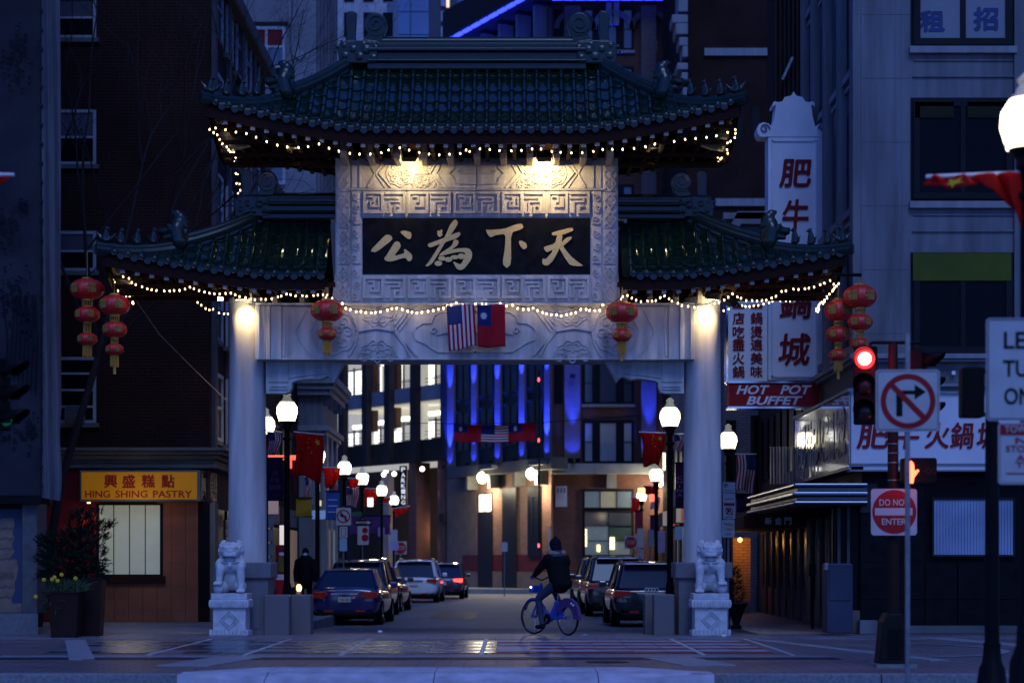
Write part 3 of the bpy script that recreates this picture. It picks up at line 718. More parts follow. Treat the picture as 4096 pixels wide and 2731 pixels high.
# stubs carrying the roofs
for i in range(-3, 4):
    x = 1902 + i * 107 * 1.5 if False else 1902 + i * 160
b = None
for x in [1372 + 107 * i for i in range(11)]:
    MB().pbox(x - 13, 560, x + 13, 632, 36.85, 1.2).build('roof_post', BRKT, gate, bevel=.02)
MB().box(GX - 2.85, GX + 2.85, 37.95, 38.3, Z_(600, 38), Z_(540, 38)).build('roof_beam', RAFT, gate)
for x in (997, 1098, 1207, 1300, 2500, 2600, 2705, 2800):
    MB().pbox(x - 11, 1140, x + 11, 1212, 37.5, .9).build('roof_post', BRKT, gate, bevel=.02)
for x0, x1 in ((960, 1345), (2465, 2840)):
    MB().pbox(x0, 1150, x1, 1185, 37.9, .3).build('roof_beam', RAFT, gate)
for x0, x1 in ((800, 1340), (2470, 3020)): MB().pbox(x0, 1128, x1, 1146, 37.3, .1).build('roof_beam', RAFT, gate)
for x0, x1 in ((1130, 1345), (2465, 2680)): MB().pbox(x0, 566, x1, 590, 37.6, .15).build('roof_beam', RAFT, gate)
# floodlights
FLM = mat('floodlight_body', (.02, .02, .02), .4)
FLL = noemis(mat('floodlight_lens', (1, 1, 1), .3, var=0, emit=(1, .85, .5), es=30))
def flood(px, py, Y, to, e, lab, ang=95, s=1.0, tilt=0, lamp=True):
    c = P(px, py, Y); f = thing('floodlight', lab, 'floodlight', c, 'floodlights under the gate roofs')
    ang = ang * 1.2; d = (Vector(to) - c).normalized(); q = d.to_track_quat('-Z', 'Y').to_matrix().to_4x4(); M = Matrix.Translation(c) @ q
    MB().box(-.13 * s, .13 * s, -.08 * s, .08 * s, -.01, .14 * s, M).build('housing', FLM, f, bevel=.01)
    MB().box(-.11 * s, .11 * s, -.06 * s, .06 * s, -.018, -.012, M).build('lens', FLL if lamp else WHITE, f)
    MB().box(-.15 * s, -.135 * s, -.02, .02, -.02, .24 * s, M).box(.135 * s, .15 * s, -.02, .02, -.02, .24 * s, M).build('yoke', FLM, f)
    if lamp: slight(c + d * .06, to, e, WARM, ang, .9, .04, f)
    return f
flood(1636, 632, 36.98, P(1630, 715, 37.6), 46, 'black floodlight above the left floral frieze', 140)
flood(2178, 632, 36.98, P(2190, 715, 37.6), 95, 'black floodlight above the right floral frieze, brighter one', 140)
flood(968, 1190, 37.3, P(990, 1330, 37.7), 110, 'small floodlight at the top of the left column', 80)
flood(2850, 1190, 37.3, P(2815, 1330, 37.7), 110, 'small floodlight at the top of the right column', 80)
flood(1190, 620, 37.9, P(1120, 600, 36), 6, 'tilted floodlight under the upper left eave', 70, .5)
flood(2600, 622, 37.9, P(2680, 600, 36), 6, 'tilted floodlight under the upper right eave', 70, .5)
flood(880, 1195, 37.6, P(960, 1240, 37), 4, 'tilted floodlight left of the left column top', 70, .5)
flood(2915, 1200, 37.3, P(2850, 1150, 37.6), 8, 'pair of floodlights right of the right column top, outer one', 70, .9)
# ---- light strings ----------------------------------------------------------------------------
BSK = mat('bulb_socket', (.01, .012, .01), .6, var=0)
k = MB().ball((0, 0, -.028), (.0145, .0145, .022), 6, 5).build('tmp', BULB, smooth=True); bulbm = k.data; bpy.data.objects.remove(k)
k = MB().ball((0, 0, -.028), (.018, .018, .025), 6, 5).build('tmp', BULB, smooth=True); bulbm2 = k.data; bpy.data.objects.remove(k)
def string(label, segs, glow=0, big=False):
    """segs: list of (points in photo pixels, Y at start, Y at end)"""
    allp = []
    for pts, Y0, Y1, (sx, sy, ox, oy) in segs:
        n = len(pts)
        for i, (x, y) in enumerate(pts): allp.append(P(ox + x * sx, oy + y * sy, lerp(Y0, Y1, i / max(1, n - 1))))
    t = thing('light_string', label, 'light string', allp[0], 'strings of warm bulbs on the gate')
    MB().tube([p + Vector((0, 0, .012)) for p in allp], .006, 4).build('wire', BSK, t)
    for p in allp: place(bulbm2 if big else bulbm, 'bulb', t, p, (rnd.uniform(-.4, .4), rnd.uniform(-.4, .4), 0))
    if glow:
        for i in range(4, len(allp), max(6, len(allp) // 6)): plight(allp[i] + Vector((0, -.05, -.05)), glow, (1, .7, .35), .08, t)
    return t
A = (.574, .574, 750, 0); B = (.595, .595, 1900, 0); C = (.4464, .4464, 350, 600); D = (.4677, .4677, 2400, 600); E_ = (.574, .574, 1250, 550)
string('garland of warm bulbs along the left half of the upper front eave', [([(157, 893), (195, 884), (265, 895), (340, 913), (411, 922), (479, 948), (549, 979), (624, 1002), (693, 1015), (770, 1020), (840, 1013), (916, 994), (983, 1024), (1052, 1044), (1131, 1059), (1200, 1065), (1277, 1065), (1347, 1056), (1404, 1037), (1481, 1020), (1545, 1038), (1612, 1055), (1687, 1066), (1757, 1070), (1825, 1067), (1899, 1062), (1970, 1048)], 36.15, 36.2, A)], .5)
string('garland of warm bulbs along the right half of the upper front eave', [([(-60, 1000), (36, 992), (100, 996), (168, 1004), (243, 1005), (310, 1002), (383, 993), (443, 993), (516, 1009), (578, 1017), (648, 1020), (720, 1017), (792, 1010), (857, 996), (921, 995), (993, 995), (1068, 990), (1143, 978), (1213, 960), (1340, 942), (1411, 928), (1484, 922), (1557, 915), (1625, 904), (1695, 883), (1748, 863)], 36.2, 36.15, B)], .5)
string('bulbs running back under the upper left eave and along the rear edge', [([(181, 915), (206, 930), (226, 963), (247, 995), (272, 1015), (290, 1037), (300, 1050), (315, 1060), (325, 1055), (330, 1070), (320, 1080), (337, 1088), (325, 1062), (290, 1085), (308, 1092)], 36.2, 39.7, A), ([(381, 1069), (452, 1075), (512, 1065), (577, 1086), (640, 1109), (711, 1123), (777, 1127), (848, 1118), (909, 1126), (976, 1149)], 39.75, 39.75, A)])
string('bulbs running back under the upper right eave and along the rear edge', [([(1755, 888), (1745, 917), (1721, 941), (1700, 953), (1690, 998), (1698, 1022), (1678, 1030), (1685, 1040), (1660, 1052), (1634, 1050), (1650, 1062), (1668, 1068), (1683, 1058), (1636, 1082), (1643, 1092)], 36.2, 39.7, B), ([(1577, 1028), (1521, 1048), (1461, 1074), (1397, 1094), (1328, 1106), (1261, 1109), (1189, 1100), (1137, 1088), (1077, 1102), (1011, 1124)], 39.75, 39.75, B)])
string('short drop of bulbs hanging from the upper roof to the lower left finial', [([(1318, 95), (1325, 120), (1325, 200), (1350, 207), (1338, 290), (1364, 293), (1365, 350), (1350, 375), (1330, 460), (1352, 455)], 39.6, 38.3, C)])
string('dense garland of bulbs round the lower left eave tip', [([(372, 1138), (315, 1122), (300, 1128), (268, 1130), (250, 1134), (230, 1147), (246, 1173), (240, 1200), (277, 1216), (270, 1248), (302, 1287), (320, 1303), (345, 1305), (378, 1303), (398, 1296), (412, 1310), (395, 1322), (402, 1335), (410, 1348), (398, 1355), (415, 1365), (390, 1315)], 36.9, 39.0, C)])
string('garland of bulbs along the lower left front eave', [([(397, 1174), (435, 1193), (488, 1212), (534, 1230), (580, 1240), (623, 1247), (683, 1250), (732, 1251), (772, 1246), (822, 1245), (869, 1233), (913, 1216), (955, 1231), (1001, 1246), (1051, 1259), (1089, 1270), (1133, 1275), (1183, 1277), (1235, 1272), (1283, 1269), (1319, 1284), (1363, 1301), (1417, 1310), (1462, 1321), (1502, 1328), (1560, 1325), (1601, 1326), (1655, 1319), (1707, 1304), (1738, 1296), (1784, 1276), (1815, 1284), (1870, 1294), (1922, 1294), (1968, 1298), (2021, 1294), (2066, 1286), (2111, 1283), (2150, 1286), (2133, 1312), (2196, 1317), (2233, 1357), (2283, 1360)], 36.85, 37.1, C)], .5)
string('second row of bulbs on the rear edge of the lower left roof', [([(578, 1271), (615, 1280), (654, 1285), (688, 1283), (733, 1296), (761, 1304), (803, 1311), (838, 1314), (893, 1294), (919, 1303), (980, 1308), (985, 1354), (1018, 1378), (1060, 1408), (1092, 1420), (1128, 1416), (1176, 1448), (1229, 1455), (1257, 1456)], 39.1, 39.1, C)])
string('garland of bulbs along the lower right front eave', [([(25, 1314), (77, 1331), (185, 1263), (197, 1241), (233, 1232), (275, 1254), (312, 1272), (350, 1285), (402, 1280), (442, 1280), (481, 1276), (520, 1250), (556, 1236), (592, 1260), (612, 1280), (667, 1298), (703, 1317), (754, 1324), (803, 1334), (842, 1335), (885, 1328), (922, 1320), (976, 1300), (1017, 1292), (1063, 1270), (1097, 1246), (1130, 1218), (1171, 1245), (1208, 1256), (1251, 1275), (1299, 1275), (1341, 1279), (1390, 1275), (1423, 1272), (1468, 1252), (1509, 1240), (1550, 1198), (1589, 1192), (1651, 1178), (1700, 1181), (1747, 1176), (1789, 1170), (1833, 1160), (1880, 1140), (1917, 1127), (1965, 1105)], 37.1, 36.85, D)], .5)
string('dense run of bulbs back along the lower right eave end', [([(1998, 1135), (2042, 1130), (2020, 1150), (2006, 1168), (1995, 1185), (1985, 1195), (1960, 1220), (1945, 1235), (1940, 1255), (1925, 1270), (1915, 1285), (1905, 1300), (1895, 1290), (1880, 1300), (1872, 1315), (1868, 1330), (1855, 1345), (1872, 1350), (1850, 1365), (1865, 1370)], 36.9, 39.0, D)])
string('second row of bulbs on the rear edge of the lower right roof', [([(1057, 1362), (1100, 1349), (1150, 1306), (1215, 1318), (1240, 1326), (1277, 1326), (1318, 1320), (1357, 1318), (1398, 1305), (1450, 1294), (1475, 1281), (1510, 1272), (1540, 1278), (1587, 1280), (1629, 1280), (1668, 1274), (1704, 1270), (1750, 1262)], 39.1, 39.1, D)])
string('swag of larger bulbs across the left half of the carved lintel', [([(205, 1147), (230, 1180), (267, 1190), (305, 1205), (340, 1203), (375, 1210), (410, 1212), (440, 1210), (478, 1205), (520, 1192), (555, 1183), (590, 1180), (622, 1187), (660, 1200), (695, 1207), (730, 1212), (766, 1208), (805, 1200), (840, 1196), (875, 1188), (910, 1180), (940, 1162), (967, 1157), (1000, 1142), (1048, 1157), (1075, 1167), (1138, 1150)], 37.38, 37.38, E_)], .7, True)
string('swag of larger bulbs across the right half of the carved lintel', [([(1180, 1150), (1210, 1152), (1310, 1148), (1350, 1163), (1395, 1157), (1433, 1182), (1468, 1187), (1503, 1187), (1538, 1178), (1567, 1195), (1600, 1210), (1632, 1218), (1665, 1225), (1700, 1225), (1733, 1233), (1768, 1225), (1803, 1217), (1835, 1210), (1873, 1188), (1905, 1188), (1935, 1195), (1965, 1197), (1998, 1195), (2025, 1157), (2065, 1172)], 37.38, 37.38, E_)], .7, True)

# ---- red lanterns --------------------------------------------------------------------------------
RIB = mat('lantern_rib', (.20, .008, .008), .5)
def lantern(label, px, Y, tiers, tassel, top, fu=True, group='hanging red lantern strings'):
    """tiers: (centre y, half width, half height) in photo pixels, tassel: y range"""
    t = thing('lantern_string', label, 'lantern', P(px, tiers[0][0], Y), group); s = Y / F
    MB().tube([P(px, top, Y), P(px, tiers[-1][0], Y)], .006, 4).build('cord', TASS, t)
    for i, (cy, hw, hh) in enumerate(tiers):
        c = P(px, cy, Y); b = MB(); nu, nv = 48, 12; a, h = hw * s, hh * s; vs = []
        for j in range(nv + 1):
            f = -1 + 2 * j / nv; th = f * math.pi / 2 * .93; r0 = a * math.cos(th) ** .8
            for q in range(nu):
                an = 2 * math.pi * q / nu; rr = r0 * (1 if q % 3 else .965); vs.append(c + Vector((rr * math.cos(an), rr * math.sin(an), h * math.sin(th))))
        b.add(vs, [(j * nu + q, j * nu + (q + 1) % nu, (j + 1) * nu + (q + 1) % nu, (j + 1) * nu + q) for j in range(nv) for q in range(nu)])
        o = b.build('lantern_globe', REDL, t, smooth=60)
        b = MB()
        for an in range(0, 48, 3):
            aa = 2 * math.pi * an / 48; b.tube([c + Vector((a * math.cos(th) ** .8 * .972 * math.cos(aa), a * math.cos(th) ** .8 * .972 * math.sin(aa), h * math.sin(th))) for th in [math.pi / 2 * .93 * (-1 + 2 * k / 8) for k in range(9)]], .0035, 3)
        b.build('ribs', RIB, o, kind='stuff')
        MB().lathe([(a * .3, h * .86), (a * .33, h * .9), (a * .33, h * 1.10), (a * .28, h * 1.12)], c, 16).lathe([(a * .3, -h * 1.12), (a * .33, -h * 1.1), (a * .33, -h * .9), (a * .3, -h * .86)], c, 16).build('gold_collar', GLD2, o, smooth=True)
        if i + 1 < len(tiers):
            z1 = tiers[i + 1][0] - tiers[i + 1][2]; b = MB()
            za, zb = Z_(cy + hh, Y), Z_(z1 + 2, Y)
            for k_ in range(14):
                an = 2 * math.pi * k_ / 14; r = a * .3; b.tube([c + Vector((r * math.cos(an), r * math.sin(an), za - c.z)), c + Vector((r * .95 * math.cos(an), r * .95 * math.sin(an), zb - c.z))], .008, 4)
            b.build('fringe', TASS, o, kind='stuff')
        for dx in ((-.42, .3) if fu else ()):
            an = dx; w = hh * .42 * s
            M = Matrix.Translation(c) @ Matrix.Rotation(an * 1.5, 4, 'Z')
            text('福', (-w, -w, w, w), -a * .985, mat('lantern_character', (.30, .20, .04), .5), o, bold=.012, ext=.008, name='character', M=M)
    b = MB(); cy, hw, hh = tiers[-1]; y0 = cy + hh; r = hw * .42 * s
    for k_ in range(18):
        an = 2 * math.pi * k_ / 18; b.tube([P(px, y0, Y) + Vector((r * math.cos(an), r * math.sin(an), 0)), P(px, tassel[0] + rnd.uniform(-3, 3), Y) + Vector((r * math.cos(an), r * math.sin(an), 0))], .009, 4)
    b.build('tassel', TASS, t, kind='stuff')
    MB().tube([P(px, tassel[0] - 4, Y), P(px, tassel[1], Y)], .028, 6).build('tassel_tail', TASS, t)
    return t
lantern('three-tier red lantern string left of the gate, nearer the mural', 349, 38.0, [(1157, 68, 42), (1258, 51, 32), (1356, 41, 26)], (1426, 1430), 1000)
lantern('three-tier red lantern string left of the gate, right one of the pair', 458, 37.2, [(1220, 62, 41), (1318, 50, 33), (1397, 37, 24)], (1466, 1496), 1108)
lantern('two-tier red lantern in front of the left end of the lintel', 1308, 37.0, [(1243, 67, 43), (1336, 38, 26)], (1412, 1432), 1160)
lantern('two-tier red lantern in front of the right end of the lintel', 2487, 37.0, [(1249, 66, 42), (1341, 40, 26)], (1412, 1445), 1160)
lantern('three-tier red lantern string right of the gate, lower one of the pair', 3353, 37.4, [(1242, 56, 44), (1337, 49, 33), (1419, 38, 24)], (1483, 1516), 1150)
lantern('three-tier red lantern string above the red traffic light', 3440, 37.0, [(1186, 66, 47), (1289, 51, 33), (1376, 40, 24)], (1420, 1445), 1095)
tag(MB().tube([P(3250, 1090, 37.3), P(3350, 1150, 37.4)], .01, 5).tube([P(3330, 1098, 36.9), P(3445, 1100, 37.0)], .035, 6).build('iron_bracket', IRON), 'dark bracket arm holding the lanterns off the right roof tip', 'bracket')
tag(MB().tube([P(410, 1050, 37.2), P(459, 1110, 37.2)], .01, 5).tube([P(425, 1030, 37.2), P(349, 1110, 38.0)], .01, 5).build('hanging_wire', IRON), 'thin dark cords from the left roof tip to the lanterns', 'cord')
tag(MB().tube([P(540, 1195, 39), P(640, 1340, 40.5), P(780, 1480, 43), P(905, 1600, 45.9)], .012, 4).build('guy_wire', GALV), 'thin slack wire from the left roof corner to the brick building', 'wire')

# ---- flags ------------------------------------------------------------------------------------------
FR = mat('flag_red', (.42, .008, .02), .75, var=.1); FW = mat('flag_white', (.62, .62, .62), .75, var=.08); FB = mat('flag_blue', (.012, .022, .13), .75, var=.1)
FRC = mat('flag_crimson', (.42, .012, .008), .75, var=.1); FY = mat('flag_yellow', (.75, .50, .03), .7, var=.05)
def cloth(t, fn, nu, nv, mf, mats, name='cloth'):
    o = MB().grid(fn, nu, nv, mf).build(name, mats, t, smooth=80); q = o.modifiers.new('thick', 'SOLIDIFY'); q.thickness = .004; return o
def star_at(b, fn, u, v, ru, rv, n=5, inner=.4, rot=0, off=(0, -.006, 0)):
    pts = []
    for i in range(2 * n):
        r = 1 if i % 2 == 0 else inner; a = rot + math.pi / 2 + i * math.pi / n
        pts.append(Vector(fn(u + ru * r * math.cos(a), v - rv * r * math.sin(a))) + Vector(off))
    c = Vector(fn(u, v)) + Vector(off); b.add([c] + pts, [(0, 1 + (i + 1) % (2 * n), 1 + i) for i in range(2 * n)])
def us_mf(vertical, flip=False):
    def m(u, v):
        if vertical:                      # stripes run down, canton in the top left of the viewer
            if flip: u = 1 - u
            if u < .54 and v < .4: return 2
            return 0 if int(u * 13) % 2 == 0 else 1
        if u < .5 and v < .54: return 2
        return 0 if int(v * 13) % 2 == 0 else 1
    return m
def us_stars(t, fn, vertical, flip=False, off=(0, -.006, 0), parent=None):
    b = MB()
    for r in range(9):
        for c in range(6 if r % 2 == 0 else 5):
            p = (c * 2 + 1 + (r % 2)) / 12; q = (r + 1) / 10
            if vertical: u, v = q * .54, p * .4; u = 1 - u if flip else u; star_at(b, fn, u, v, .018, .0105, off=off)
            else: star_at(b, fn, p * .5, q * .54, .011, .018, off=off)
    b.build('stars', FW, parent or t, kind='stuff')
Y = 37.3
t = thing('national_flag', 'American flag hung stripes down on the carved lintel', 'flag', P(1850, 1215, Y), 'two flags side by side on the lintel')
def f_us(u, v): x = lerp(1786, 1897, u) + v * 10; y = 1222 + v * lerp(182, 168, u) - u * 6 + 4 * math.sin(u * 6); p = P(x, y, Y); p.y += .02 * math.sin(u * 9 + v * 3) - .02 * v; return p
o = cloth(t, f_us, 26, 24, us_mf(True), [FR, FW, FB]); us_stars(t, f_us, True, parent=o)
MB().tube([P(1784, 1222, Y), P(1898, 1216, Y)], .009, 5).build('hem', FW, t)
t = thing('national_flag', 'red flag with blue canton and white sun on the carved lintel', 'flag', P(1965, 1215, Y), 'two flags side by side on the lintel')
def f_tw(u, v): x = lerp(1909, 2020, u) + v * 2; y = 1217 + v * lerp(168, 172, u) + 3 * math.sin(u * 5); p = P(x, y, Y); p.y += .018 * math.sin(u * 7 + 1 + v * 4); return p
o = cloth(t, f_tw, 22, 20, lambda u, v: 2 if u < .5 and v < .48 else 0, [FR, FW, FB])
b = MB(); star_at(b, f_tw, .23, .26, .14, .10, 12, .6); star_at(b, f_tw, .23, .26, .075, .052, 12, .96, off=(0, -.010, 0)); b.build('sun_emblem', FW, o)
MB().tube([P(1907, 1216, Y), P(2022, 1218, Y)], .009, 5).build('hem', FW, t)
# banner of three flags across the far street
t = thing('flag_banner', 'three flags joined in a banner hung across the street', 'banner', P(1990, 1730, 72))
def f_bn(u, v): x = lerp(1815, 2143, u); y = 1694 + v * 72 + 7 * math.sin(u * math.pi) - 4 * u; p = P(x, y, 72); p.y += .12 * math.sin(u * 14) + .1 * math.sin(v * 4); return p
def mf(u, v):
    k = u * 3; w = k % 1
    if 1 <= k < 2: return us_mf(False)(w, v)
    return 2 if w < .5 and v < .5 else 0
o = cloth(t, f_bn, 48, 13, mf, [FR, FW, FB]); b = MB()
for u in (.083, .75): star_at(b, f_bn, u, .25, .026, .19, 12, .55, off=(0, -.05, 0))
b.build('sun_emblem', FW, o)
MB().tube([P(1600, 1690, 72), P(1815, 1694, 72), P(2143, 1692, 72), P(2560, 1660, 72)], .012, 4).build('wire', IRON, t)

LITRED = translucent(mat('lit_flag_red', (.60, .014, .008), .7, var=.1), (.85, .03, .012), .5)
for m_, c_ in ((FR, (.6, .02, .03)), (FW, (.7, .7, .7)), (FB, (.02, .04, .2))): translucent(m_, c_, .3)
# ---- street lamps -------------------------------------------------------------------------------------
def lamp(label, px, gy, Y, e=30, zg=None, group='acorn-globe street lamps', name='street_lamp', col=(1, .84, .5)):
    s_ = 1.0; gz = Z_(gy, Y); x = X_(px, Y); z0 = 0 if Y < 38 else zroad(Y) if abs(x) < 4.6 else -.0
    if Y > 38 : z0 = -.01
    t = thing(name, label, 'street lamp', (x, Y, z0), group)
    MB().lathe([(.02, -.21), (.17, -.2), (.225, -.02), (.215, .1), (.15, .2), (.12, .215)], (x, Y, gz), 20).build('globe', GLOBE, t, smooth=True)
    MB().lathe([(.15, .2), (.125, .235), (.10, .25), (.09, .29), (.065, .32), (.085, .345), (.085, .37), (.05, .40), (.03, .42), (.0, .43)], (x, Y, gz), 16).build('globe_cap', GLCAP, t, smooth=True)
    hp = gz - .2
    MB().lathe([(.21, z0), (.21, z0 + .12), (.17, z0 + .2), (.15, z0 + .55), (.10, z0 + .68), (.085, z0 + .9), (.06, z0 + .96)], (x, Y, 0), 12).build('base', IRON, t, smooth=30)
    MB().lathe([(.068, z0 + .9), (.064, hp - .6), (.05, hp - .25)], (x, Y, 0), 12).build('post', IRON, t, smooth=30)
    MB().lathe([(.05, -.42), (.09, -.40), (.09, -.36), (.055, -.34), (.06, -.2), (.10, -.15), (.10, -.08), (.16, .0), (.185, .03), (.17, .05), (.02, .05)], (x, Y, hp), 16).build('fitter', IRON, t, smooth=30)
    if e: plight((x, Y, gz + .0), e * 1.3, col, .19, t).data.use_shadow = True
    return t
for o_ in (): pass
def pole_flag(label, px0, px1, y0, y1, Y, kind, side=1, fold=.3, e=True, droop=0):
    """flag hanging from a short horizontal staff px0 (lamp post) to px1"""
    t = thing('pole_flag', label, 'flag', P(px0, y0, Y), 'flags on the street lamp posts')
    a, b_ = P(px0, y0, Y), P(px1, y0 + droop, Y); MB().tube([a, b_], .014, 6).build('staff', WHITE, t)
    H_ = (y1 - y0) * Y / F
    def fn(u, v):
        p = a.lerp(b_, lerp(.04, .96, u)); sx = (b_ - a)
        return p + Vector((-sx.x * fold * v * (u - .5) + .03 * math.sin(v * 5), .06 * math.sin(u * 8 + v * 2) * (.3 + v), -H_ * v * (1 - .06 * math.sin(u * 5)) - .02))
    if kind == 'us':
        o = cloth(t, fn, 26, 20, us_mf(True, side < 0), [FR, FW, FB]); us_stars(t, fn, True, side < 0, parent=o)
    elif kind == 'cn':
        TR = LITRED
        o = cloth(t, fn, 14, 14, None, [TR]); b = MB(); f = lambda u: u if side > 0 else 1 - u
        star_at(b, fn, f(.78), .16, .12, .085, rot=.3)
        for u, v in ((.5, .10), (.42, .2), (.45, .32), (.56, .42)): star_at(b, fn, f(u) if u else 0, v, .035, .026, rot=u * 5)
        b.build('stars', FY, o, kind='stuff')
    else: o = cloth(t, fn, 10, 10, None, [kind])
    return t
lamp('street lamp with lit globe just behind the left granite blocks', 1148, 1646, 42.5, 60)
lamp('street lamp with lit globe behind the right granite block', 2680, 1668, 43.5, 55)
lamp('street lamp with lit globe just right of the right column', 2913, 1762, 50.5, 45)
lamp('lit street lamp half hidden behind the red flag with stars', 1270, 1822, 58, 45)
lamp('lit street lamp beside the orange folded flag', 1378, 1872, 65, 45)
lamp('fourth lit street lamp down the left pavement, beyond the orange flag', 1449, 1915, 73, 45)
lamp('fifth lit street lamp down the left pavement, above the lit red flag', 1527, 1962, 83, 40)
lamp('farthest lit street lamp on the left, before the parking sign', 1576, 2000, 94, 40)
lamp('lit street lamp behind the left column edge', 1062, 1702, 47, 25)
lamp('far lit street lamp on the right pavement, beside a red banner', 2566, 1985, 88, 40)
lamp('brightest lit lamp on the right, behind the red flag and post', 2625, 1900, 66, 55)
pole_flag('red flag with yellow stars backlit by a lamp on the left', 1175, 1295, 1726, 1905, 42.3, 'cn', 1, .0, droop=12)
pole_flag('American flag folded on the lamp post behind the left column', 1128, 1062, 1728, 1815, 42.4, 'us', -1, .3, droop=-8)
pole_flag('small orange-red flag folded before the second globe', 1365, 1282, 1868, 1945, 64.5, 'cn', -1, .5)
pole_flag('small rumpled red flag beside the third globe', 1438, 1390, 1912, 1950, 72.5, 'cn', -1, .4, droop=0)
pole_flag('lit red flag hanging below the fourth globe', 1508, 1452, 1953, 2020, 82.5, 'cn', -1, .2)
pole_flag('small red flag glowing beside the farthest globe', 1565, 1525, 1988, 2008, 93, 'cn', -1, .3)
pole_flag('small red flag tipped upward under the parking sign', 1640, 1566, 2022, 2052, 93, 'cn', -1, .5, droop=12)
pole_flag('small striped flag under the orange flag on the left', 1310, 1345, 1930, 1985, 65, 'us', 1, .1)
pole_flag('blue and white striped flag beyond the orange flag', 1375, 1440, 1948, 2022, 73, 'us', 1, .2)
pole_flag('dark striped flag hanging behind the yellow banner', 1215, 1248, 1905, 1990, 58, 'us', 1, .1)
pole_flag('red flag with stars hanging slanted from the right lamp', 2665, 2556, 1731, 1860, 43.4, 'cn', -1, .35, droop=-4)
pole_flag('American flag edge seen between right lamp and column', 2690, 2738, 1735, 1800, 43.5, 'us', 1, .2)
pole_flag('American flag hanging right of the right column', 2940, 3026, 1815, 1962, 50.3, 'us', -1, .05)
pole_flag('folded red flag glowing beside the bright right lamp', 2640, 2570, 1942, 1975, 66, 'cn', -1, .4, droop=-2)
pole_flag('red flag with white edge at the far right lamps', 2560, 2522, 1992, 2050, 87, 'cn', -1, .2, droop=-6)
pole_flag('small striped flag under the far right red flag', 2600, 2640, 1985, 2035, 87, 'us', 1, .1)

# ---- banners on the lamp posts --------------------------------------------------------------------------
PUR = mat('banner_purple', (.055, .012, .055), .8); YEL = mat('banner_yellow', (.30, .17, .01), .8); BLU = mat('banner_blue', (.02, .07, .28), .8)
def banner(label, x0, y0, x1, y1, Y, m, txt=None, tm=None):
    t = thing('post_banner', label, 'banner', P(x0, y0, Y), 'cloth banners along the street')
    MB().grid(lambda u, v: P(lerp(x0, x1, u), lerp(y0, y1, v), Y + .04 * math.sin(v * 5 + u * 2)), 6, 10).build('cloth', m, t, smooth=80)
    for yy in (y0, y1): MB().tube([P(x0 - 6, yy, Y), P(x1 + 6, yy, Y)], .015, 5).build('rod', IRON, t)
    if txt: ptext(txt, lerp(x0, x1, .15), lerp(y0, y1, .3), lerp(x0, x1, .85), lerp(y0, y1, .75), Y - .06, tm or WHITE, t, bold=.01)
banner('dark purple banner with small lettering on the left lamp post', 1066, 1830, 1132, 2000, 42.4, PUR, 'LUNAR\nNEW YEAR\nCHINATOWN', mat('banner_ink', (.12, .06, .12), .8))
banner('ochre yellow banner low on the left pavement', 1184, 1990, 1246, 2066, 55, YEL)
banner('blue banner over the left pavement by a thin sign post', 1304, 1963, 1358, 2076, 62, BLU, '—\n—\n—')
banner('purple banner facing the street beyond the one way sign', 1395, 2060, 1560, 2135, 92, mat('banner_dim_purple', (.07, .02, .08), .8))
banner('tall purple banner with pale letters right of the right lamp', 2702, 1850, 2735, 2030, 44, PUR, 'C\nH\nI\nN\nA', mat('banner_ink2', (.2, .12, .3), .8))
banner('dark purple banner below the right American flag', 2945, 1975, 3002, 2045, 50.2, PUR)
banner('purple banner before the shopfronts on the far right pavement', 2600, 2060, 2640, 2150, 80, mat('banner_dim_purple', (0, 0, 0)))
banner('crimson banner at the far right lamps', 2540, 2040, 2572, 2130, 82, mat('banner_crimson', (.25, .02, .03), .8))

# ---- signs ------------------------------------------------------------------------------------------------
SGB = mat('sign_back', (.25, .26, .27), .5, metal=.5)
SW = mat('sign_white', (.40, .40, .40), .4, var=.08, vs=6)
def rrect(x0, y0, x1, y1, r, n=4):
    pts = []
    for cx, cy, a0 in ((x1 - r, y0 + r, -90), (x1 - r, y1 - r, 0), (x0 + r, y1 - r, 90), (x0 + r, y0 + r, 180)):
        for i in range(n + 1): a = R(a0 + 90 * i / n); pts.append((cx + r * math.cos(a), cy + r * math.sin(a)))
    return pts
def plate(t, x0, y0, x1, y1, Y, m=None, r=8, border=BLACKP, bw=2.5, name='plate', d=.006):
    o = MB().pprism(rrect(x0, y0, x1, y1, r), Y, d).build(name, m or SW, t)
    if border:
        pts = [(X_(a, Y), Z_(b, Y)) for a, b in rrect(x0 + 7, y0 + 7, x1 - 7, y1 - 7, max(2, r - 3))]
        MB().ribbon(pts, bw * Y / F, Y - .001, .001, closed=True).build('border', border, o)
    return o
def pole(t, px, y0, y1, Y, r=.03, m=GALV, n=8, name='post'):
    return MB().tube([P(px, y1, Y), P(px, y0, Y)], r, n).build(name, m, t, smooth=30)
def ringp(b, c, r, w, Y, t=.002, n=40):
    b.ribbon([(c[0] + r * math.cos(2 * math.pi * i / n), c[1] + r * math.sin(2 * math.pi * i / n)) for i in range(n)], w, Y, t, closed=True); return b
def disc(c, r, Y, d=.002, n=40): return MB().prism([(c[0] + r * math.cos(2 * math.pi * i / n), c[1] + r * math.sin(2 * math.pi * i / n)) for i in range(n)], Y - d, Y)
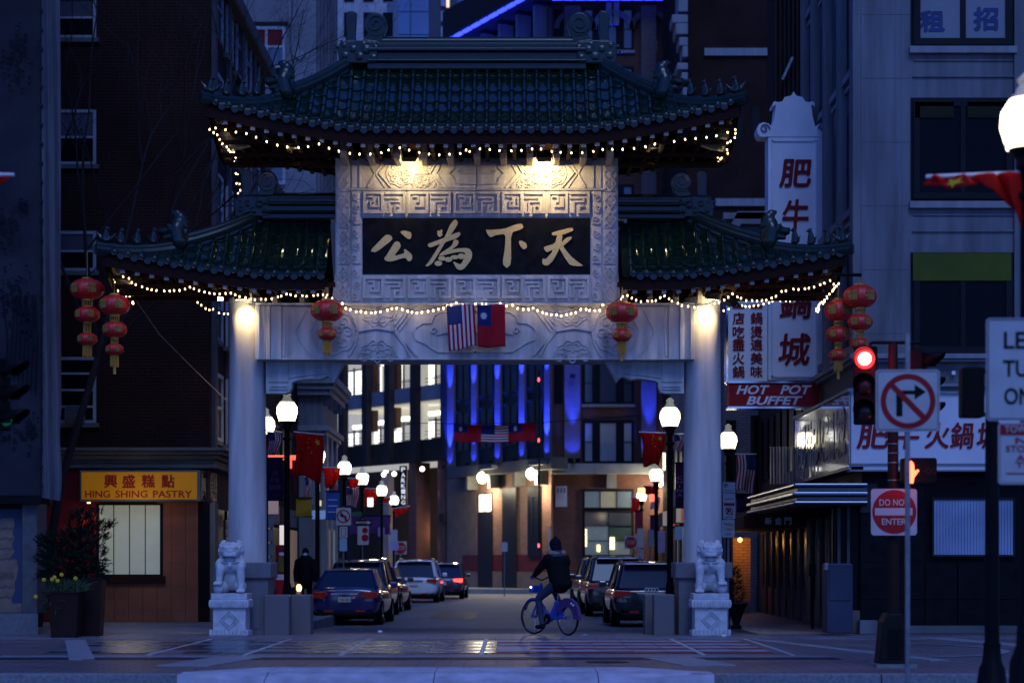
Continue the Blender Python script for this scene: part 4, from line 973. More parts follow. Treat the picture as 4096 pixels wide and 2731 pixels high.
# no right turn
Y = 19.14; s = Y / F
t = thing('no_turn_sign', 'white square no right turn sign on a thin square steel post', 'road sign', P(3632, 2814, Y))
MB().box(X_(3624, Y), X_(3641, Y), Y + .01, Y + .05, -.14, Z_(1330, Y)).build('post', GALV, t)
o = plate(t, 3503, 1478, 3759, 1725, Y, r=14)
b = MB(); ax = [(3597, 1668), (3597, 1572), (3611, 1572), (3611, 1668)]
def sq(pts, Y, dd, nm, m): return MB().pprism(pts, Y - dd, dd - .0005).build(nm, m, o)
sq([(3585, 1665), (3585, 1561), (3610, 1561), (3610, 1665)], Y, .002, 'arrow_shaft', BLACKP)
sq([(3603, 1561), (3659, 1561), (3659, 1537), (3704, 1567), (3659, 1597), (3659, 1577), (3610, 1577)], Y, .003, 'arrow_head', BLACKP)
ringp(MB(), pxz(3632, 1604, Y), 99 * s, 22 * s, Y, .004).build('prohibition_ring', REDP, o)
MB().pprism([(3557, 1545), (3575, 1532), (3707, 1665), (3690, 1680)], Y - .005, .004).build('prohibition_bar', REDP, o)
# do not enter
Y = 26.0; s = Y / F
DP = Y
# main signal pole
t = thing('traffic_signal', 'traffic signal pole with lit red light, second head and pedestrian hand', 'traffic light', P(3575, 2660, Y))
MB().lathe([(.075, Z_(2450, Y)), (.07, Z_(1720, Y)), (.062, Z_(1380, Y)), (.03, Z_(1370, Y))], (X_(3572, Y), Y, 0), 14).build('pole', mat('pole_brown', (.04, .022, .018), .5), t, smooth=30)
xx = X_(3569, Y); MB().prism([(xx - .21, 0), (xx + .21, 0), (xx + .155, .58), (xx + .09, .70), (xx - .09, .70), (xx - .155, .58)], Y - .2, Y + .2).build('cast_base', mat('cast_base', (.02, .022, .02), .5), t, bevel=.02)
MB().box(xx - .25, xx + .27, Y - .25, Y + .25, -.01, .045).build('base_slab', CONC, t)
MB().box(xx - .10, xx + .10, Y - .205, Y - .2, .1, .5).build('access_door', IRON, t, bevel=.004)
for yy in (1775, 1812, 1850, 1920): MB().lathe([(.078, -.006), (.078, .006)], (X_(3573, Y), Y, Z_(yy, Y)), 14).build('band', GALV, t)
MB().tube([P(3480, 1378, Y), P(3490, 1370, Y), P(3680, 1370, Y), P(3690, 1380, Y)], .022, 8).build('arm', IRON, t)
HOUS = mat('signal_housing', (.012, .010, .010), .5, var=.2)
LRED = noemis(mat('red_light_on', (1, .1, .05), .4, var=0, emit=(1, .012, .015), es=5)); LHOT = noemis(mat('red_light_core', (1, .5, .5), .4, var=0, emit=(1, .25, .28), es=14))
LOFF = mat('lens_off', (.03, .012, .01), .3, var=0); LGR = mat('green_lens', (.01, .10, .06), .3, var=0, emit=(0, .5, .3), es=.08)
def head(t, cx, y0, y1, Y, lit=0, yaw=0, w=64):
    """three lens signal head facing the camera, turned by yaw"""
    x = X_(cx, Y); W_ = w * Y / F; zt, zb = Z_(y0, Y), Z_(y1, Y); M = Matrix.Translation((x, Y, 0)) @ Matrix.Rotation(yaw, 4, 'Z')
    o = MB().box(-W_ * .55, W_ * .55, 0, .2, zb, zt, M).build('signal_housing', HOUS, t, bevel=.015)
    for i in range(3):
        z = lerp(zt, zb, (i + .5) / 3); r = min(W_ * .5, (zt - zb) / 6.3)
        ml = Matrix.Translation((x, Y, z)) @ Matrix.Rotation(yaw, 4, 'Z') @ Matrix.Rotation(R(90), 4, 'X')
        L_ = LRED if (lit == 1 and i == 0) else (LGR if i == 2 and not lit else LOFF)
        b = MB(); b.lathe([(r * .93, .0), (r * .8, .03), (r * .45, .05), (0.0, .055)], (0, 0, 0), 22); b.xf(ml); b.build('lens', L_, o, smooth=True)
        if lit == 1 and i == 0:
            b = MB(); b.lathe([(r * .62, .052), (r * .4, .060), (0, .066)], (0, 0, 0), 22); b.xf(ml); b.build('lens_glow', LHOT, o, smooth=True)
        b = MB(); n = 14; vs = []
        for q in range(n + 1):
            a = R(-35 + 250 * q / n); dd = .26 - .10 * (1 - math.sin(max(0, math.sin(a)) * 1.57))
            vs += [(r * math.cos(a), r * math.sin(a), 0), (r * 1.02 * math.cos(a), r * 1.02 * math.sin(a), dd if 180 > -35 + 250 * q / n > 0 else .12)]
        b.add(vs, [(2 * q, 2 * q + 1, 2 * q + 3, 2 * q + 2) for q in range(n)]); b.xf(ml)
        v = b.build('visor', HOUS, o, smooth=True); q = v.modifiers.new('thick', 'SOLIDIFY'); q.thickness = .006
    return o
head(t, 3460, 1384, 1695, Y, 1, R(-14), 84)
head(t, 3700, 1395, 1695, Y, 0, R(62), 66)
plight(P(3466, 1437, Y - .4), 12, (1, .06, .08), .1, t)
# pedestrian signal
MB().pprism(rrect(3612, 1830, 3748, 1930, 10), Y - .22, .22).build('pedestrian_signal', HOUS, t, bevel=.01)
LH = noemis(mat('hand_led', (1, .3, .1), .4, var=0, emit=(1, .09, .03), es=5))
MB().pprism([(3640, 1932), (3636, 1900), (3634, 1858), (3636, 1845), (3644, 1842), (3652, 1848), (3657, 1860), (3658, 1882), (3673, 1876), (3677, 1882), (3664, 1900), (3656, 1912), (3654, 1932)], Y - .235, .012).build('hand_symbol', LH, t)
for k, (x, yy) in enumerate(((3700, 1868), (3722, 1868))):
    ringp(MB(), pxz(x, 1886, Y), .04, .006, Y - .225, .002, 4).build('countdown_digit', mat('dim_led', (.06, .02, .015), .5), t)
plight(P(3655, 1885, Y - .5), 3, (1, .15, .05), .06, t)
t2 = thing('do_not_enter_sign', 'square white and red do not enter sign on the signal pole', 'road sign', P(3576, 2045, Y - .14))
o = plate(t2, 3484, 1954, 3668, 2140, Y - .13, r=12, border=None)
disc(pxz(3577, 2046, Y - .13), .285, Y - .131, .002).build('red_disc', REDP, o)
MB().pprism([(3500, 2031), (3650, 2031), (3650, 2060), (3500, 2060)], Y - .136, .002).build('white_bar', SW, o)
ptext('DO NOT', 3517, 1996, 3636, 2022, Y - .135, SW, o, bold=.012); ptext('ENTER', 3527, 2073, 3624, 2098, Y - .135, SW, o, bold=.012)
MB().box(X_(3560, Y), X_(3590, Y), Y - .13, Y - .05, Z_(2000, Y), Z_(1990, Y)).build('clamp', GALV, o)

# foreground right: dark post with signal head seen from behind, lamp post with signs
Y = 20.0
t = thing('signal_post', 'near dark post with flared base and a signal seen from behind', 'traffic light', (X_(3970, Y), Y, 0))
MB().lathe([(.075, .5), (.068, Z_(1700, Y)), (.06, Z_(1500, Y)), (.02, Z_(1490, Y))], (X_(3968, Y), Y, 0), 14).build('post', IRON, t, smooth=30)
MB().lathe([(.20, 0), (.20, .08), (.15, .16), (.13, .3), (.1, .36), (.085, .5), (.09, .55)], (X_(3968, Y), Y, 0), 14).build('base', IRON, t, smooth=30)
MB().pprism(rrect(3850, 1466, 3940, 1668, 10), Y, .2).build('signal_back', HOUS, t, bevel=.015)
MB().tube([P(3900, 1655, Y + .1), P(3968, 1660, Y + .05)], .02, 8).tube([P(3900, 1480, Y + .1), P(3968, 1490, Y + .05)], .02, 8).build('bracket', IRON, t)
Y = 16.2
fl = lamp('nearest street lamp with large lit globe at the right edge', 4112, 498, Y, 12, group='acorn-globe street lamps')
LS = 17.6
t = thing('left_turn_sign', 'white left turn sign cut off by the right edge of view', 'road sign', P(4110, 1475, Y - .12))
o = plate(t, 3945, 1272, 4285, 1682, Y - .12, r=16, bw=4)
text('LEFT', (X_(4001, Y), Z_(1400, Y), X_(4190, Y), Z_(1334, Y)), Y - .121, BLACKP, o, bold=.012)
text('TURN', (X_(3997, Y), Z_(1512, Y), X_(4205, Y), Z_(1446, Y)), Y - .121, BLACKP, o, bold=.012)
text('ONLY', (X_(4002, Y), Z_(1622, Y), X_(4195, Y), Z_(1556, Y)), Y - .121, BLACKP, o, bold=.012)
t = thing('tow_zone_sign', 'white and red tow zone no stopping sign below the left turn sign', 'road sign', P(4110, 1810, Y - .12))
o = plate(t, 3993, 1690, 4220, 1936, Y - .11, r=14, border=REDP)
MB().pprism([(4000, 1697), (4213, 1697), (4213, 1740), (4000, 1740)], Y - .114, .003).build('red_header', REDP, o)
text('TOW ZONE', (X_(4004, Y), Z_(1733, Y), X_(4200, Y), Z_(1704, Y)), Y - .1145, SW, o, bold=.01)
for q, (a, b_, y0, y1) in {'NO': (4048, 4160, 1752, 1778), 'STOPPING': (4010, 4200, 1784, 1810), 'ANY': (4050, 4160, 1822, 1845), 'TIME': (4048, 4162, 1850, 1874)}.items():
    text(q, (X_(a, Y), Z_(y1, Y), X_(b_, Y), Z_(y0, Y)), Y - .111, REDP, o, bold=.005)
MB().pprism([(4024, 1890), (4200, 1890), (4200, 1897), (4024, 1897)], Y - .112, .001).build('red_line', REDP, o)
pf = thing('pole_flag', 'red flag draped over its staff at the right edge', 'flag', P(4090, 690, Y), 'flags on the street lamp posts')
a_, b_ = P(4110, 690, Y), P(3704, 707, Y); MB().tube([a_, b_], .016, 6).build('staff', WHITE, pf)
def fd(u, v):
    p = a_.lerp(b_, u); dp = lerp(.54, .055, min(1, u / .45)) if u < .45 else .055 + .05 * math.sin((u - .45) * 5.5)
    sh = .10 if u < .4 else .0
    return p + Vector((.03 * math.sin(v * 3 + u * 20) - sh * v * (u < .45) * -.4, -.03 + .04 * math.sin(u * 26 + v), -dp * v))
ob = cloth(pf, fd, 40, 10, None, [mat('lit_flag_red', (0, 0, 0))])
b = MB(); star_at(b, fd, .72, .6, .06, .4, rot=.5, off=(0, -.02, 0)); b.build('star', FY, ob)
# flag tip at the left edge
Y = 17
pf = thing('pole_flag', 'tip of a red flag on its staff at the left edge', 'flag', P(-60, 700, Y), 'flags on the street lamp posts')
MB().tube([P(-150, 694, Y), P(56, 700, Y)], .016, 6).build('staff', WHITE, pf)
cloth(pf, lambda u, v: P(lerp(-150, 52, u), 703 + v * lerp(160, 4, min(1, u * 1.05)), Y + .05 * math.sin(u * 12)), 16, 6, None, [mat('lit_flag_red', (0, 0, 0))])
# left edge signal seen from the side
Y = 19.5
t = thing('edge_signal', 'dark signal head seen from the side at the left edge', 'traffic light', P(30, 1600, Y))
head(t, 22, 1432, 1722, Y, 0, R(66), 66)
pole(t, -40, 1400, 2830, Y, .06, IRON)

# small street signs further down
def post_sign(label, px, Y, y0, yb, cat='road sign', name='street_sign', r=.025):
    t = thing(name, label, cat, P(px, yb, Y)); pole(t, px, y0, yb, Y + .05, r, GALV); return t
t = post_sign('white no left turn sign on the left pavement', 1374, 56, 2025, 2430, name='no_left_turn_sign')
o = plate(t, 1345, 2030, 1404, 2100, 56, r=5, border=None); ringp(MB(), pxz(1374, 2064, 56), .17, .035, 55.998, .004, 30).build('prohibition_ring', REDP, o)
MB().pprism([(1357, 2058), (1370, 2052), (1370, 2057), (1386, 2064), (1386, 2082), (1380, 2082), (1378, 2070), (1370, 2066), (1370, 2070)], 55.99, .006).build('arrow', BLACKP, o)
MB().pprism([(1360, 2048), (1364, 2044), (1390, 2078), (1386, 2082)], 55.985, .004).build('prohibition_bar', REDP, o)
plate(t, 1358, 2105, 1390, 2150, 56, r=3, border=REDP, bw=2, name='parking_plate'); plate(t, 1358, 2152, 1388, 2203, 56, mat('pale_blue_plate', (.28, .42, .55), .5), r=3, border=None, name='blue_plate')
t = post_sign('black and white one way sign above a do not enter sign', 1450, 68, 2072, 2400, name='one_way_sign')
o = plate(t, 1418, 2078, 1488, 2100, 68, BLACKP, r=3, border=None); MB().pprism([(1424, 2085), (1470, 2085), (1470, 2081), (1485, 2089), (1470, 2097), (1470, 2093), (1424, 2093)], 67.99, .008).build('arrow', SW, o)
ptext('ONE WAY', 1430, 2086, 1466, 2092, 67.985, BLACKP, o)
o = plate(t, 1430, 2103, 1475, 2178, 68, r=4, border=None); disc(pxz(1460, 2120, 68), .10, 67.995).build('red_disc', REDP, o); disc(pxz(1460, 2150, 68), .12, 67.995).build('red_disc', REDP, o)
tag(MB().pbox(1406, 2046, 1448, 2064, 69, .02).build('street_name_sign', mat('green_sign', (.02, .12, .06), .5)), 'small green street name sign above the one way sign', 'road sign')
for px, Yq, cy, rr, lab in ((1602, 96, 2190, 24, 'octagonal red stop sign on the left, far down the street'), (2523, 80, 2168, 24, 'octagonal red stop sign on the right beyond the parked cars')):
    t = post_sign(lab, px, Yq, cy - 24, 2390, name='stop_sign', r=.03)
    sz = rr * Yq / F; c = pxz(px, cy, Yq); plate(t, px - 25, cy - 26, px + 25, cy + 26, Yq + .02, r=3, border=None, name='backing')
    o = MB().prism([(c[0] + sz * 1.0 * math.cos(R(22.5 + 45 * i)), c[1] + sz * math.sin(R(22.5 + 45 * i))) for i in range(8)], Yq - .01, Yq + .01).build('octagon', mat('stop_red', (.5, .02, .01), .5), t)
    ptext('STOP', px - 17, cy - 8, px + 17, cy + 8, Yq - .012, SW, o, bold=.01)
def small(label, px, Yq, x0, y0, x1, y1, m=SW, yb=2390, bd=None):
    t = post_sign(label, px, Yq, y0 - 4, yb, name='parking_sign'); plate(t, x0, y0, x1, y1, Yq, m, r=3, border=bd, bw=2); return t
small('pale sign on a leaning post before the brick building', 2018, 96, 2007, 2168, 2030, 2205)
small('pair of pale parking plates left of the stop sign', 1522, 84, 1512, 2108, 1538, 2145, mat('lilac_plate', (.35, .30, .45), .5))
t = small('blank white plates on a post just left of the far stop sign', 1580, 92, 1560, 2118, 1590, 2165); plate(t, 1556, 2165, 1594, 2200, 92, mat('lilac_plate', (0, 0, 0)), r=3, border=None)
t = small('grey and white parking plates right of the right stop sign', 2560, 70, 2549, 2112, 2576, 2190); plate(t, 2550, 2195, 2574, 2235, 70, r=3, border=REDP, bw=2)
small('blue-grey plate left of the right lamp post', 2600, 66, 2590, 2118, 2615, 2186, mat('slate_plate', (.2, .24, .3), .5))
small('lilac plate beside the right lamp post', 2648, 62, 2632, 2122, 2660, 2210, mat('lilac_plate', (0, 0, 0)), yb=2400)
tq = small('pale blue plate between the right lamp post and column', 2716, 52, 2700, 2105, 2730, 2158, mat('pale_blue_plate', (0, 0, 0)), yb=2400)
# regulation plates beside the right column
Y = 37.4; t = thing('parking_sign', 'street cleaning and no parking plates beside the right column', 'road sign', P(2914, 2500, Y + 4)); 
Y = 41.4; t.location = (X_(2914, Y), Y, 0); pole(t, 2914, 1925, 2520, Y + .05, .03)
o = plate(t, 2892, 1928, 2941, 2010, Y, r=4, border=None); ringp(MB(), pxz(2904, 1941, Y), .035, .009, Y - .001, .003, 20).build('no_parking_ring', REDP, o)
ptext('P', 2899, 1935, 2909, 1948, Y - .001, BLACKP, o); ptext('Street\nCleaning', 2894, 1956, 2938, 1975, Y - .001, mat('sign_green_ink', (.02, .1, .07), .6), o); MB().pbox(2898, 1993, 2936, 1996, Y - .003, .002).build('red_line', REDP, o)
o = plate(t, 2893, 2012, 2941, 2075, Y, r=4, border=None); MB().pbox(2896, 2012, 2939, 2022, Y - .003, .002).build('red_header', REDP, o)
ringp(MB(), pxz(2917, 2044, Y), .075, .016, Y - .001, .003, 24).build('no_parking_ring', REDP, o); ptext('P', 2909, 2034, 2925, 2055, Y - .001, BLACKP, o, bold=.02)
MB().pprism([(2901, 2030), (2904, 2027), (2934, 2058), (2931, 2061)], Y - .005, .002).build('prohibition_bar', REDP, o); MB().pprism([(2902, 2068), (2908, 2064), (2908, 2067), (2926, 2067), (2926, 2064), (2932, 2068), (2926, 2072), (2926, 2069), (2908, 2069), (2908, 2072)], Y - .004, .002).build('double_arrow', BLACKP, o)
t = thing('parking_sign', 'white parking two hour limit plate low beside the right column', 'road sign', (X_(2914, Y), Y - .02, 0)); o = plate(t, 2888, 2078, 2938, 2148, Y - .02, r=4, border=None)
ptext('Parking\n2 Hour\nLimit', 2895, 2088, 2932, 2140, Y - .021, mat('sign_green_ink', (0, 0, 0)), o)
# vertical parking sign
Y = 100; t = thing('garage_sign', 'tall dark vertical sign with lit white letters spelling parking', 'sign', P(1613, 1950, Y))
MB().pbox(1598, 1862, 1628, 2022, Y, .3).build('sign_box', BLACKP, t)
for i, ch in enumerate('PARKING'): ptext(ch, 1605, 1868 + i * 22, 1621, 1885 + i * 22, Y - .01, mat('lit_letter', (1, 1, 1), .5, var=0, emit=(.9, .9, .8), es=.5), t, bold=.02)
# ---- stone lions, granite blocks ---------------------------------------------------------------
def lion(label, px, Y, ball_side):
    x = X_(px, Y); t = thing('stone_lion', label, 'statue', (x, Y, 0), 'guardian lions of the gate')
    s = Y / F; zt = Z_(2371, Y); c = lambda u, v, w=0: Vector((x + u, Y + w, zt + v))
    # pedestal
    o = MB().box(x - .30, x + .30, Y - .30, Y + .30, .0, Z_(2430, Y)).build('pedestal', LION, t, bevel=.01)
    MB().box(x - .345, x + .345, Y - .345, Y + .345, 0, .11).build('plinth', LION, o, bevel=.012)
    b = MB()
    for i in range(10):
        u = -.33 + i * .0733; b.box(u + x - .028, u + x + .028, Y - .37, Y - .33, .02, .13)
    b.build('plinth_flutes', LION, o, bevel=.01, kind='stuff')
    MB().box(x - .36, x + .36, Y - .36, Y + .36, Z_(2430, Y), Z_(2395, Y)).build('lotus_band', LION, o, bevel=.03)
    b = MB()
    for i in range(13): b.ball((x - .345 + i * .0575, Y - .36, Z_(2412, Y)), (.026, .02, .075), 6, 5)
    b.build('lotus_petals', LION, o, kind='stuff')
    MB().box(x - .33, x + .33, Y - .33, Y + .33, Z_(2395, Y), zt).build('top_slab', LION, o, bevel=.01)
    b = MB(); cc = (x, Z_(2475, Y))
    for r in (.17, .11): b.ribbon([(cc[0] - r, cc[1]), (cc[0], cc[1] + r), (cc[0] + r, cc[1]), (cc[0], cc[1] - r)], .014, Y - .3, .014, closed=True)
    b.build('carved_diamond', LION, o)
    # body: haunches, chest, legs, head, one continuous mesh
    b = MB()
    b.ball(c(0, .30, .12), (.23, .22, .26), 14, 10); b.ball(c(0, .52, -.02), (.235, .2, .17), 14, 10); b.ball(c(-.15, .12, .1), (.12, .2, .13)); b.ball(c(.15, .12, .1), (.12, .2, .13))
    for e in (-1, 1):
        b.ball(c(e * .19, .52, -.08), (.10, .12, .13)); up = .14 if e == ball_side else 0
        b.cap(c(e * .185, .46, -.14), c(e * .205, .10 + up, -.17), .085, .062, 12); b.ball(c(e * .21, .05 + up, -.22), (.085, .11, .05))
        for k in range(4): b.cap(c(e * .21 - .06 + .04 * k, .055 + up, -.30), c(e * .21 - .06 + .04 * k, .03 + up, -.33), .024, .02, 6)
        if up: b.ball(c(e * .21, .09, -.2), .10)
    b.ball(c(0, .77, -.1), (.19, .17, .15), 14, 10); b.ball(c(0, .70, -.24), (.13, .09, .07)); b.ball(c(0, .765, -.27), (.06, .05, .035))
    b.ball(c(-.07, .81, -.23), (.035, .03, .03)); b.ball(c(.07, .81, -.23), (.035, .03, .03)); b.cap(c(-.12, .85, -.21), c(-.03, .83, -.25), .028, .02, 6); b.cap(c(.12, .85, -.21), c(.03, .83, -.25), .028, .02, 6)
    b.ball(c(0, .62, -.22), (.11, .05, .045))
    for e in (-1, 1):
        b.ball(c(e * .2, .79, -.06), (.045, .05, .06))
        for k in range(7):
            a = R(-70 + k * 26); b.ball(c(e * (.13 + .07 * math.cos(a)), .78 + .16 * math.sin(a), -.02), .048, 8, 6)
    for k in range(6): a = math.pi * (k + .5) / 6; b.ball(c(.17 * math.cos(a), .83 + .075 * math.sin(a), -.1), .05, 8, 6)
    for k in range(5): a = math.pi * (k + .5) / 5; b.ball(c(.1 * math.cos(a), .86 + .05 * math.sin(a), -.17), .036, 8, 6)
    b.build('lion_body', LION, t, remesh=.012)
    b = MB()
    b.tube([c(-.21, .60, -.14), c(-.12, .57, -.2), c(0, .56, -.235), c(.12, .57, -.2), c(.21, .60, -.14)], .018, 8); b.ball(c(0, .51, -.245), (.04, .035, .05), 10, 8)
    b.build('collar_bell', LION, t, smooth=True)
    b = MB(); b.tube([c(-.11, .655, -.285), c(-.05, .672, -.305), c(0, .675, -.31), c(.05, .672, -.305), c(.11, .655, -.285)], .016, 6); b.build('mouth', mat('mouth_shade', (.10, .09, .09), .8), t)
    return t
lion('left pale stone guardian lion on its pedestal, before the left column', 926, 37.0, -1)
lion('right pale stone guardian lion on its pedestal, before the right column', 2838, 37.0, 1)
def blockst(label, x0, y0, x1, y1, Y, d):
    t = MB().box(X_(x0, Y), X_(x1, Y), Y, Y + d, -.05, Z_(y0, Y)).build('granite_block', BLOCKM, None, bevel=.02); return tag(t, label, 'stone block', 'granite blocks at the gate')
blockst('left speckled granite block beside the left column base', 1056, 2378, 1156, 2540, 37.4, .5)
blockst('darker granite block right of its twin, near the sedan', 1159, 2378, 1242, 2525, 38.3, .6)
blockst('pale-faced granite block left of the right column base', 2616, 2376, 2698, 2540, 37.4, .5)
blockst('granite block set behind and left of the right one', 2580, 2376, 2625, 2530, 38.3, .6)

# ---- planters ------------------------------------------------------------------------------------
POT = mat('planter_brown', (.045, .022, .020), .5, var=.25)
def planter(label, cx, Y, hw, hb, y0):
    x = X_(cx, Y); a, b_ = hw * Y / F, hb * Y / F; z = Z_(y0, Y); t = thing('planter', label, 'planter', (x, Y, 0), 'tapered brown planters')
    vs = [(x - b_, Y - b_, 0), (x + b_, Y - b_, 0), (x + b_, Y + b_, 0), (x - b_, Y + b_, 0), (x - a, Y - a, z), (x + a, Y - a, z), (x + a, Y + a, z), (x - a, Y + a, z)]
    MB().add(vs, [(3, 2, 1, 0), (0, 1, 5, 4), (1, 2, 6, 5), (2, 3, 7, 6), (3, 0, 4, 7)]).build('pot', POT, t, bevel=.01)
    MB().box(x - a - .015, x + a + .015, Y - a - .015, Y + a + .015, z - .03, z + .005).build('rim', POT, t, bevel=.008)
    MB().box(x - a * .9, x + a * .9, Y - a * .9, Y + a * .9, z - .02, z + .012).build('soil', mat('soil', (.02, .015, .01), .9), t); return t, x, z
t1, x1_, z1_ = planter('front brown tapered planter with daffodils', 265, 36.2, 62, 50, 2365)
t2_, x2_, z2_ = planter('rear taller brown tapered planter holding the evergreen', 365, 36.9, 52, 40, 2310)
LEAF = mat('evergreen_needles', (.020, .035, .022), .7, var=.5, vs=6); LEAF2 = mat('daffodil_leaf', (.03, .06, .02), .6, var=.3)
def tuft(b, p, d, L, w=.012, n=14):
    d = d.normalized()
    for i in range(n):
        f = (i + .5) / n; q = p + d * L * f; s = Vector((rnd.gauss(0, 1), rnd.gauss(0, 1), rnd.gauss(0, 1))); s = (s - d * s.dot(d)).normalized()
        tip = q + (s * .8 + d * .7).normalized() * rnd.uniform(.045, .085); n2 = d.cross(s) * w * .5
        b.add([q - n2, q + n2, tip], [(0, 1, 2)])
sh = thing('evergreen_shrub', 'dark bushy evergreen with feathery branches in the taller planter', 'shrub', (x2_, 36.9, z2_))
b = MB(); br = MB(); base = Vector((x2_ - .22, 36.9, z2_))
br.tube([base + Vector((.15, 0, -.05)), base + Vector((.02, 0, .5)), base + Vector((.05, 0, 1.05))], [.04, .03, .012], 6)
blobs = [(330, 2120, 60, 60), (300, 2180, 75, 55), (350, 2230, 75, 55), (240, 2170, 70, 28), (190, 2170, 40, 22), (280, 2260, 95, 45), (210, 2230, 50, 40), (400, 2110, 35, 22), (430, 2105, 26, 10), (400, 2160, 30, 18), (330, 2070, 50, 22), (380, 2060, 26, 10), (250, 2300, 90, 30), (400, 2290, 22, 28), (340, 2300, 70, 35)]
for cx, cy, rx, ry in blobs:
    for i in range(int(rx * ry / 26)):
        a = rnd.uniform(0, 6.28); k = rnd.random() ** .5
        p = P(cx + rx * k * math.cos(a), cy + ry * k * math.sin(a), 36.9 + rnd.uniform(-1, 1) * rx * .0042)
        d = (p - base - Vector((0, 0, .3))); d.z += .1; d += Vector((rnd.gauss(0, .15), rnd.gauss(0, .15), rnd.gauss(0, .1)))
        tuft(b, p, d, rnd.uniform(.08, .16), .016, 16)
    c = P(cx, cy, 36.9); br.tube([base + Vector((.05, 0, .25)), base.lerp(c, .5) + Vector((0, 0, .1)), c], [.018, .012, .005], 5)
b.build('needles', LEAF, sh, kind='stuff'); br.build('branches', mat('bark', (.03, .022, .018), .8), sh)
df = thing('daffodil_clump', 'clump of yellow daffodils and leaves in the front planter', 'flowers', (x1_, 36.2, z1_)); b = MB()
for i in range(260):
    p = Vector((x1_ + rnd.uniform(-.28, .3), 36.2 + rnd.uniform(-.24, .24), z1_)); h = rnd.uniform(.08, .3); l = Vector((rnd.gauss(0, .12), rnd.gauss(0, .1), h)); w = Vector((.012, 0, 0))
    b.add([p - w, p + w, p + l * .6 + w * .8, p + l + Vector((l.x * .6, 0, -.03)), p + l * .6 - w * .8], [(0, 1, 2, 3, 4)])
for i in range(180):
    p = Vector((x1_ + rnd.uniform(-.4, .05), 36.2 + rnd.uniform(-.3, .1), z1_ - rnd.uniform(0, .35))); l = Vector((rnd.gauss(-.06, .06), -.05, rnd.uniform(-.1, .08))); w = Vector((.015, 0, .01)); b.add([p - w, p + w, p + l], [(0, 1, 2)])
b.build('leaves', LEAF2, df, kind='stuff')
for px, py in ((175, 2318), (208, 2316), (246, 2297), (302, 2312), (230, 2322), (143, 2385), (218, 2308)):
    c = P(px, py, 36.0); b = MB()
    for k in range(6): a = k * math.pi / 3; b.ball(c + Vector((.022 * math.cos(a), 0, .022 * math.sin(a))), (.017, .006, .017), 6, 4)
    b.tube([c, c + Vector((0, -.03, 0))], [.010, .014], 6); b.build('flower', FY, df)
# bare shrub by right: small conifer in dark urn
t = thing('street_urn', 'dark urn with a small shrub behind the right gate base', 'planter', P(2950, 2490, 41))
MB().lathe([(.10, 0), (.12, .05), (.07, .1), (.10, .2), (.2, .45), (.24, .5), (.22, .52)], (X_(2945, 41), 41, 0), 14).build('urn', IRON, t, smooth=True)
b = MB()
for i in range(160): a = rnd.uniform(0, 6.28); h = rnd.random(); p = Vector((X_(2940, 41) + .16 * (1 - h) * math.cos(a), 41 + .16 * (1 - h) * math.sin(a), .5 + h * .75)); tuft(b, p, Vector((math.cos(a), math.sin(a), .5)), .1, .014, 8)
b.build('foliage', LEAF, t, kind='stuff')

# ---- bare street tree before the brick building --------------------------------------------------------
BARK = mat('bare_bark', (.05, .042, .045), .8, var=.2)
def bare(label, px, Y, zb, h, seed, lean=0.0, n1=5):
    r_ = random.Random(seed); base = Vector((X_(px, Y), Y, zb)); t = thing('bare_tree', label, 'tree', base, 'bare winter street trees')
    br = MB(); tw = MB()
    def grow(p, d, L, r, lv):
        q = [p]; 
        for i in range(4): d = (d + Vector((r_.gauss(0, .10), r_.gauss(0, .10), .04 if lv < 3 else .0))).normalized(); q.append(q[-1] + d * L / 4)
        (br if lv < 2 else tw).tube(q, [lerp(r, r * .55, i / 4) for i in range(5)], 6 if lv < 2 else 3, cap=False)
        if lv >= 5: return
        for i in range(3 if lv < 3 else 3):
            k = r_.randint(2, 4); a = r_.uniform(0, 6.28); sp = r_.uniform(.4, .8)
            u = d.cross(Vector((math.cos(a), math.sin(a), .2))).normalized(); grow(q[k], (d + u * sp).normalized(), L * r_.uniform(.55, .8), r * .5, lv + 1)
    tr = [base, base + Vector((lean * .3, 0, h * .2)), base + Vector((lean * .8, 0, h * .38))]
    MB().tube(tr, [.11, .09, .075], 8).build('trunk', BARK, t, smooth=True)
    for i in range(n1):
        a = i * 6.28 / n1 + r_.uniform(-.3, .3); grow(tr[-1], Vector((math.cos(a) * .6 + lean * .2, math.sin(a) * .4, .8)).normalized(), h * .3, .05, 0)
    br.build('limb', BARK, t, smooth=True); tw.build('twigs', BARK, t, kind='stuff'); return t
bare('bare winter tree leaning out before the dark brick building', 150, 42.5, 0, 15, 5, 1.6, 6)

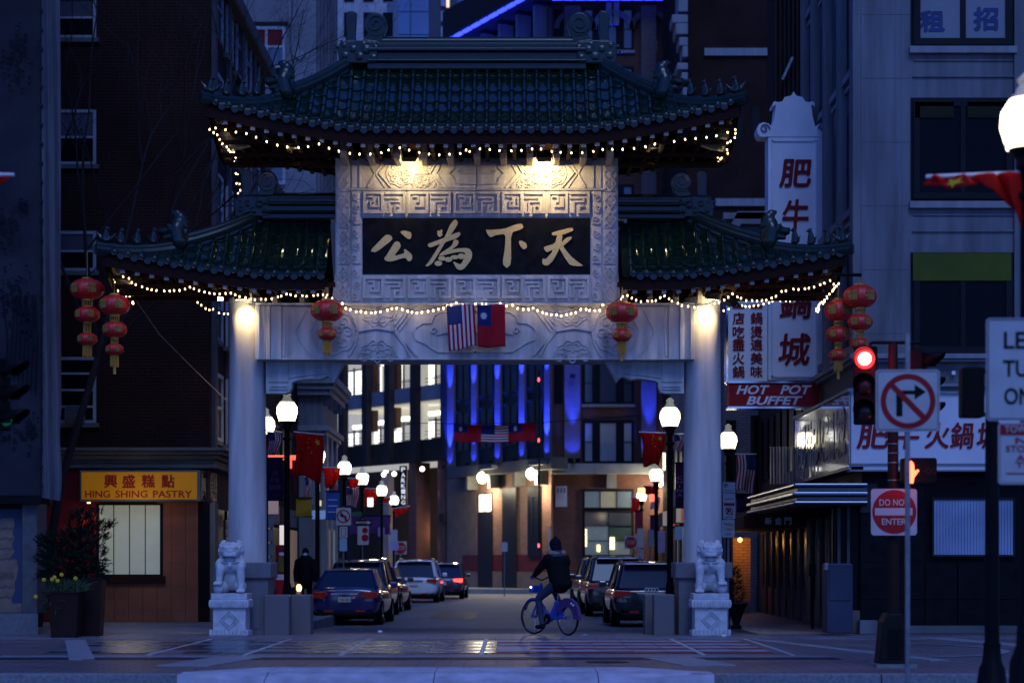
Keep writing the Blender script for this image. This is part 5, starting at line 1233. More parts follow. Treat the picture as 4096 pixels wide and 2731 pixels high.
# ---- cars ------------------------------------------------------------------------------------------------
TYRE = mat('tyre', (.010, .010, .010), .8, var=.1); RIM = mat('alloy_rim', (.35, .35, .36), .35, metal=.8, var=0); PLAST = mat('black_trim', (.012, .012, .013), .5, var=0)
CGL = mat('car_glass', (.012, .024, .06), .12, var=0, spec=.3); CHR = mat('chrome', (.6, .6, .62), .12, metal=1, var=0)  # blue sky reflection is put into the car glass base colour
TL = mat('tail_lens', (.16, .006, .005), .2, var=0, coat=.4, emit=(1, .04, .02), es=.02); TLON = noemis(mat('tail_lens_lit', (1, .1, .05), .3, var=0, emit=(1, .04, .03), es=5)); PLT = mat('number_plate', (.55, .55, .50), .5, var=.1)
def car(label, x, y, z, paint, rot=0, L=4.7, Wd=1.82, Ht=1.46, kind='sedan', lit=False, plate_txt=None, rings=False, tailm=None, group='cars parked along the street'):
    t = thing('parked_car', label, 'car', (0, 0, 0), group); w = Wd / 2; suv = kind == 'suv'; g0 = .22 if suv else .17; belt = (1.05 if suv else .98) * Ht / (1.7 if suv else 1.46)
    # body cage: stations along y
    if suv: st = [(0.02, .36, .60, belt * .92, w * .86), (.10, .30, .58, belt * .98, w * .96), (.6, g0, .60, belt, w), (2.2, g0, .60, belt, w), (L - 1.45, g0, .60, belt * .98, w), (L - .8, g0 + .02, .58, belt * .90, w * .98), (L - .15, .30, .56, belt * .78, w * .9), (L, .36, .52, belt * .66, w * .78)]
    else: st = [(0.02, .34, .62, belt * .96, w * .82), (.12, .28, .60, belt * 1.04, w * .93), (.6, g0, .58, belt * 1.02, w * .98), (1.3, g0, .56, belt * .98, w), (2.4, g0, .56, belt * .97, w), (L - 1.6, g0, .56, belt * .95, w), (L - .7, g0 + .02, .54, belt * .84, w * .97), (L - .12, .28, .5, belt * .68, w * .88), (L, .32, .46, belt * .58, w * .76)]
    b = MB(); vs = []; n = 10
    for (yy, zb, zm, zt, ww) in st:
        half = [(ww * .78, zb), (ww * .96, zb + .10), (ww, zm), (ww * .985, zt - .12), (ww * .90, zt)]
        sec = half + [(-a, c) for a, c in half[::-1]]
        vs += [(a, yy, c) for a, c in sec]
    fs = [(i * n + k, (i + 1) * n + k, (i + 1) * n + (k + 1) % n, i * n + (k + 1) % n) for i in range(len(st) - 1) for k in range(n)]
    fs += [tuple(range(n)), tuple(range(len(st) * n - 1, (len(st) - 1) * n - 1, -1))]
    b.add(vs, fs); body = b.build('body', paint, t, smooth=180); q = body.modifiers.new('s', 'SUBSURF'); q.levels = q.render_levels = 2
    # cabin
    if suv: cb = [(.16, belt * .95, belt * .98, w * .88), (.48, belt * .95, Ht - .10, w * .74), (1.0, belt * .95, Ht - .02, w * .74), (2.3, belt * .95, Ht, w * .74), (L - 2.1, belt * .95, Ht - .06, w * .74), (L - 1.25, belt * .93, belt, w * .86)]
    else: cb = [(.50, belt * .94, belt * 1.0, w * .86), (1.15, belt * .94, Ht - .05, w * .66), (1.7, belt * .94, Ht, w * .68), (2.4, belt * .94, Ht - .01, w * .68), (L - 2.1, belt * .93, Ht - .10, w * .68), (L - 1.2, belt * .9, belt * .96, w * .84)]
    b = MB(); vs = []; n = 6
    for (yy, z0, z1, ww) in cb:
        wb = w * .90; half = [(wb, z0), (lerp(wb, ww, .5) if z1 > belt + .1 else wb * .97, (z0 + z1) / 2), (ww, z1)]; vs += [(a, yy, c) for a, c in half + [(-a, c) for a, c in half[::-1]]]
    fs = [(i * n + k, (i + 1) * n + k, (i + 1) * n + (k + 1) % n, i * n + (k + 1) % n) for i in range(len(cb) - 1) for k in range(n)] + [tuple(range(n)), tuple(range(len(cb) * n - 1, (len(cb) - 1) * n - 1, -1))]
    b.add(vs, fs).build('window_glass', CGL, t, smooth=25)
    # roof skin and pillars in body paint
    b = MB(); mid = cb[1:-1]; vs = []
    for (yy, z0, z1, ww) in mid: vs += [(-ww - .012, yy, z1 - .05), (-ww * .93, yy, z1 + .012), (0, yy, z1 + .035), (ww * .93, yy, z1 + .012), (ww + .012, yy, z1 - .05)]
    b.add(vs, [(i * 5 + k, i * 5 + k + 1, (i + 1) * 5 + k + 1, (i + 1) * 5 + k) for i in range(len(mid) - 1) for k in range(4)]).build('roof', paint, t, smooth=180)
    b = MB()
    for e in (-1, 1):
        for i, j in ((0, 1), (-2, -1)):
            A_, B_ = cb[i], cb[j]; zA = A_[2]; zB = B_[2]
            b.tube([(e * A_[3] * 1.0, A_[0], zA), (e * B_[3], B_[0], zB)], .05 if suv else .04, 6)
        k = cb[3 if not suv else 2]; b.tube([(e * w * .9, k[0], k[1]), (e * k[3], k[0], k[2] - .03)], .035, 5)
        if suv: k = cb[1]; b.tube([(e * w * .9, k[0] + .45, k[1]), (e * k[3], k[0] + .35, k[2])], .06, 5)
    b.build('pillars', paint, t)
    if suv:
        MB().box(-w * .66, w * .66, .30, .52, Ht - .07, Ht - .03).build('roof_spoiler', paint, t, bevel=.015)
        for e in (-1, 1): MB().tube([(e * w * .68, .9, Ht + .01), (e * w * .68, .95, Ht + .05), (e * w * .68, L - 2.2, Ht + .05), (e * w * .68, L - 2.15, Ht)], .014, 5).build('roof_rail', CHR, t)
    # rear details
    tz = belt * .80
    for e in (-1, 1):
        tm_ = TLON if lit else (tailm or TL)
        if suv: MB().prism([(e * w * .52, tz), (e * w * .93, tz - .06), (e * w * .97, tz + .06), (e * w * .93, tz + .12), (e * w * .55, tz + .10)], -.02, .14).build('tail_light', tm_, t, bevel=.01)
        else: MB().prism([(e * w * .45, tz + .03), (e * w * .60, tz - .10), (e * w * .90, tz - .06), (e * w * .93, tz + .10), (e * w * .55, tz + .10)], -.02, .16).build('tail_light', tm_, t, bevel=.01)
        MB().box(e * w - .03, e * w + .17 if e > 0 else e * w - .17, L - 1.75, L - 1.62, belt - .02, belt + .13).build('door_mirror', paint, t, bevel=.03) if e > 0 else MB().box(-w - .17, -w + .03, L - 1.75, L - 1.62, belt - .02, belt + .13).build('door_mirror', paint, t, bevel=.03)
        MB().box(e * w * .45 - .12, e * w * .45 + .12, .0, .04, .36, .40).build('reflector', TL, t)
    MB().box(-w * .8, w * .8, -.035, .2, .24, .36).build('lower_bumper', PLAST, t, bevel=.03)
    MB().box(-.16, .16, -.03, .02, tz - .17, tz - .04).build('number_plate', PLT, t)
    if plate_txt: text(plate_txt, (-.13, tz - .14, .13, tz - .07), -.031, REDP, t)
    MB().box(-w * .38, w * .38, -.03, .03, tz + .03, tz + .055).build('trim_bar', CHR, t)
    if rings:
        b = MB()
        for i in range(4): ringp(b, (-.12 + i * .08, tz + .13), .048, .012, -.0, .02, 16)
        b.build('ring_emblem', CHR, t)
    for e in (-1, 1): MB().prism([(e * w * .5, .58), (e * w * .9, .62), (e * w * .88, .70), (e * w * .5, .68)], L - .12, L - .04).build('headlight', mat('headlamp', (.5, .5, .5), .2, var=0), t)
    # wheels
    wr = .35 if suv else .325
    for yy in (.85, L - .88):
        for e in (-1, 1):
            M = Matrix.Translation((e * (w - .115), yy, wr)) @ Matrix.Rotation(R(90) * e, 4, 'Y')
            b = MB(); b.lathe([(wr * .62, -.11), (wr * .95, -.11), (wr, -.08), (wr, .08), (wr * .95, .115), (wr * .64, .115), (wr * .62, .09)], (0, 0, 0), 24); b.xf(M); wo = b.build('wheel', TYRE, t, smooth=30)
            b = MB(); b.lathe([(wr * .64, .06), (wr * .64, .10), (wr * .58, .10), (wr * .56, .05), (.0, .045)], (0, 0, 0), 20)
            for k in range(5): a = k * 6.283 / 5; b.box(-.028, .028, .03, wr * .6, .05, .105, Matrix.Rotation(a, 4, 'Z'))
            b.xf(M); b.build('rim', RIM, wo)
    MB().box(-w * .85, w * .85, .3, L - .3, .16, .5).build('underbody', PLAST, t)
    t.location = (x, y, z); t.rotation_euler = (0, 0, rot); return t
def paint(n, c, r=.18): return mat(n, c, r, var=.03, coat=1, spec=.6)
def carpx(cx, Y): return X_(cx, Y)
NAVY = paint('navy_paint', (.018, .018, .10)); DARK = paint('black_paint', (.010, .011, .014)); REDC = paint('maroon_paint', (.10, .014, .010)); SILV = paint('silver_paint', (.72, .73, .75), .3); PURC = paint('plum_paint', (.03, .02, .05)); GRY = paint('graphite_paint', (.03, .032, .04))
zr_ = lambda y: zroad(y)
car('dark blue sedan with white plate, nearest parked car on the left', X_(1378, 51.6), 51.6, zroad(51.6), NAVY, R(-1.5), kind='sedan', L=4.8, Wd=1.85, Ht=1.45, plate_txt='5NK B64')
car('dark suv parked directly ahead of the blue sedan', X_(1440, 60), 59.0, zr_(59), DARK, R(-1), kind='suv', L=4.7, Wd=1.88, Ht=1.70)
car('maroon car parked beyond the dark suv, orange glints on its side', X_(1500, 67), 65.2, zr_(65), REDC, R(-3), kind='sedan', L=4.6, Wd=1.82, Ht=1.48)
car('silver suv seen from behind, brightest car on the left', X_(1655, 81), 81, zr_(81), SILV, R(-2), kind='suv', L=4.75, Wd=1.95, Ht=1.74)
car('dark plum suv with its tail light lit, ahead of the silver suv', X_(1772, 90), 89.5, zr_(89), PURC, R(-2), kind='suv', L=4.6, Wd=1.85, Ht=1.62, lit=True, group='cars stopped on the street')
car('black suv with four ring emblem, nearest parked car on the right', X_(2612, 48.5), 49.0, zr_(49), DARK, R(1), kind='suv', L=4.6, Wd=1.90, Ht=1.60, rings=True)
car('graphite suv parked ahead of the ring emblem suv', X_(2478, 60), 60.0, zr_(60), GRY, R(1.5), kind='suv', L=4.8, Wd=1.95, Ht=1.80)
car('black suv third in the right-hand row', X_(2428, 69), 69.0, zr_(69), DARK, R(2), kind='suv', L=4.7, Wd=1.9, Ht=1.78)
car('dark sedan farthest in the right-hand row', X_(2400, 77), 77.0, zr_(77), GRY, R(2), kind='sedan', L=4.6, Wd=1.8, Ht=1.5)

# ---- cyclist -------------------------------------------------------------------------------------------
BIKB = mat('bike_blue', (.02, .07, .42), .35, var=.05, coat=.4); BIKP = mat('bike_purple', (.07, .03, .13), .4, var=.1); BIKK = mat('bike_black', (.012, .012, .012), .5)
hd = Vector((-.57, .82, 0)).normalized(); nn = Vector((hd.y, -hd.x, 0))       # nn points to the rider's right
bk = thing('hire_bicycle', 'blue hire bicycle with purple rear mudguard ridden across the gateway', 'bicycle', (0, 0, 0)); RW = Vector((X_(2272, 37.05), 37.05, .0))
def Bp(f, s, z): return RW + hd * f + nn * s + Vector((0, 0, z))
def wheel(ctr, ax, nm, r=.33):
    M = Matrix.Translation(ctr) @ Vector((0, 0, 1)).rotation_difference(ax).to_matrix().to_4x4(); b = MB(); n = 36; vs = []
    for i in range(n):
        a = 2 * math.pi * i / n
        for k in range(8): c = 2 * math.pi * k / 8; rr = r - .018 + .018 * math.cos(c); vs.append((rr * math.cos(a), rr * math.sin(a), .018 * math.sin(c)))
    b.add(vs, [(i * 8 + k, i * 8 + (k + 1) % 8, ((i + 1) % n) * 8 + (k + 1) % 8, ((i + 1) % n) * 8 + k) for i in range(n) for k in range(8)]); b.xf(M); w_ = b.build(nm, TYRE, bk, smooth=True)
    b = MB(); b.lathe([(r - .03, -.012), (r - .045, -.012), (r - .045, .012), (r - .03, .012), (r - .03, -.012)], (0, 0, 0), 36); b.f = b.f[:-2]; b.mi = b.mi[:-2]; b.xf(M); b.build('rim', CHR, w_)
    b = MB(); b.lathe([(.03, -.05), (.03, .05)], (0, 0, 0), 10)
    for k in range(18): a = 2 * math.pi * k / 18; b.tube([(.02 * math.cos(a), .02 * math.sin(a), .03 * (-1) ** k), ((r - .04) * math.cos(a + .1), (r - .04) * math.sin(a + .1), 0)], .0018, 3)
    b.xf(M); b.build('spokes', CHR, w_, kind='stuff')
steer = Matrix.Rotation(R(14), 3, 'Z'); WB = 1.08
wheel(Bp(0, 0, .33), nn, 'rear_wheel'); fax = steer @ nn; wheel(Bp(WB, 0, .33), fax, 'front_wheel')
b = MB(); b.cap(Bp(.98, 0, .62), Bp(.55, 0, .30), .04, .055, 8); b.cap(Bp(.55, 0, .30), Bp(.33, 0, .62), .06, .035, 8); b.cap(Bp(.55, 0, .30), Bp(.05, .05, .34), .03, .02, 6); b.cap(Bp(.55, 0, .30), Bp(.05, -.05, .34), .03, .02, 6); b.cap(Bp(.86, 0, .95), Bp(.99, 0, .60), .03, .035, 8)
b.build('frame', BIKB, bk, smooth=True)
MB().prism([(0, 0)] and [(.10, .38), (.48, .28), (.42, .62), (.34, .64)], -.012, .012, Matrix.Translation(RW) @ Matrix(((hd.x, nn.x, 0, 0), (hd.y, nn.y, 0, 0), (0, 0, 1, 0), (0, 0, 0, 1)))).build('skirt_panel', BIKB, bk)
MB().tube([Bp(.33, 0, .6), Bp(.29, 0, .86)], .016, 8).build('seat_post', CHR, bk)
b = MB(); b.ball(Bp(.26, 0, .90), (.11, .11, .035), 10, 6); b.cap(Bp(.30, 0, .90), Bp(.42, 0, .90), .04, .025, 8); b.build('saddle', BIKK, bk, smooth=True)
hb = Bp(.84, 0, 1.02); fs_ = steer @ nn; b = MB(); b.tube([hb + fs_ * -.28 + hd * -.1 + Vector((0, 0, .06)), hb + fs_ * -.16 + Vector((0, 0, .05)), hb, hb + fs_ * .16 + Vector((0, 0, .05)), hb + fs_ * .28 + hd * -.1 + Vector((0, 0, .06))], .014, 8); b.build('handlebar', BIKK, bk, smooth=True)
b = MB(); b.cap(Bp(.96, 0, .62), Bp(WB, -.06, .33), .022, .016, 6); b.cap(Bp(.96, 0, .62), Bp(WB, .06, .33), .022, .016, 6); b.build('fork', BIKB, bk, smooth=True)
fb_ = Bp(1.02, 0, .86); MB().box(-.12, .12, -.07, .07, -.07, .07, Matrix.Translation(fb_) @ Matrix.Rotation(R(35), 4, 'Z')).build('front_rack', BIKB, bk, bevel=.02)
MB().ball(fb_ + Vector((-.10, -.09, .03)), .022, 8, 6).build('headlight', mat('bike_light', (1, 1, .9), .3, var=0, emit=(1, 1, .85), es=2), bk)
def arc_guard(ctr, r, a0, a1, w, nm, m, depth=0.0):
    b = MB(); n = 16; vs = []
    for i in range(n + 1):
        a = R(lerp(a0, a1, i / n)); o_ = ctr + hd * r * math.cos(a) + Vector((0, 0, r * math.sin(a))); i_ = ctr + hd * (r - depth) * math.cos(a) + Vector((0, 0, (r - depth) * math.sin(a)))
        vs += [i_ - nn * w, o_ - nn * w, o_ + nn * w, i_ + nn * w]
    return b.add(vs, [(i * 4 + k, i * 4 + k + 1, i * 4 + 5 + k, i * 4 + 4 + k) for i in range(n) for k in range(3)]).build(nm, m, bk)
gd = arc_guard(Bp(0, 0, .33), .37, 20, 185, .035, 'rear_mudguard', BIKP, .17); arc_guard(Bp(WB, 0, .33), .36, 20, 150, .03, 'front_mudguard', BIKB, .04)
Mg = Matrix.Translation(Bp(0, -.037, .33)) @ Matrix(((-1 * -hd.x, nn.x, 0, 0), (hd.y, nn.y, 0, 0), (0, 0, 1, 0), (0, 0, 0, 1)))
Mg = Matrix(((hd.x * -1, nn.x, 0, 0), (hd.y * -1, nn.y, 0, 0), (0, 0, 1, 0), (0, 0, 0, 1)))
Mg = Matrix.Translation(Bp(0, .042, .33)) @ Mg
for u, v, w_ in ((-.05, .26, .05), (.03, .22, .03)): pass
MB().tube([Bp(-.36, 0, .42), Bp(-.37, 0, .38)], .02, 6).build('tail_light', TL, bk)
MB().ball(Bp(-.16, -.04, .60), (.02, .008, .02), 6, 4).ball(Bp(-.22, -.04, .57), (.02, .008, .02), 6, 4).build('mudguard_marks', WHITE, gd)
b = MB(); b.lathe([(.10, -.01), (.10, .01)], (0, 0, 0), 18); b.xf(Matrix.Translation(Bp(.55, -.08, .30)) @ Vector((0, 0, 1)).rotation_difference(nn).to_matrix().to_4x4()); b.build('chainring', BIKK, bk)
b = MB(); b.cap(Bp(.55, -.09, .30), Bp(.62, -.10, .145), .012, .012, 6); b.cap(Bp(.55, .09, .30), Bp(.48, .10, .455), .012, .012, 6); b.build('crank', CHR, bk)
MB().box(-.05, .05, -.05, .05, -.012, .012, Matrix.Translation(Bp(.62, -.16, .14))).box(-.05, .05, -.05, .05, -.012, .012, Matrix.Translation(Bp(.48, .16, .46))).build('pedal', BIKK, bk)
bk.location = (0, 0, 0)
# rider
DEN = mat('dark_jeans', (.035, .045, .075), .85, var=.2, vs=8); JAC = mat('black_jacket', (.010, .010, .012), .8, var=.25, vs=9, bump=.3, bs=25); FUR = mat('brown_fur', (.26, .20, .15), .95, var=.4, vs=60, bump=.8, bs=120); GLV = mat('blue_glove', (.03, .05, .25), .8); SKIN = mat('skin', (.25, .14, .10), .6); HATM = mat('dark_knit_hat', (.012, .014, .03), .9, bump=.4, bs=90); SHOE = mat('black_shoe', (.012, .012, .012), .5)
pr = thing('person', 'cyclist seen from behind in black jacket, fur collar and dark knit hat', 'person', Bp(.2, 0, .9))
b = MB(); pel = Bp(.24, 0, .98)
b.ball(pel, (.18, .16, .15), 12, 8); b.cap(pel + Vector((0, 0, .08)), Bp(.36, 0, 1.42), .165, .19, 14); b.cap(Bp(.37, 0, 1.45), Bp(.40, 0, 1.60), .075, .065, 10); b.ball(Bp(.42, 0, 1.68), (.085, .095, .115), 14, 10)
LFt, RFt = Bp(.60, -.16, .20), Bp(.44, .16, .52)
lk = Bp(.66, -.20, .68); rk = Bp(.70, .18, .86)
for hip, kn, ft in ((Bp(.26, -.1, .96), lk, LFt), (Bp(.26, .1, .96), rk, RFt)): b.cap(hip, kn, .105, .07, 12); b.cap(kn, ft, .068, .048, 12)
for e in (-1, 1): sh_ = Bp(.36, e * .19, 1.44); el = Bp(.58, e * .27, 1.20); ha = hb + fs_ * .27 * e + hd * -.06 + Vector((0, 0, .09)); b.cap(sh_, el, .062, .048, 10); b.cap(el, ha, .045, .034, 10)
b.build('body', DEN, pr, remesh=.015)
b = MB(); b.cap(Bp(.24, 0, .98), Bp(.33, 0, 1.30), .205, .215, 16); b.cap(Bp(.33, 0, 1.30), Bp(.37, 0, 1.47), .215, .15, 16); b.ball(Bp(.33, 0, 1.36), (.25, .22, .16), 14, 10); b.ball(Bp(.20, 0, .96), (.21, .19, .12), 12, 8)
for e in (-1, 1):
    sh_ = Bp(.36, e * .20, 1.43); el = Bp(.58, e * .28, 1.19); ha = hb + fs_ * .27 * e + hd * -.08 + Vector((0, 0, .10)); b.cap(sh_, el, .088, .07, 12); b.cap(el, ha, .068, .05, 12)
b.build('jacket', JAC, pr, remesh=.016)
b = MB()
for k in range(22):
    a = 2 * math.pi * k / 22; b.ball(Bp(.36, 0, 1.54) + hd * .105 * math.cos(a) + nn * .15 * math.sin(a) + Vector((0, 0, .03 * math.cos(a) + rnd.uniform(-.01, .01))), (.055, .055, .05), 7, 5)
b.build('fur_collar', FUR, pr, remesh=.018)
b = MB(); b.ball(Bp(.40, 0, 1.70), (.115, .115, .125), 16, 10); b.ball(Bp(.37, 0, 1.62), (.11, .11, .08), 12, 8); b.ball(Bp(.39, 0, 1.83), .03, 8, 6); b.build('hat', HATM, pr, remesh=.015)
hc = Bp(.50, 0, 1.67); b = MB(); b.ball(hc, (.03, .05, .06), 8, 6); b.cap(hc + hd * .02, hc + hd * .045, .012, .014, 6); b.build('face', SKIN, pr, smooth=True)
for e in (-1, 1):
    ha = hb + fs_ * .27 * e + hd * -.05 + Vector((0, 0, .085)); b = MB(); b.ball(ha, (.045, .045, .03), 10, 6)
    for k in range(4): o_ = ha + fs_ * (.024 * (k - 1.5)) + hd * .035; b.tube([o_, o_ + hd * .03 + Vector((0, 0, -.012)), o_ + hd * .028 + Vector((0, 0, -.045)), o_ + hd * .005 + Vector((0, 0, -.055))], [.011, .011, .010, .008], 6)
    b.tube([ha - fs_ * .04 * e, ha - fs_ * .055 * e + Vector((0, 0, -.03)), ha - fs_ * .04 * e + hd * .02 + Vector((0, 0, -.05))], [.012, .011, .009], 6); b.build('glove', GLV, pr, smooth=True)
for ft in (LFt, RFt):
    b = MB(); b.cap(ft + Vector((0, 0, .0)), ft + Vector((0, 0, -.04)), .05, .048, 10); b.cap(ft + hd * -.03 + Vector((0, 0, -.045)), ft + hd * .17 + Vector((0, 0, -.05)), .045, .04, 10); b.build('shoe', SHOE, pr, remesh=.012)
# pedestrian on the left pavement
Yp = 50; x = X_(1222, Yp); s0 = .0; pp = thing('person', 'pedestrian in black clothes and a pale blue face mask walking towards us', 'person', (x, Yp, 0))
V = lambda u, v, w=0: Vector((x + u, Yp + w, v))
b = MB(); b.cap(V(0, .95), V(0, 1.38), .15, .17, 14); b.cap(V(0, 1.4), V(0, 1.52), .07, .06, 10); b.ball(V(0, 1.60), (.078, .09, .11), 14, 10)
for e, st_ in ((-1, .16), (1, -.14)):
    b.cap(V(e * .09, .92), V(e * .10, .5, -st_ * .5), .09, .065, 12); b.cap(V(e * .10, .5, -st_ * .5), V(e * .10, .1, -st_), .06, .042, 10); b.cap(V(e * .19, 1.38), V(e * .25, 1.1, st_ * .3), .06, .045, 10); b.cap(V(e * .25, 1.1, st_ * .3), V(e * .24, .86, -.02), .042, .032, 10)
b.build('body', SHOE, pp, remesh=.016)
b = MB(); b.cap(V(0, .88), V(0, 1.38), .185, .19, 14); b.ball(V(0, 1.38), (.22, .13, .1))
for e, st_ in ((-1, .16), (1, -.14)): b.cap(V(e * .2, 1.38), V(e * .26, 1.1, st_ * .3), .075, .06, 10); b.cap(V(e * .26, 1.1, st_ * .3), V(e * .25, .9, -.02), .058, .045, 10)
b.build('coat', JAC, pp, remesh=.018)
b = MB(); b.ball(V(0, 1.625), (.088, .095, .105), 12, 8); b.cap(V(-.05, 1.64, -.08), V(.05, 1.64, -.08), .022, .022, 6); b.build('cap', HATM, pp, smooth=True)
b = MB(); b.ball(V(0, 1.585, -.035), (.066, .062, .075), 12, 8); b.ball(V(-.025, 1.61, -.092), .008, 6, 4); b.ball(V(.025, 1.61, -.092), .008, 6, 4); b.build('face', SKIN, pp, smooth=True)
MB().ball(V(0, 1.555, -.06), (.058, .05, .045), 12, 8).build('face_mask', mat('mask_blue', (.22, .45, .62), .8, emit=(.2, .45, .6), es=.03), pp, smooth=True)
for e in (-1, 1):
    b = MB(); h0 = V(e * .25, .84, -.03); b.ball(h0, (.025, .035, .045), 8, 6)
    for k in range(4): b.tube([h0 + Vector((0, -.025 + .017 * k, -.03)), h0 + Vector((0, -.025 + .017 * k, -.07 - .008 * (k in (1, 2)))), h0 + Vector((-e * .015, -.02 + .015 * k, -.09))], [.009, .008, .006], 5)
    b.tube([h0 + Vector((0, -.03, 0)), h0 + Vector((0, -.05, -.03)), h0 + Vector((-e * .01, -.05, -.05))], [.009, .009, .007], 5); b.build('hand', SKIN, pp, smooth=True)
    b = MB(); f0 = V(e * .10, .06, -(.16 if e < 0 else -.14)); b.cap(f0, f0 + Vector((0, -.17, -.02)), .045, .038, 8); b.build('shoe', SHOE, pp, smooth=True)
t = thing('glow_lamp', 'small orange glowing lamp on the block before the pedestrian', 'lamp', P(1196, 2350, 45)); c = P(1196, 2350, 45)
MB().ball(c, (.06, .06, .085), 10, 8).build('flame_glass', noemis(mat('amber_glow', (1, .6, .2), .4, var=0, emit=(1, .5, .12), es=6)), t, smooth=True); MB().lathe([(.06, -.16), (.07, -.08), (.05, -.07)], c, 10).tube([c + Vector((0, 0, -.12)), Vector((c.x, c.y, 0))], .02, 6).build('holder', CONC, t)
plight(c + Vector((0, -.15, 0)), 1.5, (1, .5, .15), .06, t)
# ---- buildings ----------------------------------------------------------------------------------
class Face:
    """a vertical facade through A and B (x, y); horizontals are given as photo columns, heights in metres; d is measured towards the viewer"""
    def __init__(s, A, B):
        s.A = Vector((A[0], A[1], 0)); s.B = Vector((B[0], B[1], 0)); s.u = (s.B - s.A).normalized(); s.n = Vector((s.u.y, -s.u.x, 0))
        if s.n.dot(-s.A) < 0: s.n = -s.n
    def at(s, px, d=0):
        A = s.A + s.n * d; r = Vector(((px - CX) / F, 1, 0)); c = s.u.x * r.y - s.u.y * r.x; k = (s.u.x * A.y - s.u.y * A.x) / c
        return r * k
    def z(s, px, py): return H - (py - HY) * s.at(px).y / F
    def slab(s, b, x0, x1, z0, z1, d0, d1):
        dm = max(d0, d1); p, q = s.at(x0, dm) - s.n * dm, s.at(x1, dm) - s.n * dm; vs = []
        for z in (z0, z1):
            for d in (d0, d1): vs += [p + s.n * d + Vector((0, 0, z)), q + s.n * d + Vector((0, 0, z))]
        return b.add(vs, [(0, 2, 3, 1), (4, 5, 7, 6), (0, 1, 5, 4), (2, 6, 7, 3), (0, 4, 6, 2), (1, 3, 7, 5)])
    def part(s, nm, m, par, x0, x1, z0, z1, d0=0, d1=.05, **k): return s.slab(MB(), x0, x1, z0, z1, d0, d1).build(nm, m, par, **k)
def window(f, par, x0, x1, z0, z1, fm, gm, rows=2, cols=1, fw=.07, d=.03, rec=.0, blind=None):
    """frame with panes on a face; pieces are sub-parts of the frame"""
    b = MB(); w = f.at(x1) - f.at(x0); W_ = w.length; k = (x1 - x0) / max(.01, W_); e = fw * k
    f.slab(b, x0, x1, z0, z0 + fw, rec, d + rec); f.slab(b, x0, x1, z1 - fw, z1, rec, d + rec); f.slab(b, x0, x0 + e, z0 + fw, z1 - fw, rec, d + rec); f.slab(b, x1 - e, x1, z0 + fw, z1 - fw, rec, d + rec)
    for i in range(1, rows): zz = lerp(z0, z1, i / rows); f.slab(b, x0 + e, x1 - e, zz - fw * .35, zz + fw * .35, rec, d + rec - .004)
    for i in range(1, cols): xx = lerp(x0, x1, i / cols); f.slab(b, xx - e * .4, xx + e * .4, z0 + fw, z1 - fw, rec, d + rec - .007)
    o = b.build('window', fm, par)
    for i in range(rows):
        for j in range(cols):
            g_ = blind[(i * cols + j) % len(blind)] if blind else gm
            f.slab(MB(), lerp(x0 + e, x1 - e, j / cols), lerp(x0 + e, x1 - e, (j + 1) / cols), lerp(z0 + fw, z1 - fw, i / rows), lerp(z0 + fw, z1 - fw, (i + 1) / rows), rec - .03, rec + .012).build('pane', g_, o)
    return o
DBR = mat('dark_red_brick', (.042, .015, .012), .85, brick=(.22, .075, (.030, .022, .02), (.030, .010, .009), .01), var=.3, vs=.7)
MBR = mat('brown_brick', (.13, .055, .042), .85, brick=(.22, .075, (.06, .045, .04), (.10, .04, .032), .01), var=.25, vs=.6)
TBR = mat('tan_brick', (.26, .14, .095), .85, brick=(.22, .075, (.14, .11, .09), (.20, .10, .07), .01), var=.2, vs=.6)
GBR = mat('grey_brick', (.22, .22, .24), .85, brick=(.22, .075, (.12, .12, .13), (.18, .18, .2), .012), var=.2, vs=.5)
GPA = mat('grey_stone_facade', (.145, .15, .165), .75, var=.3, vs=1.2, bump=.06, bs=30, streak=True)
GPB = mat('pale_stone_trim', (.22, .225, .24), .7, var=.15, vs=2, streak=True)
FRM = mat('painted_frame', (.30, .32, .36), .6); DFR = mat('dark_frame', (.025, .027, .03), .5)
BLIND = mat('pale_blind', (.28, .30, .33), .8, var=.1); RBL = mat('red_blind', (.14, .008, .012), .8); BGL = mat('sky_glass', (.05, .06, .08), .08, spec=.9, var=0)

# mural wrapped building, left edge
mu = thing('mural_building', 'tall building wrapped in a dim tree mural cloth at the left edge', 'building', (X_(110, 38), 38, 0))
zb = Z_(1990, 38); MURM = mat('mural_cloth', (.045, .045, .058), .9, var=.35, vs=1.2, bump=.3, bs=4)
def plan(pts, z0, z1):
    n = len(pts); return MB().add([(x, y, z0) for x, y in pts] + [(x, y, z1) for x, y in pts], [tuple(range(n - 1, -1, -1)), tuple(range(n, 2 * n))] + [(i, (i + 1) % n, (i + 1) % n + n, i + n) for i in range(n)])
plan([(-16, 38.2), (X_(210, 38.4), 38.2), (X_(205, 44), 44), (-16, 44)], zb, 19).build('core', mat('scaffold_core', (.05, .05, .06), .9), mu)
MB().grid(lambda u, v: (lerp(-16, X_(168, 38), u), 38 - .02 + .03 * math.sin(v * 40 + u * 9) * (v < .3), lerp(zb + .02, 19, v)), 12, 60).build('mural_cloth', MURM, mu, smooth=80)
def edge(u, v):
    x = lerp(168, 226 + 5 * math.sin(v * 60) * (v < .12) + 2 * math.sin(v * 17), u); z = lerp(zb - .05 * u, 19, v)
    return (X_(x, 38), 38 + .35 * u + .05 * math.sin(u * 12 + v * 9), z)
MB().grid(edge, 14, 90).build('cloth_edge', mat('scrim_cloth', (.10, .10, .115), .9, var=.3, vs=2, streak=True), mu, smooth=80)
b = MB()
for i in range(46): z = zb + .2 + i * .36; b.box(X_(166, 38) - .02, X_(168, 38) + .03, 37.93, 37.97, z, z + .05)
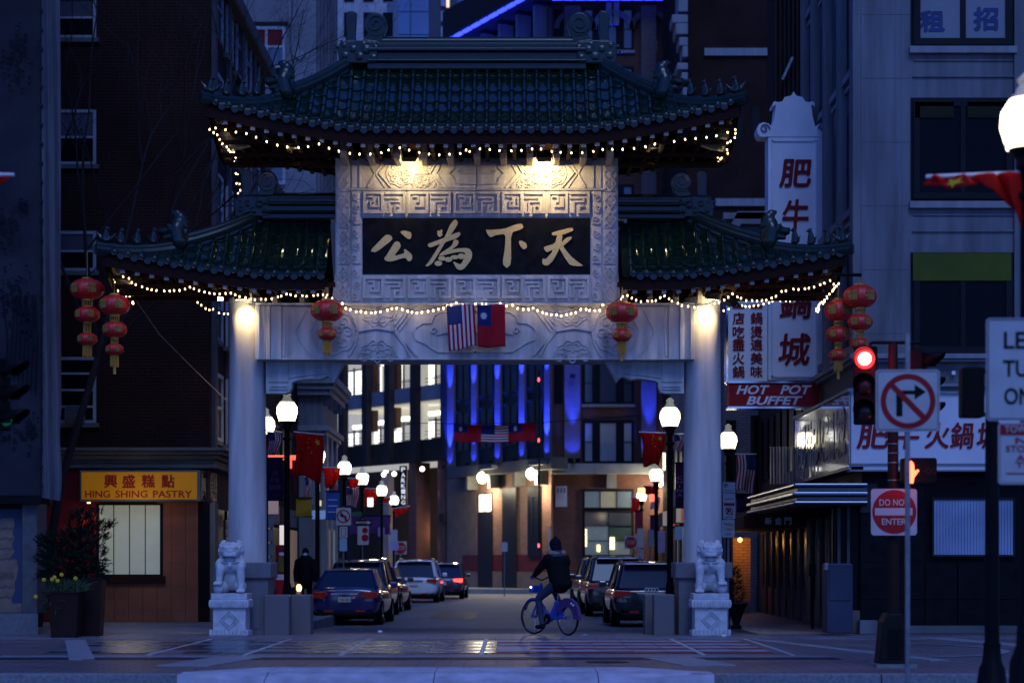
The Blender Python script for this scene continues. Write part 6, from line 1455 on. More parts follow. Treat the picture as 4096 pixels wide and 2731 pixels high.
b.tube([(X_(167, 38), 37.95, zb), (X_(167, 38), 37.95, 19)], .012, 5); b.build('lacing', DKM, mu, kind='stuff')
# painted trees of the mural: flat print on the cloth
pm = mat('mural_print', (.018, .018, .026), .9, var=.3); b = MB(); rq = random.Random(3)
for cx, cy, n, sp in ((60, 1180, 90, 70), (20, 900, 60, 60), (110, 1300, 70, 45), (60, 240, 80, 80), (30, 1700, 70, 60), (120, 1720, 60, 40), (90, 820, 30, 25)):
    for i in range(n):
        x, y = cx + rq.gauss(0, sp * .5), cy + rq.gauss(0, sp * .8)
        if x > 158 or x < -40: continue
        r = rq.uniform(3, 9); c = pxz(x, y, 37.9); b.prism([(c[0] + r * .0047 * math.cos(a) * rq.uniform(.6, 1.2), c[1] + r * .0047 * math.sin(a) * rq.uniform(.5, 1)) for a in [k * 1.047 for k in range(6)]], 37.905 + .0002 * (i % 9), 37.91)
for i in range(8): x = 20 + i * 17; b.ribbon([pxz(x, 1500 + i * 9, 37.91), pxz(x + 10, 1350, 37.91), pxz(x + rq.uniform(-12, 22), 1180, 37.91)], .03, 37.91, .004)
b.build('mural_trees', pm, mu, kind='stuff')
# base under it
plan([(-16, 37.9), (X_(152, 37.9), 37.9), (X_(148, 43), 43), (-16, 43)], 0, Z_(2452, 37.9)).build('plinth', PIER, mu)
MB().pbox(88, 2012, 148, 2452, 37.95, .8).build('corner_pier', mat('pier_granite', (.09, .09, .09), .7, var=.25, vs=6), mu, bevel=.01)
MB().box(-16, X_(90, 38), 38.15, 38.3, Z_(2452, 38), zb).build('back_panel', DKM, mu)
plan([(-16, 37.75), (X_(165, 37.75), 37.75), (X_(160, 43), 43), (-16, 43)], zb - .12, zb + .04).build('soffit_beam', IRON, mu)
t = thing('poster_panel', 'poster of beige carved vases on a blue ground at lower left', 'poster', P(40, 2440, 38.1)); 
o = MB().pbox(-40, 2035, 88, 2450, 38.1, .03).build('panel', mat('poster_blue', (.04, .05, .10), .6, var=.1), t)
BG = mat('poster_beige', (.20, .14, .10), .7, var=.2, vs=7); BG2 = mat('poster_brown', (.16, .10, .07), .7)
def flat(pts, k, m=BG, nm='printed_figure'): MB().pprism(pts, 38.098 - k * .003, .002).build(nm, m, o)
flat([(-20, 2080), (20, 2070), (55, 2072), (58, 2100), (50, 2130), (57, 2150), (48, 2180), (58, 2205), (40, 2230), (10, 2240), (-20, 2240)], 0)
flat([(-20, 2235), (66, 2235), (73, 2270), (66, 2310), (58, 2330), (60, 2360), (46, 2400), (55, 2425), (-20, 2425)], 1)
flat([(-20, 2412), (86, 2412), (86, 2448), (-20, 2448)], 2); 
for y in (2110, 2150, 2190, 2232, 2300, 2345, 2385): MB().ribbon([pxz(x, y + 4 * math.sin(x * .2), 38.08) for x in range(-20, 56, 8)], .012, 38.08, .002).build('printed_line', BG2, o)
for i in range(4): MB().ribbon([(pxz(5 + i * 14, 2300, 38.08)[0] + .03 * math.cos(a), pxz(5 + i * 14, 2300, 38.08)[1] + .06 * math.sin(a)) for a in [k * .7 for k in range(9)]], .010, 38.078, .002, closed=True).build('printed_line', BG2, o)

# dark brick corner building with the pastry shop
YB = 46; XL = -6.95; bk_ = thing('brick_building', 'dark red brick corner building above the pastry shop', 'building', (-10, YB, 0))
fF = Face((-20, YB), (XL, YB)); fS = Face((XL, YB), (XL, 56.3))
MB().box(-20, XL, YB, 56.3, Z_(1795, YB), 15).build('wall', DBR, bk_); MB().box(-20, XL - .05, YB + .05, 56.2, 0, Z_(1795, YB)).build('ground_floor_wall', mat('shop_render', (.06, .02, .02), .8), bk_)
MB().box(-20.1, XL + .3, YB - .3, 56.5, 14.9, 15.3).build('roof_cornice', mat('dark_cornice', (.06, .055, .055), .7), bk_, bevel=.05)
CRN = mat('shop_cornice_stone', (.10, .105, .105), .75, var=.2)
for y0, y1, d in ((1792, 1806, .42), (1806, 1820, .34), (1820, 1838, .2), (1838, 1858, .12), (1858, 1874, .2)):
    MB().box(-20, XL + d, YB - d, 56.3, Z_(y1, YB), Z_(y0, YB) - .002).build('cornice_course', CRN, bk_, bevel=.02)
zz = lambda y: Z_(y, YB)
for (a, c) in ((-10, 155), (440, 660), (925, 1085), (1428, 1692)):
    o = window(fF, bk_, 150, 384, zz(c), zz(a), FRM, GLASS, 2 if c < 1400 else 4, 1, .07, .04, .0, [GLASS, mat('dim_blind', (.07, .07, .09), .8)] if c < 1400 else None)
    fF.part('sill', CRN, bk_, 140, 394, zz(c) - .1, zz(c), 0, .1)
fF.part('air_conditioner', mat('ac_body', (.16, .16, .17), .6), bk_, 258, 330, zz(1685), zz(1628), .04, .35, bevel=.015)
b = MB(); [fF.slab(b, 262, 326, zz(1680 - i * 9), zz(1677 - i * 9), .35, .36) for i in range(6)]; b.build('ac_grille', DFR, bk_, kind='stuff')
for fl in range(5):                                   # oriel strips and windows on the street side
    z0 = 4.2 + fl * 2.35
    for i in range(5):
        ya = 47.2 + i * 1.75; px0, px1 = CX + F * XL / ya, CX + F * XL / (ya + 1.0); window(fS, bk_, px0, px1, z0, z0 + 1.6, FRM, GLASS, 2, 1, .09, .06)
        fS.part('sill', CRN, bk_, px0, px1, z0 - .1, z0, 0, .12)
for i in range(4): ya = 46.9 + i * 2.4; fS.part('pilaster', mat('side_pilaster', (.07, .06, .07), .8), bk_, CX + F * XL / ya, CX + F * XL / (ya + .35), 3.95, 14.9, 0, .1)
# ground floor pieces
TERR = mat('terracotta_tile', (.27, .09, .04), .55, var=.28, vs=1.1)
fF.part('red_wall', mat('red_render', (.20, .010, .012), .7), bk_, 150, 400, 0, zz(1876), .03, .08)
b = MB(); 
for i in range(7):
    for j in range(13):
        x0 = 400 + i * 57; y0 = 2485 - (j + 1) * 47
        if x0 > 790: continue
        if 395 < x0 < 640 and 1990 < y0 + 30 < 2320 and x0 + 57 < 660: continue
        fF.part('wall_tile', TERR, bk_, x0 + .6, min(x0 + 56.4, 792), zz(y0 + 46.5) if j else 0, zz(y0), .05, .085)
fF.part('tile_backing', mat('grout', (.05, .03, .02), .9), bk_, 400, 792, 0, zz(1880), .0, .05)
fF.part('window_recess', DFR, bk_, 385, 652, zz(2325), zz(2012), .05, .10)
SHUT = mat('roller_blind_lit', (.40, .43, .36), .8, var=.08, vs=3, emit=(.55, .62, .45), es=.16)  # faint glow put into the blind to brighten it
o = window(fF, bk_, 392, 644, zz(2300), zz(2016), DFR, SHUT, 1, 4, .025, .03, .11)
fF.part('window_sill', mat('brown_sill', (.05, .02, .012), .6), bk_, 380, 660, zz(2330), zz(2302), .1, .18, bevel=.01)
fF.part('downlight', noemis(mat('downlight', (1, .8, .5), .5, var=0, emit=(1, .7, .4), es=3)), bk_, 348, 360, zz(2014), zz(2010), .3, .36)
slight(fF.at(354) + Vector((0, -.4, zz(2015))), fF.at(360) + Vector((0, -.1, 1.5)), 10, WARM, 110, .8, .04)
plight(fF.at(560) + Vector((0, -1.3, zz(2020))), 9, (1, .72, .45), .3)
# door recess at the chamfered corner
fF.part('door_frame', mat('brown_door', (.03, .012, .008), .5), bk_, 792, 838, 0, zz(2005), .0, .06); fF.part('door_glass', GLASS, bk_, 800, 832, .3, zz(2040), .06, .07)
MB().box(XL - .05, XL + .12, YB, YB + .5, 0, zz(2010)).build('corner_pilaster', mat('tan_pilaster', (.20, .17, .13), .7), bk_)
b = MB(); 
for i in range(5): ya = 47 + i * 1.8; px0, px1 = CX + F * XL / ya, CX + F * XL / (ya + 1.3); fS.part('shop_window', GLASS, bk_, px0, px1, .5, 2.6, 0, .05); fS.part('stall_riser', mat('grey_riser', (.15, .15, .15), .8), bk_, px0, px1, 0, .5, 0, .08)
for k in range(10): fS.part('shutter_slat', GALV, bk_, 905, 940, .4 + k * .2, .58 + k * .2, .06, .09)
# shop sign
sg = thing('shop_sign', 'yellow box sign with red lettering reading hing shing pastry', 'sign', P(560, 1945, 45.6)); Ys = 45.55
MB().box(X_(318, Ys), X_(800, Ys), Ys + .03, Ys + .42, Z_(2004, Ys), Z_(1880, Ys)).build('box', mat('sign_box_grey', (.12, .16, .15), .5), sg, bevel=.01)
fd_ = Face((X_(801, 45.58), 45.58), (X_(868, 47.1), 47.1))
YS_ = mat('sign_yellow', (.55, .22, .005), .5, var=.08, vs=2, emit=(1, .40, .01), es=.07)
o = MB().pbox(326, 1887, 788, 1996, Ys - .0, .04).build('sign_face', YS_, sg)
RL = mat('sign_dark_red', (.22, .012, .006), .6, emit=(.3, .01, .005), es=.05)
for ch, x in zip('興盛糕點', (418, 490, 568, 647)): ptext(ch, x, 1899, x + 50, 1949, Ys - .002, RL, o, bold=.022, ext=.01)
for w, a, c in (('HING', 341, 440), ('SHING', 462, 590), ('PASTRY', 612, 768)): ptext(w, a, 1961, c, 1989, Ys - .002, RL, o, bold=.01, ext=.01)
fd_.part('side_box', mat('sign_box_grey', (0, 0, 0)), sg, 801, 868, Z_(2004, Ys), Z_(1880, Ys), -.25, 0, bevel=.008)
fd_.part('side_face', mat('sign_side_red', (.16, .02, .02), .12, coat=1, spec=.9, bump=.3, bs=5), sg, 804, 865, Z_(1996, Ys), Z_(1888, Ys), 0, .01)
_a = math.atan2(fd_.u.y, fd_.u.x); text('興盛糕點', (.15, Z_(1985, Ys), 1.45, Z_(1905, Ys)), -.012, GOLD, sg, M=Matrix.Translation(fd_.A) @ Matrix.Rotation(_a, 4, 'Z'))
t = thing('blade_sign', 'narrow dark red blade sign with small lit panels by the left column', 'sign', P(870, 1850, 50))
MB().box(X_(852, 49), X_(884, 49), 49, 49.2, Z_(1930, 49), Z_(1785, 49)).build('board', mat('blade_red', (.08, .008, .012), .6), t)
LW = noemis(mat('lit_white_panel', (1, 1, 1), .5, var=0, emit=(1, .92, .62), es=1.6))
for y0, y1, m in ((1795, 1818, LW), (1822, 1848, mat('teal_disc', (.02, .25, .17), .5, emit=(.02, .3, .2), es=.3)), (1852, 1880, LW)): MB().pbox(886, y0, 912, y1, 49.4, .1).build('panel', m, t)
tag(MB().pprism(rrect(868, 1978, 908, 2034, 8), 50, .15).build('lit_box_sign', mat('dim_box', (.5, .47, .40), .6, emit=(1, .9, .7), es=.10)), 'small blank pale box sign beside the left column', 'sign')
# newspaper box / phone
t = thing('newspaper_box', 'red street box with a yellow panel behind the left gate base', 'newspaper box', (X_(1118, 45), 45, 0)); q = lambda x0, y0, x1, y1, d, m, n: MB().pbox(x0, y0, x1, y1, 45 - d, .3 + d).build(n, m, t, bevel=.01)
q(1102, 2178, 1140, 2440, 0, mat('box_red', (.30, .01, .015), .5), 'cabinet'); q(1114, 2225, 1134, 2285, .02, mat('yellow_green_panel', (.20, .20, .03), .6), 'panel'); q(1116, 2208, 1136, 2222, .03, WHITE, 'strip'); q(1104, 2296, 1136, 2318, .03, WHITE, 'lettered_strip')

t = thing('lit_awning', 'red glowing strip awning behind the first left lamp post', 'awning', P(1125, 1820, 47)); MB().pbox(1068, 1820, 1186, 1838, 47, .25).build('light_box', noemis(mat('red_glow_strip', (.8, .1, .05), .5, var=0, emit=(1, .10, .06), es=1.6)), t); MB().pbox(1070, 1838, 1178, 1975, 47.1, .1).build('board', mat('board_maroon', (.05, .01, .02), .7), t); MB().pbox(1150, 1838, 1166, 1872, 46.98, .1).build('end_light', mat('red_glow_strip', (0, 0, 0)), t)
for i, (x0, y0, x1, y1, Y, c, lab) in enumerate(((1262, 1935, 1278, 1965, 60, (1, .95, .8), 'small bright upright lit sign under the big red flag'), (1262, 2000, 1284, 2022, 60, (1, .9, .5), 'small yellowish lit panel low on the left shops'), (1248, 2040, 1300, 2075, 62, (.35, .6, .9), 'pale blue lit panel beside the yellow banner'), (1068, 2000, 1112, 2055, 50, (.8, .5, .4), 'dim pinkish shop panel beside the left column'), (1118, 2100, 1134, 2180, 52, (1, .9, .7), 'narrow lit doorway strip behind the left lamp post'), (1470, 1990, 1492, 2025, 80, (1, .95, .8), 'bright small window light below the third globe'), (1535, 1880, 1552, 1890, 98, (1, 1, .9), 'tiny bright lamp left of the parking sign'), (2552, 1950, 2590, 1975, 84, (1, .5, .2), 'orange glowing sign at the far right shops'), (2600, 1975, 2618, 2005, 82, (1, .15, .08), 'red glowing sign among the far right banners'), (2652, 1810, 2662, 1880, 70, (1, .95, .7), 'narrow bright lit sign behind the right lamp post'))):
    e_ = (.35, .5, .12, .10, .5, 1.4, 2.5, 1.8, 1.6, 1.6)[i]; tag(MB().pbox(x0, y0, x1, y1, Y, .12).build('lit_sign', noemis(mat('lit_sign_glow_%s' % 'abcdefghij'[i], c, .5, var=0, emit=c, es=e_)), None), lab, 'sign')
# second row house and grey classical building on the left
tb = thing('row_building', 'dark corniced building beyond the brick corner building', 'building', (-9, 58, 0)); fr = Face((-7.8, 56.4), (-7.8, 73))
MB().box(-18, -7.8, 56.4, 73, -.3, 12.9).build('wall', DBR, tb); MB().box(-18, -7.2, 56.4, 73, 12.6, 13.1).build('cornice', mat('dark_cornice', (0, 0, 0)), tb, bevel=.05)
for i in range(9): MB().box(-7.8, -7.3, 57 + i * 1.8, 57.25 + i * 1.8, 12.1, 12.6).build('corbel', mat('dark_cornice', (0, 0, 0)), tb)
for fl in range(3):
    for i in range(7): ya = 57 + i * 2.2; window(fr, tb, CX - F * 7.8 / ya, CX - F * 7.8 / (ya + 1.2), 4 + fl * 2.9, 5.9 + fl * 2.9, DFR, GLASS, 2, 1, .08, .05)
for i in range(6):
    ya = 57 + i * 2.7; a, c = CX - F * 7.8 / ya, CX - F * 7.8 / (ya + 2.1)
    fr.part('shop_window', [GLASS, mat('dim_lit_shop', (.2, .25, .25), .5, emit=(.5, .7, .75), es=.10), mat('dim_warm_shop', (.25, .2, .15), .5, emit=(.9, .6, .4), es=.08)][i % 3], tb, a, c, .5, 2.5, 0, .05); fr.part('shop_fascia', [MBR, GPA][i % 2], tb, a, c, 2.6, 3.2, 0, .12)
gc = thing('classical_building', 'grey stone classical building with heavy cornice and pilasters', 'building', (-8, 74, 0)); XG = -6.9; fg = Face((XG, 73), (XG, 79))
MB().box(-18, XG, 73.02, 79, -.3, 8.0).build('wall', GPA, gc)
for z0, z1, d in ((7.85, 8.1, .55), (7.65, 7.85, .42), (7.45, 7.65, .3), (6.15, 6.35, .25), (6.0, 6.15, .15)): MB().box(-18, XG + d, 73.02 - d, 79 + d * .5, z0, z1 - .002).build('cornice_course', GPB, gc, bevel=.02)
for i in range(3):
    ya = 73.3 + i * 2.0; MB().box(XG, XG + .12, ya, ya + .55, .0, 6.0).build('pilaster', GPB, gc)
    window(fg, gc, CX + F * XG / (ya + .7), CX + F * XG / (ya + 1.9), 3.5, 5.7, DFR, GLASS, 2, 1, .07, .05)
    MB().box(XG, XG + .3, ya, ya + .12, 7.1, 7.45).build('dentil', GPB, gc)
    m_ = (GLASS, mat('dim_warm_shop', (0, 0, 0)), mat('dim_lit_shop', (0, 0, 0)))[i % 3]; fg.part('shop_window', m_, gc, CX + F * XG / (ya + .65), CX + F * XG / (ya + 1.95), .5, 2.6, 0, .06)
MB().box(-7.75, -7.2, 72.85, 73.0, 1, 6.0).build('front_pilaster', GPB, gc)
t = thing('side_shop', 'grey tiled shopfront with striped blind behind the left street lamp', 'shop', (-7.4, 60, 0)); 
for i in range(8): MB().box(-7.75, -7.15, 60.0, 60.1, .3 + i * .42, .68 + i * .42).build('panel', mat('grey_blue_panel', (.17, .19, .22), .7, var=.2, vs=3), t)
MB().box(-7.0, -6.55, 66, 66.1, .2, 3.3).build('side_panel', mat('grey_blue_panel2', (.14, .15, .16), .7), t); MB().box(-6.3, -6.15, 66, 66.2, .0, 3.4).build('post', GPB, t)

# parking garage
AG = Vector((X_(1370, 129.3), 129.3, 0)); BG_ = Vector((X_(1772, 119.6), 119.6, 0)); ga = thing('parking_garage', 'open lit parking garage with brick piers at the end of the street', 'building', AG); fa = Face(AG, BG_)
zg = lambda y: fa.z(1381, y)
def gslab(nm, m, x0, x1, ya, yb_, d0, d1): return fa.part(nm, m, ga, x0, x1, zg(yb_), zg(ya), d0, d1)
LIT = noemis(mat('garage_light', (1, 1, .95), .5, var=0, emit=(1, 1, .86), es=3.2)); GIN = mat('garage_wall_glow', (.4, .38, .33), .8, emit=(1, .95, .75), es=.30); GW = noemis(mat('garage_glow', (.9, .9, .85), .8, var=0, emit=(1, 1, .86), es=1.35))  # interior light is put into glowing walls, decks and opening panels
gslab('spandrel', mat('garage_concrete', (.16, .18, .22), .8, var=.15), 1350, 1775, 1586, 1640, -.3, .1); gslab('spandrel', mat('garage_concrete', (0, 0, 0)), 1350, 1775, 1360, 1420, -.3, .1); gslab('spandrel', mat('garage_fascia', (.035, .035, .03), .8), 1350, 1775, 1787, 1870, -.3, .1)
gslab('upper_wall', mat('garage_concrete', (0, 0, 0)), 1350, 1775, 1180, 1360, -.3, .0)
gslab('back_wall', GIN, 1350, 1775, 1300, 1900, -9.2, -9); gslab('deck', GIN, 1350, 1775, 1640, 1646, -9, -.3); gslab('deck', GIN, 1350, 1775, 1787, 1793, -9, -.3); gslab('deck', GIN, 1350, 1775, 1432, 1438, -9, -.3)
for x0, x1 in ((1446, 1465), (1535, 1556), (1639, 1661), (1761, 1784), (1352, 1372)): gslab('pier', mat('pier_dark', (.04, .038, .045), .8), x0, x1, 1180, 1870, .1, .5)
for x0, x1, y0, y1, m in ((1467, 1495, 1440, 1586, MBR), (1558, 1586, 1440, 1586, MBR), (1463, 1492, 1646, 1730, MBR), (1555, 1584, 1646, 1725, MBR), (1661, 1692, 1430, 1787, GIN)): gslab('inner_column', m, x0, x1, y0, y1, -1.2, -.8)
for x0, x1, y0, y1 in ((1383, 1388, 1475, 1586), (1395, 1445, 1465, 1586), (1497, 1522, 1462, 1586), (1588, 1612, 1450, 1586), (1693, 1742, 1425, 1586), (1383, 1388, 1718, 1787), (1395, 1430, 1715, 1787), (1497, 1515, 1710, 1787), (1588, 1600, 1705, 1787), (1693, 1738, 1700, 1787), (1465, 1492, 1735, 1787), (1556, 1584, 1730, 1787)): gslab('glow_panel', GW if y0 < 1730 or x0 > 1500 else GIN, x0, x1, y0, y1, -1.9, -1.8)  # glowing panels stand in for the lit interior behind the openings
for x0, x1, y0 in ((1410, 1448, 1693), (1497, 1532, 1685), (1586, 1638, 1680), (1692, 1758, 1672), (1500, 1530, 1450), (1588, 1638, 1445)): gslab('ceiling_light', LIT, x0, x1, y0, y0 + 14, -1.75, -1.5)
for k_, (x0, x1, y0, y1) in enumerate(((1395, 1445, 1465, 1586), (1497, 1522, 1462, 1586), (1588, 1638, 1450, 1586), (1693, 1758, 1440, 1586), (1395, 1445, 1715, 1787), (1497, 1532, 1710, 1787), (1588, 1638, 1705, 1787), (1693, 1758, 1700, 1787))):
    for q_ in range(3): yy = y1 - 12 - q_ * 13; gslab('guard_rail', DKM if k_ % 2 else GALV, x0, x1, yy, yy + 2.2, -1.0, -.96)
    xm = lerp(x0, x1, (.35, .6, .45, .7)[k_ % 4]); gslab('mullion', GPA, xm, xm + 3.5, y0, y1, -1.1, -1.0); gslab('parked_shape' if 0 else 'low_wall', CONC, lerp(x0, x1, .5), x1, y1 - 16, y1, -1.5, -1.4)
    gslab('ceiling_beam', CONC, x0, x1, y0 + 4, y0 + 10, -1.4, -1.3)
for i in range(5): gslab('railing', DKM, 1600, 1638, 1545 + i * 9, 1547 + i * 9, -.8, -.76); gslab('railing', DKM, 1725, 1760, 1545 + i * 9, 1547 + i * 9, -.8, -.76)
gslab('ground_wall', mat('garage_ground', (.05, .04, .03), .8), 1350, 1775, 1870, 2480, -5, -4.6); gslab('ground_pier', MBR, 1635, 1665, 1870, 2480, -1, 0); gslab('ground_pier', MBR, 1750, 1785, 1870, 2480, -.6, .2)
for px in (1540, 1765):
    c = fa.at(px) + fa.n * .45; gslab('sconce', DKM, px - 9, px + 9, 2068, 2098, .25, .5)
    slight(c + Vector((0, 0, zg(2070) + .3)), c + fa.n * -.35 + Vector((0, 0, zg(1900))), 60, (1, .32, .04), 28, .7, .05, ga); slight(c + Vector((0, 0, zg(2098) - .3)), c + fa.n * -.35 + Vector((0, 0, -.3)), 60, (1, .32, .04), 28, .7, .05, ga)
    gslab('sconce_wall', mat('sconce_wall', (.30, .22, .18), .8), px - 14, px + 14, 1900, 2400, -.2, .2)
for px, y in ((1745, 1902), (1590, 1913), (1632, 1913), (1500, 1918), (1520, 1915)):
    q = fa.at(px) + fa.n * 1 + Vector((0, 0, zg(y))); MB().ball(q, .15, 8, 6).build('bulkhead_lamp', LIT, ga)
    
for px in (1420, 1500, 1580, 1690): plight(fa.at(px) + fa.n * -1.5 + Vector((0, 0, 3.2)), 60, (1, .72, .35), .3, ga)  # warm fill lights added inside the ground floor, without fixtures
# brick building with blue lit piers at the end of the street
CO = Vector((X_(2204, 107), 107, 0)); AL = Vector((X_(1786, 119), 119, 0)); AR = Vector((X_(2760, 107), 107, 0))
bb = thing('blue_lit_building', 'tall dark brick building with blue-lit piers closing the street', 'building', CO); f1 = Face(AL, CO); f2 = Face(CO, AR)
z2 = lambda y: f2.z(2204, y); zled = z2(1855); ztop = 32.5
BRK2 = mat('piers_brick', (.17, .13, .13), .85, brick=(.22, .075, (.08, .07, .07), (.14, .10, .10), .01), var=.15, vs=.7)
DKW = mat('dark_bay', (.020, .020, .026), .5)
b = MB(); D_ = Vector((0, 14, 0)); vs = [AL, CO, AR, AR + D_, AL + D_]; b.add([v + Vector((0, 0, -.4)) for v in vs] + [v + Vector((0, 0, ztop)) for v in vs], [(0, 1, 6, 5), (1, 2, 7, 6), (2, 3, 8, 7), (3, 4, 9, 8), (4, 0, 5, 9), (5, 6, 7, 8, 9)])
b.build('wall', MBR, bb)
f1.part('bay_wall', DKW, bb, 1790, 2196, zled + .4, ztop - .5, 0, .04)
for x0, x1 in ((1787, 1814), (1884, 1905), (1978, 2000), (2075, 2097), (2176, 2198)):
    f1.part('pier', BRK2, bb, x0, x1, zled + .3, ztop - 1.5, .04, .2)
for i in range(4):
    x0, x1 = (1816, 1907, 2002, 2099)[i], (1882, 1976, 2073, 2174)[i]
    for k in range(8):
        za = zled + 1.2 + k * 3.0; window(f1, bb, x0 + 6, x1 - 6, za, za + 2.4, DFR, GLASS, 2, 2, .1, .06, .05)
b = MB(); 
for x0, x1, nm, m, w in ((2258, 2321, 'pier', BRK2, .45), (2565, 2625, 'pier', BRK2, .45), (2204, 2214, 'quoin', MBR, .12)):
    f2.part(nm, m, bb, x0, x1, zled + .3, ztop - 1.5, 0, w)
for k in range(8):
    za = z2(1848) + k * 3.15; zb_ = za + z2(1688) - z2(1848)
    f2.part('window_surround', DKW, bb, 2330, 2536, za - .05, zb_ + .1, 0, .06)
    for x0, x1, r in ((2336, 2373, 2), (2396, 2468, 1), (2492, 2530, 2)): window(f2, bb, x0, x1, za, zb_, DFR, BGL if k else BLIND, r, 1, .06, .05, .06)
    f2.part('sill', GPB if k % 2 else CRN, bb, 2325, 2540, za - .2, za - .05, 0, .14)
    if k: f2.part('side_window', GLASS, bb, 2216, 2250, za, zb_, 0, .05); f2.part('side_window', GLASS, bb, 2650, 2700, za, zb_, 0, .05)
for x0, x1, y0 in ((2595, 2629, 167), (2600, 2624, 238)): f2.part('pale_panel', GPB, bb, x0, x1, z2(y0 + 40), z2(y0), .0, .15)
# cornice line with blue light strip
BLED = noemis(mat('blue_led', (.1, .1, 1), .4, var=0, emit=(.03, .05, 1), es=2.6)); COR = mat('roof_cornice_dark', (.03, .03, .04), .7)
f1.part('roof_cornice', COR, bb, 1770, 2204, ztop - 1.2, ztop + .4, 0, 2.0); f2.part('roof_cornice', COR, bb, 2204, 2720, ztop - 1.2, ztop + .4, 0, 1.6)
for i in range(12):
    x0 = 1778 + i * 35; f1.part('led_strip', BLED, bb, x0, x0 + 28, ztop - 1.36, ztop - 1.22, 1.7, 1.9)
    if i % 2 == 0: f1.part('corbel', GPB, bb, x0 + 4, x0 + 12, ztop - 3.6, ztop - 1.4, .05, .9); f1.part('corbel_foot', BLED, bb, x0 - 2, x0 + 17, ztop - 3.8, ztop - 3.68, .1, .8)
zt2 = z2(10); f2.part('upper_ledge', COR, bb, 2204, 2725, z2(12), z2(-12), 0, .8)
for i in range(11): x0 = 2210 + i * 46; f2.part('led_strip', BLED, bb, x0, x0 + 40, z2(18), z2(13), .7, .85)
for i in range(3):                                      # arched brick heads under the ledge
    cx = 2300 + i * 150; b = MB(); c = f2.at(cx)
    pts = [(c.x + 1.0 * math.cos(a), z2(120) + .9 * math.sin(a)) for a in [math.pi * k / 10 for k in range(11)]]
    b.ribbon(pts, .28, 106.9, .12); b.build('arch', GPB if i == 1 else BRK2, bb)
for x in (2425, 2455): f2.part('corbel', GPB, bb, x, x + 22, z2(105), z2(20), .05, .5)
# street ledge
f1.part('ledge', mat('dark_ledge', (.06, .065, .07), .7), bb, 1788, 2204, zled - .35, zled + .25, 0, 1.0); f2.part('ledge', mat('ledge_stone', (.24, .25, .26), .7), bb, 2206, 2620, zled - .55, zled, 0, .7, bevel=.03)
for x in (1862, 1952, 2050, 2140): f1.part('ledge_corbel', CRN, bb, x, x + 8, zled - 1.1, zled - .35, 0, .8)
# blue uplights
BL = (.02, .05, 1.0)
for i, px in enumerate((1800, 1895, 1989, 2086, 2187)):
    g0 = f1.at(px, .2); c = g0 + f1.n * .45 + Vector((0, 0, zled + .35)); MB().lathe([(.10, -.1), (.13, .1), (.10, .12)], c, 10).build('uplight', DKM, bb)
    slight(c + Vector((0, 0, .15)), g0 + Vector((0, 0, zled + 6)), 8000, BL, 40, .6, .05, bb)
    slight(c + Vector((0, 0, .12)), g0 + Vector((0, 0, zled + 1.0)), 260, BL, 90, .7, .05, bb)
    c2 = c + Vector((0, 0, 3.6)); MB().lathe([(.07, -.1), (.09, .1), (.07, .12)], c2, 10).build('uplight', DKM, bb); slight(c2 + Vector((0, 0, .15)), g0 + Vector((0, 0, zled + 9)), 3500, BL, 44, .7, .05, bb)
for px in (2290, 2595):
    c3 = f2.at(px, .8) + Vector((0, 0, zled + 4.6)); MB().lathe([(.12, -.1), (.16, .1), (.12, .12)], c3, 10).build('uplight', DKM, bb); slight(c3 + Vector((0, 0, .15)), f2.at(px, .45) + Vector((0, 0, zled + 12)), 4000, BL, 40, .7, .05, bb)
    c = f2.at(px) + f2.n * .95 + Vector((0, 0, zled + .15)); MB().lathe([(.10, -.1), (.13, .1), (.10, .12)], c, 10).build('uplight', DKM, bb)
    slight(c + Vector((0, 0, .15)), f2.at(px) + f2.n * .45 + Vector((0, 0, zled + 9)), 7000, BL, 26, .6, .05, bb); slight(c + Vector((0, 0, .1)) + f2.n * .3, f2.at(px) + f2.n * .45 + Vector((0, 0, zled + 1.2)), 220, BL, 64, .7, .05, bb)
# ground floor skin and openings
zk = lambda y: f1.z(2000, y)
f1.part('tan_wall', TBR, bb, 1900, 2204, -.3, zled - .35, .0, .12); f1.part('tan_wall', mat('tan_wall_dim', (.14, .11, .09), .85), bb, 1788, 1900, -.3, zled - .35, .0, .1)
f1.part('red_band', mat('red_band', (.10, .012, .014), .7), bb, 1850, 2204, zk(2285), zk(2218), .12, .15)
f1.part('lower_wall', mat('lower_tan', (.17, .13, .10), .8), bb, 1850, 2204, -.3, zk(2285), .12, .18)
for x0, x1, y0, y1, m in ((1911, 1967, 1967, 2048, None), (1911, 1967, 2050, 2360, DKW), (2008, 2064, 1955, 2350, DKW), (2110, 2163, 1955, 2225, GLASS)):
    if m is None: window(f1, bb, x0, x1, zk(y1), zk(y0), DFR, noemis(mat('lit_pane', (1, 1, 1), .5, var=0, emit=(.95, .95, .7), es=.9)), 1, 2, .07, .05, .14)
    else: f1.part('doorway' if y1 > 2300 else 'window_opening', m, bb, x0, x1, zk(y1), zk(y0), .18, .22)
for x0, x1 in ((2125, 2160),): window(f1, bb, x0, x1, zk(2160), zk(1990), DFR, mat('green_grey_pane', (.10, .12, .11), .3, emit=(.5, .7, .6), es=.12), 2, 1, .06, .05, .2)
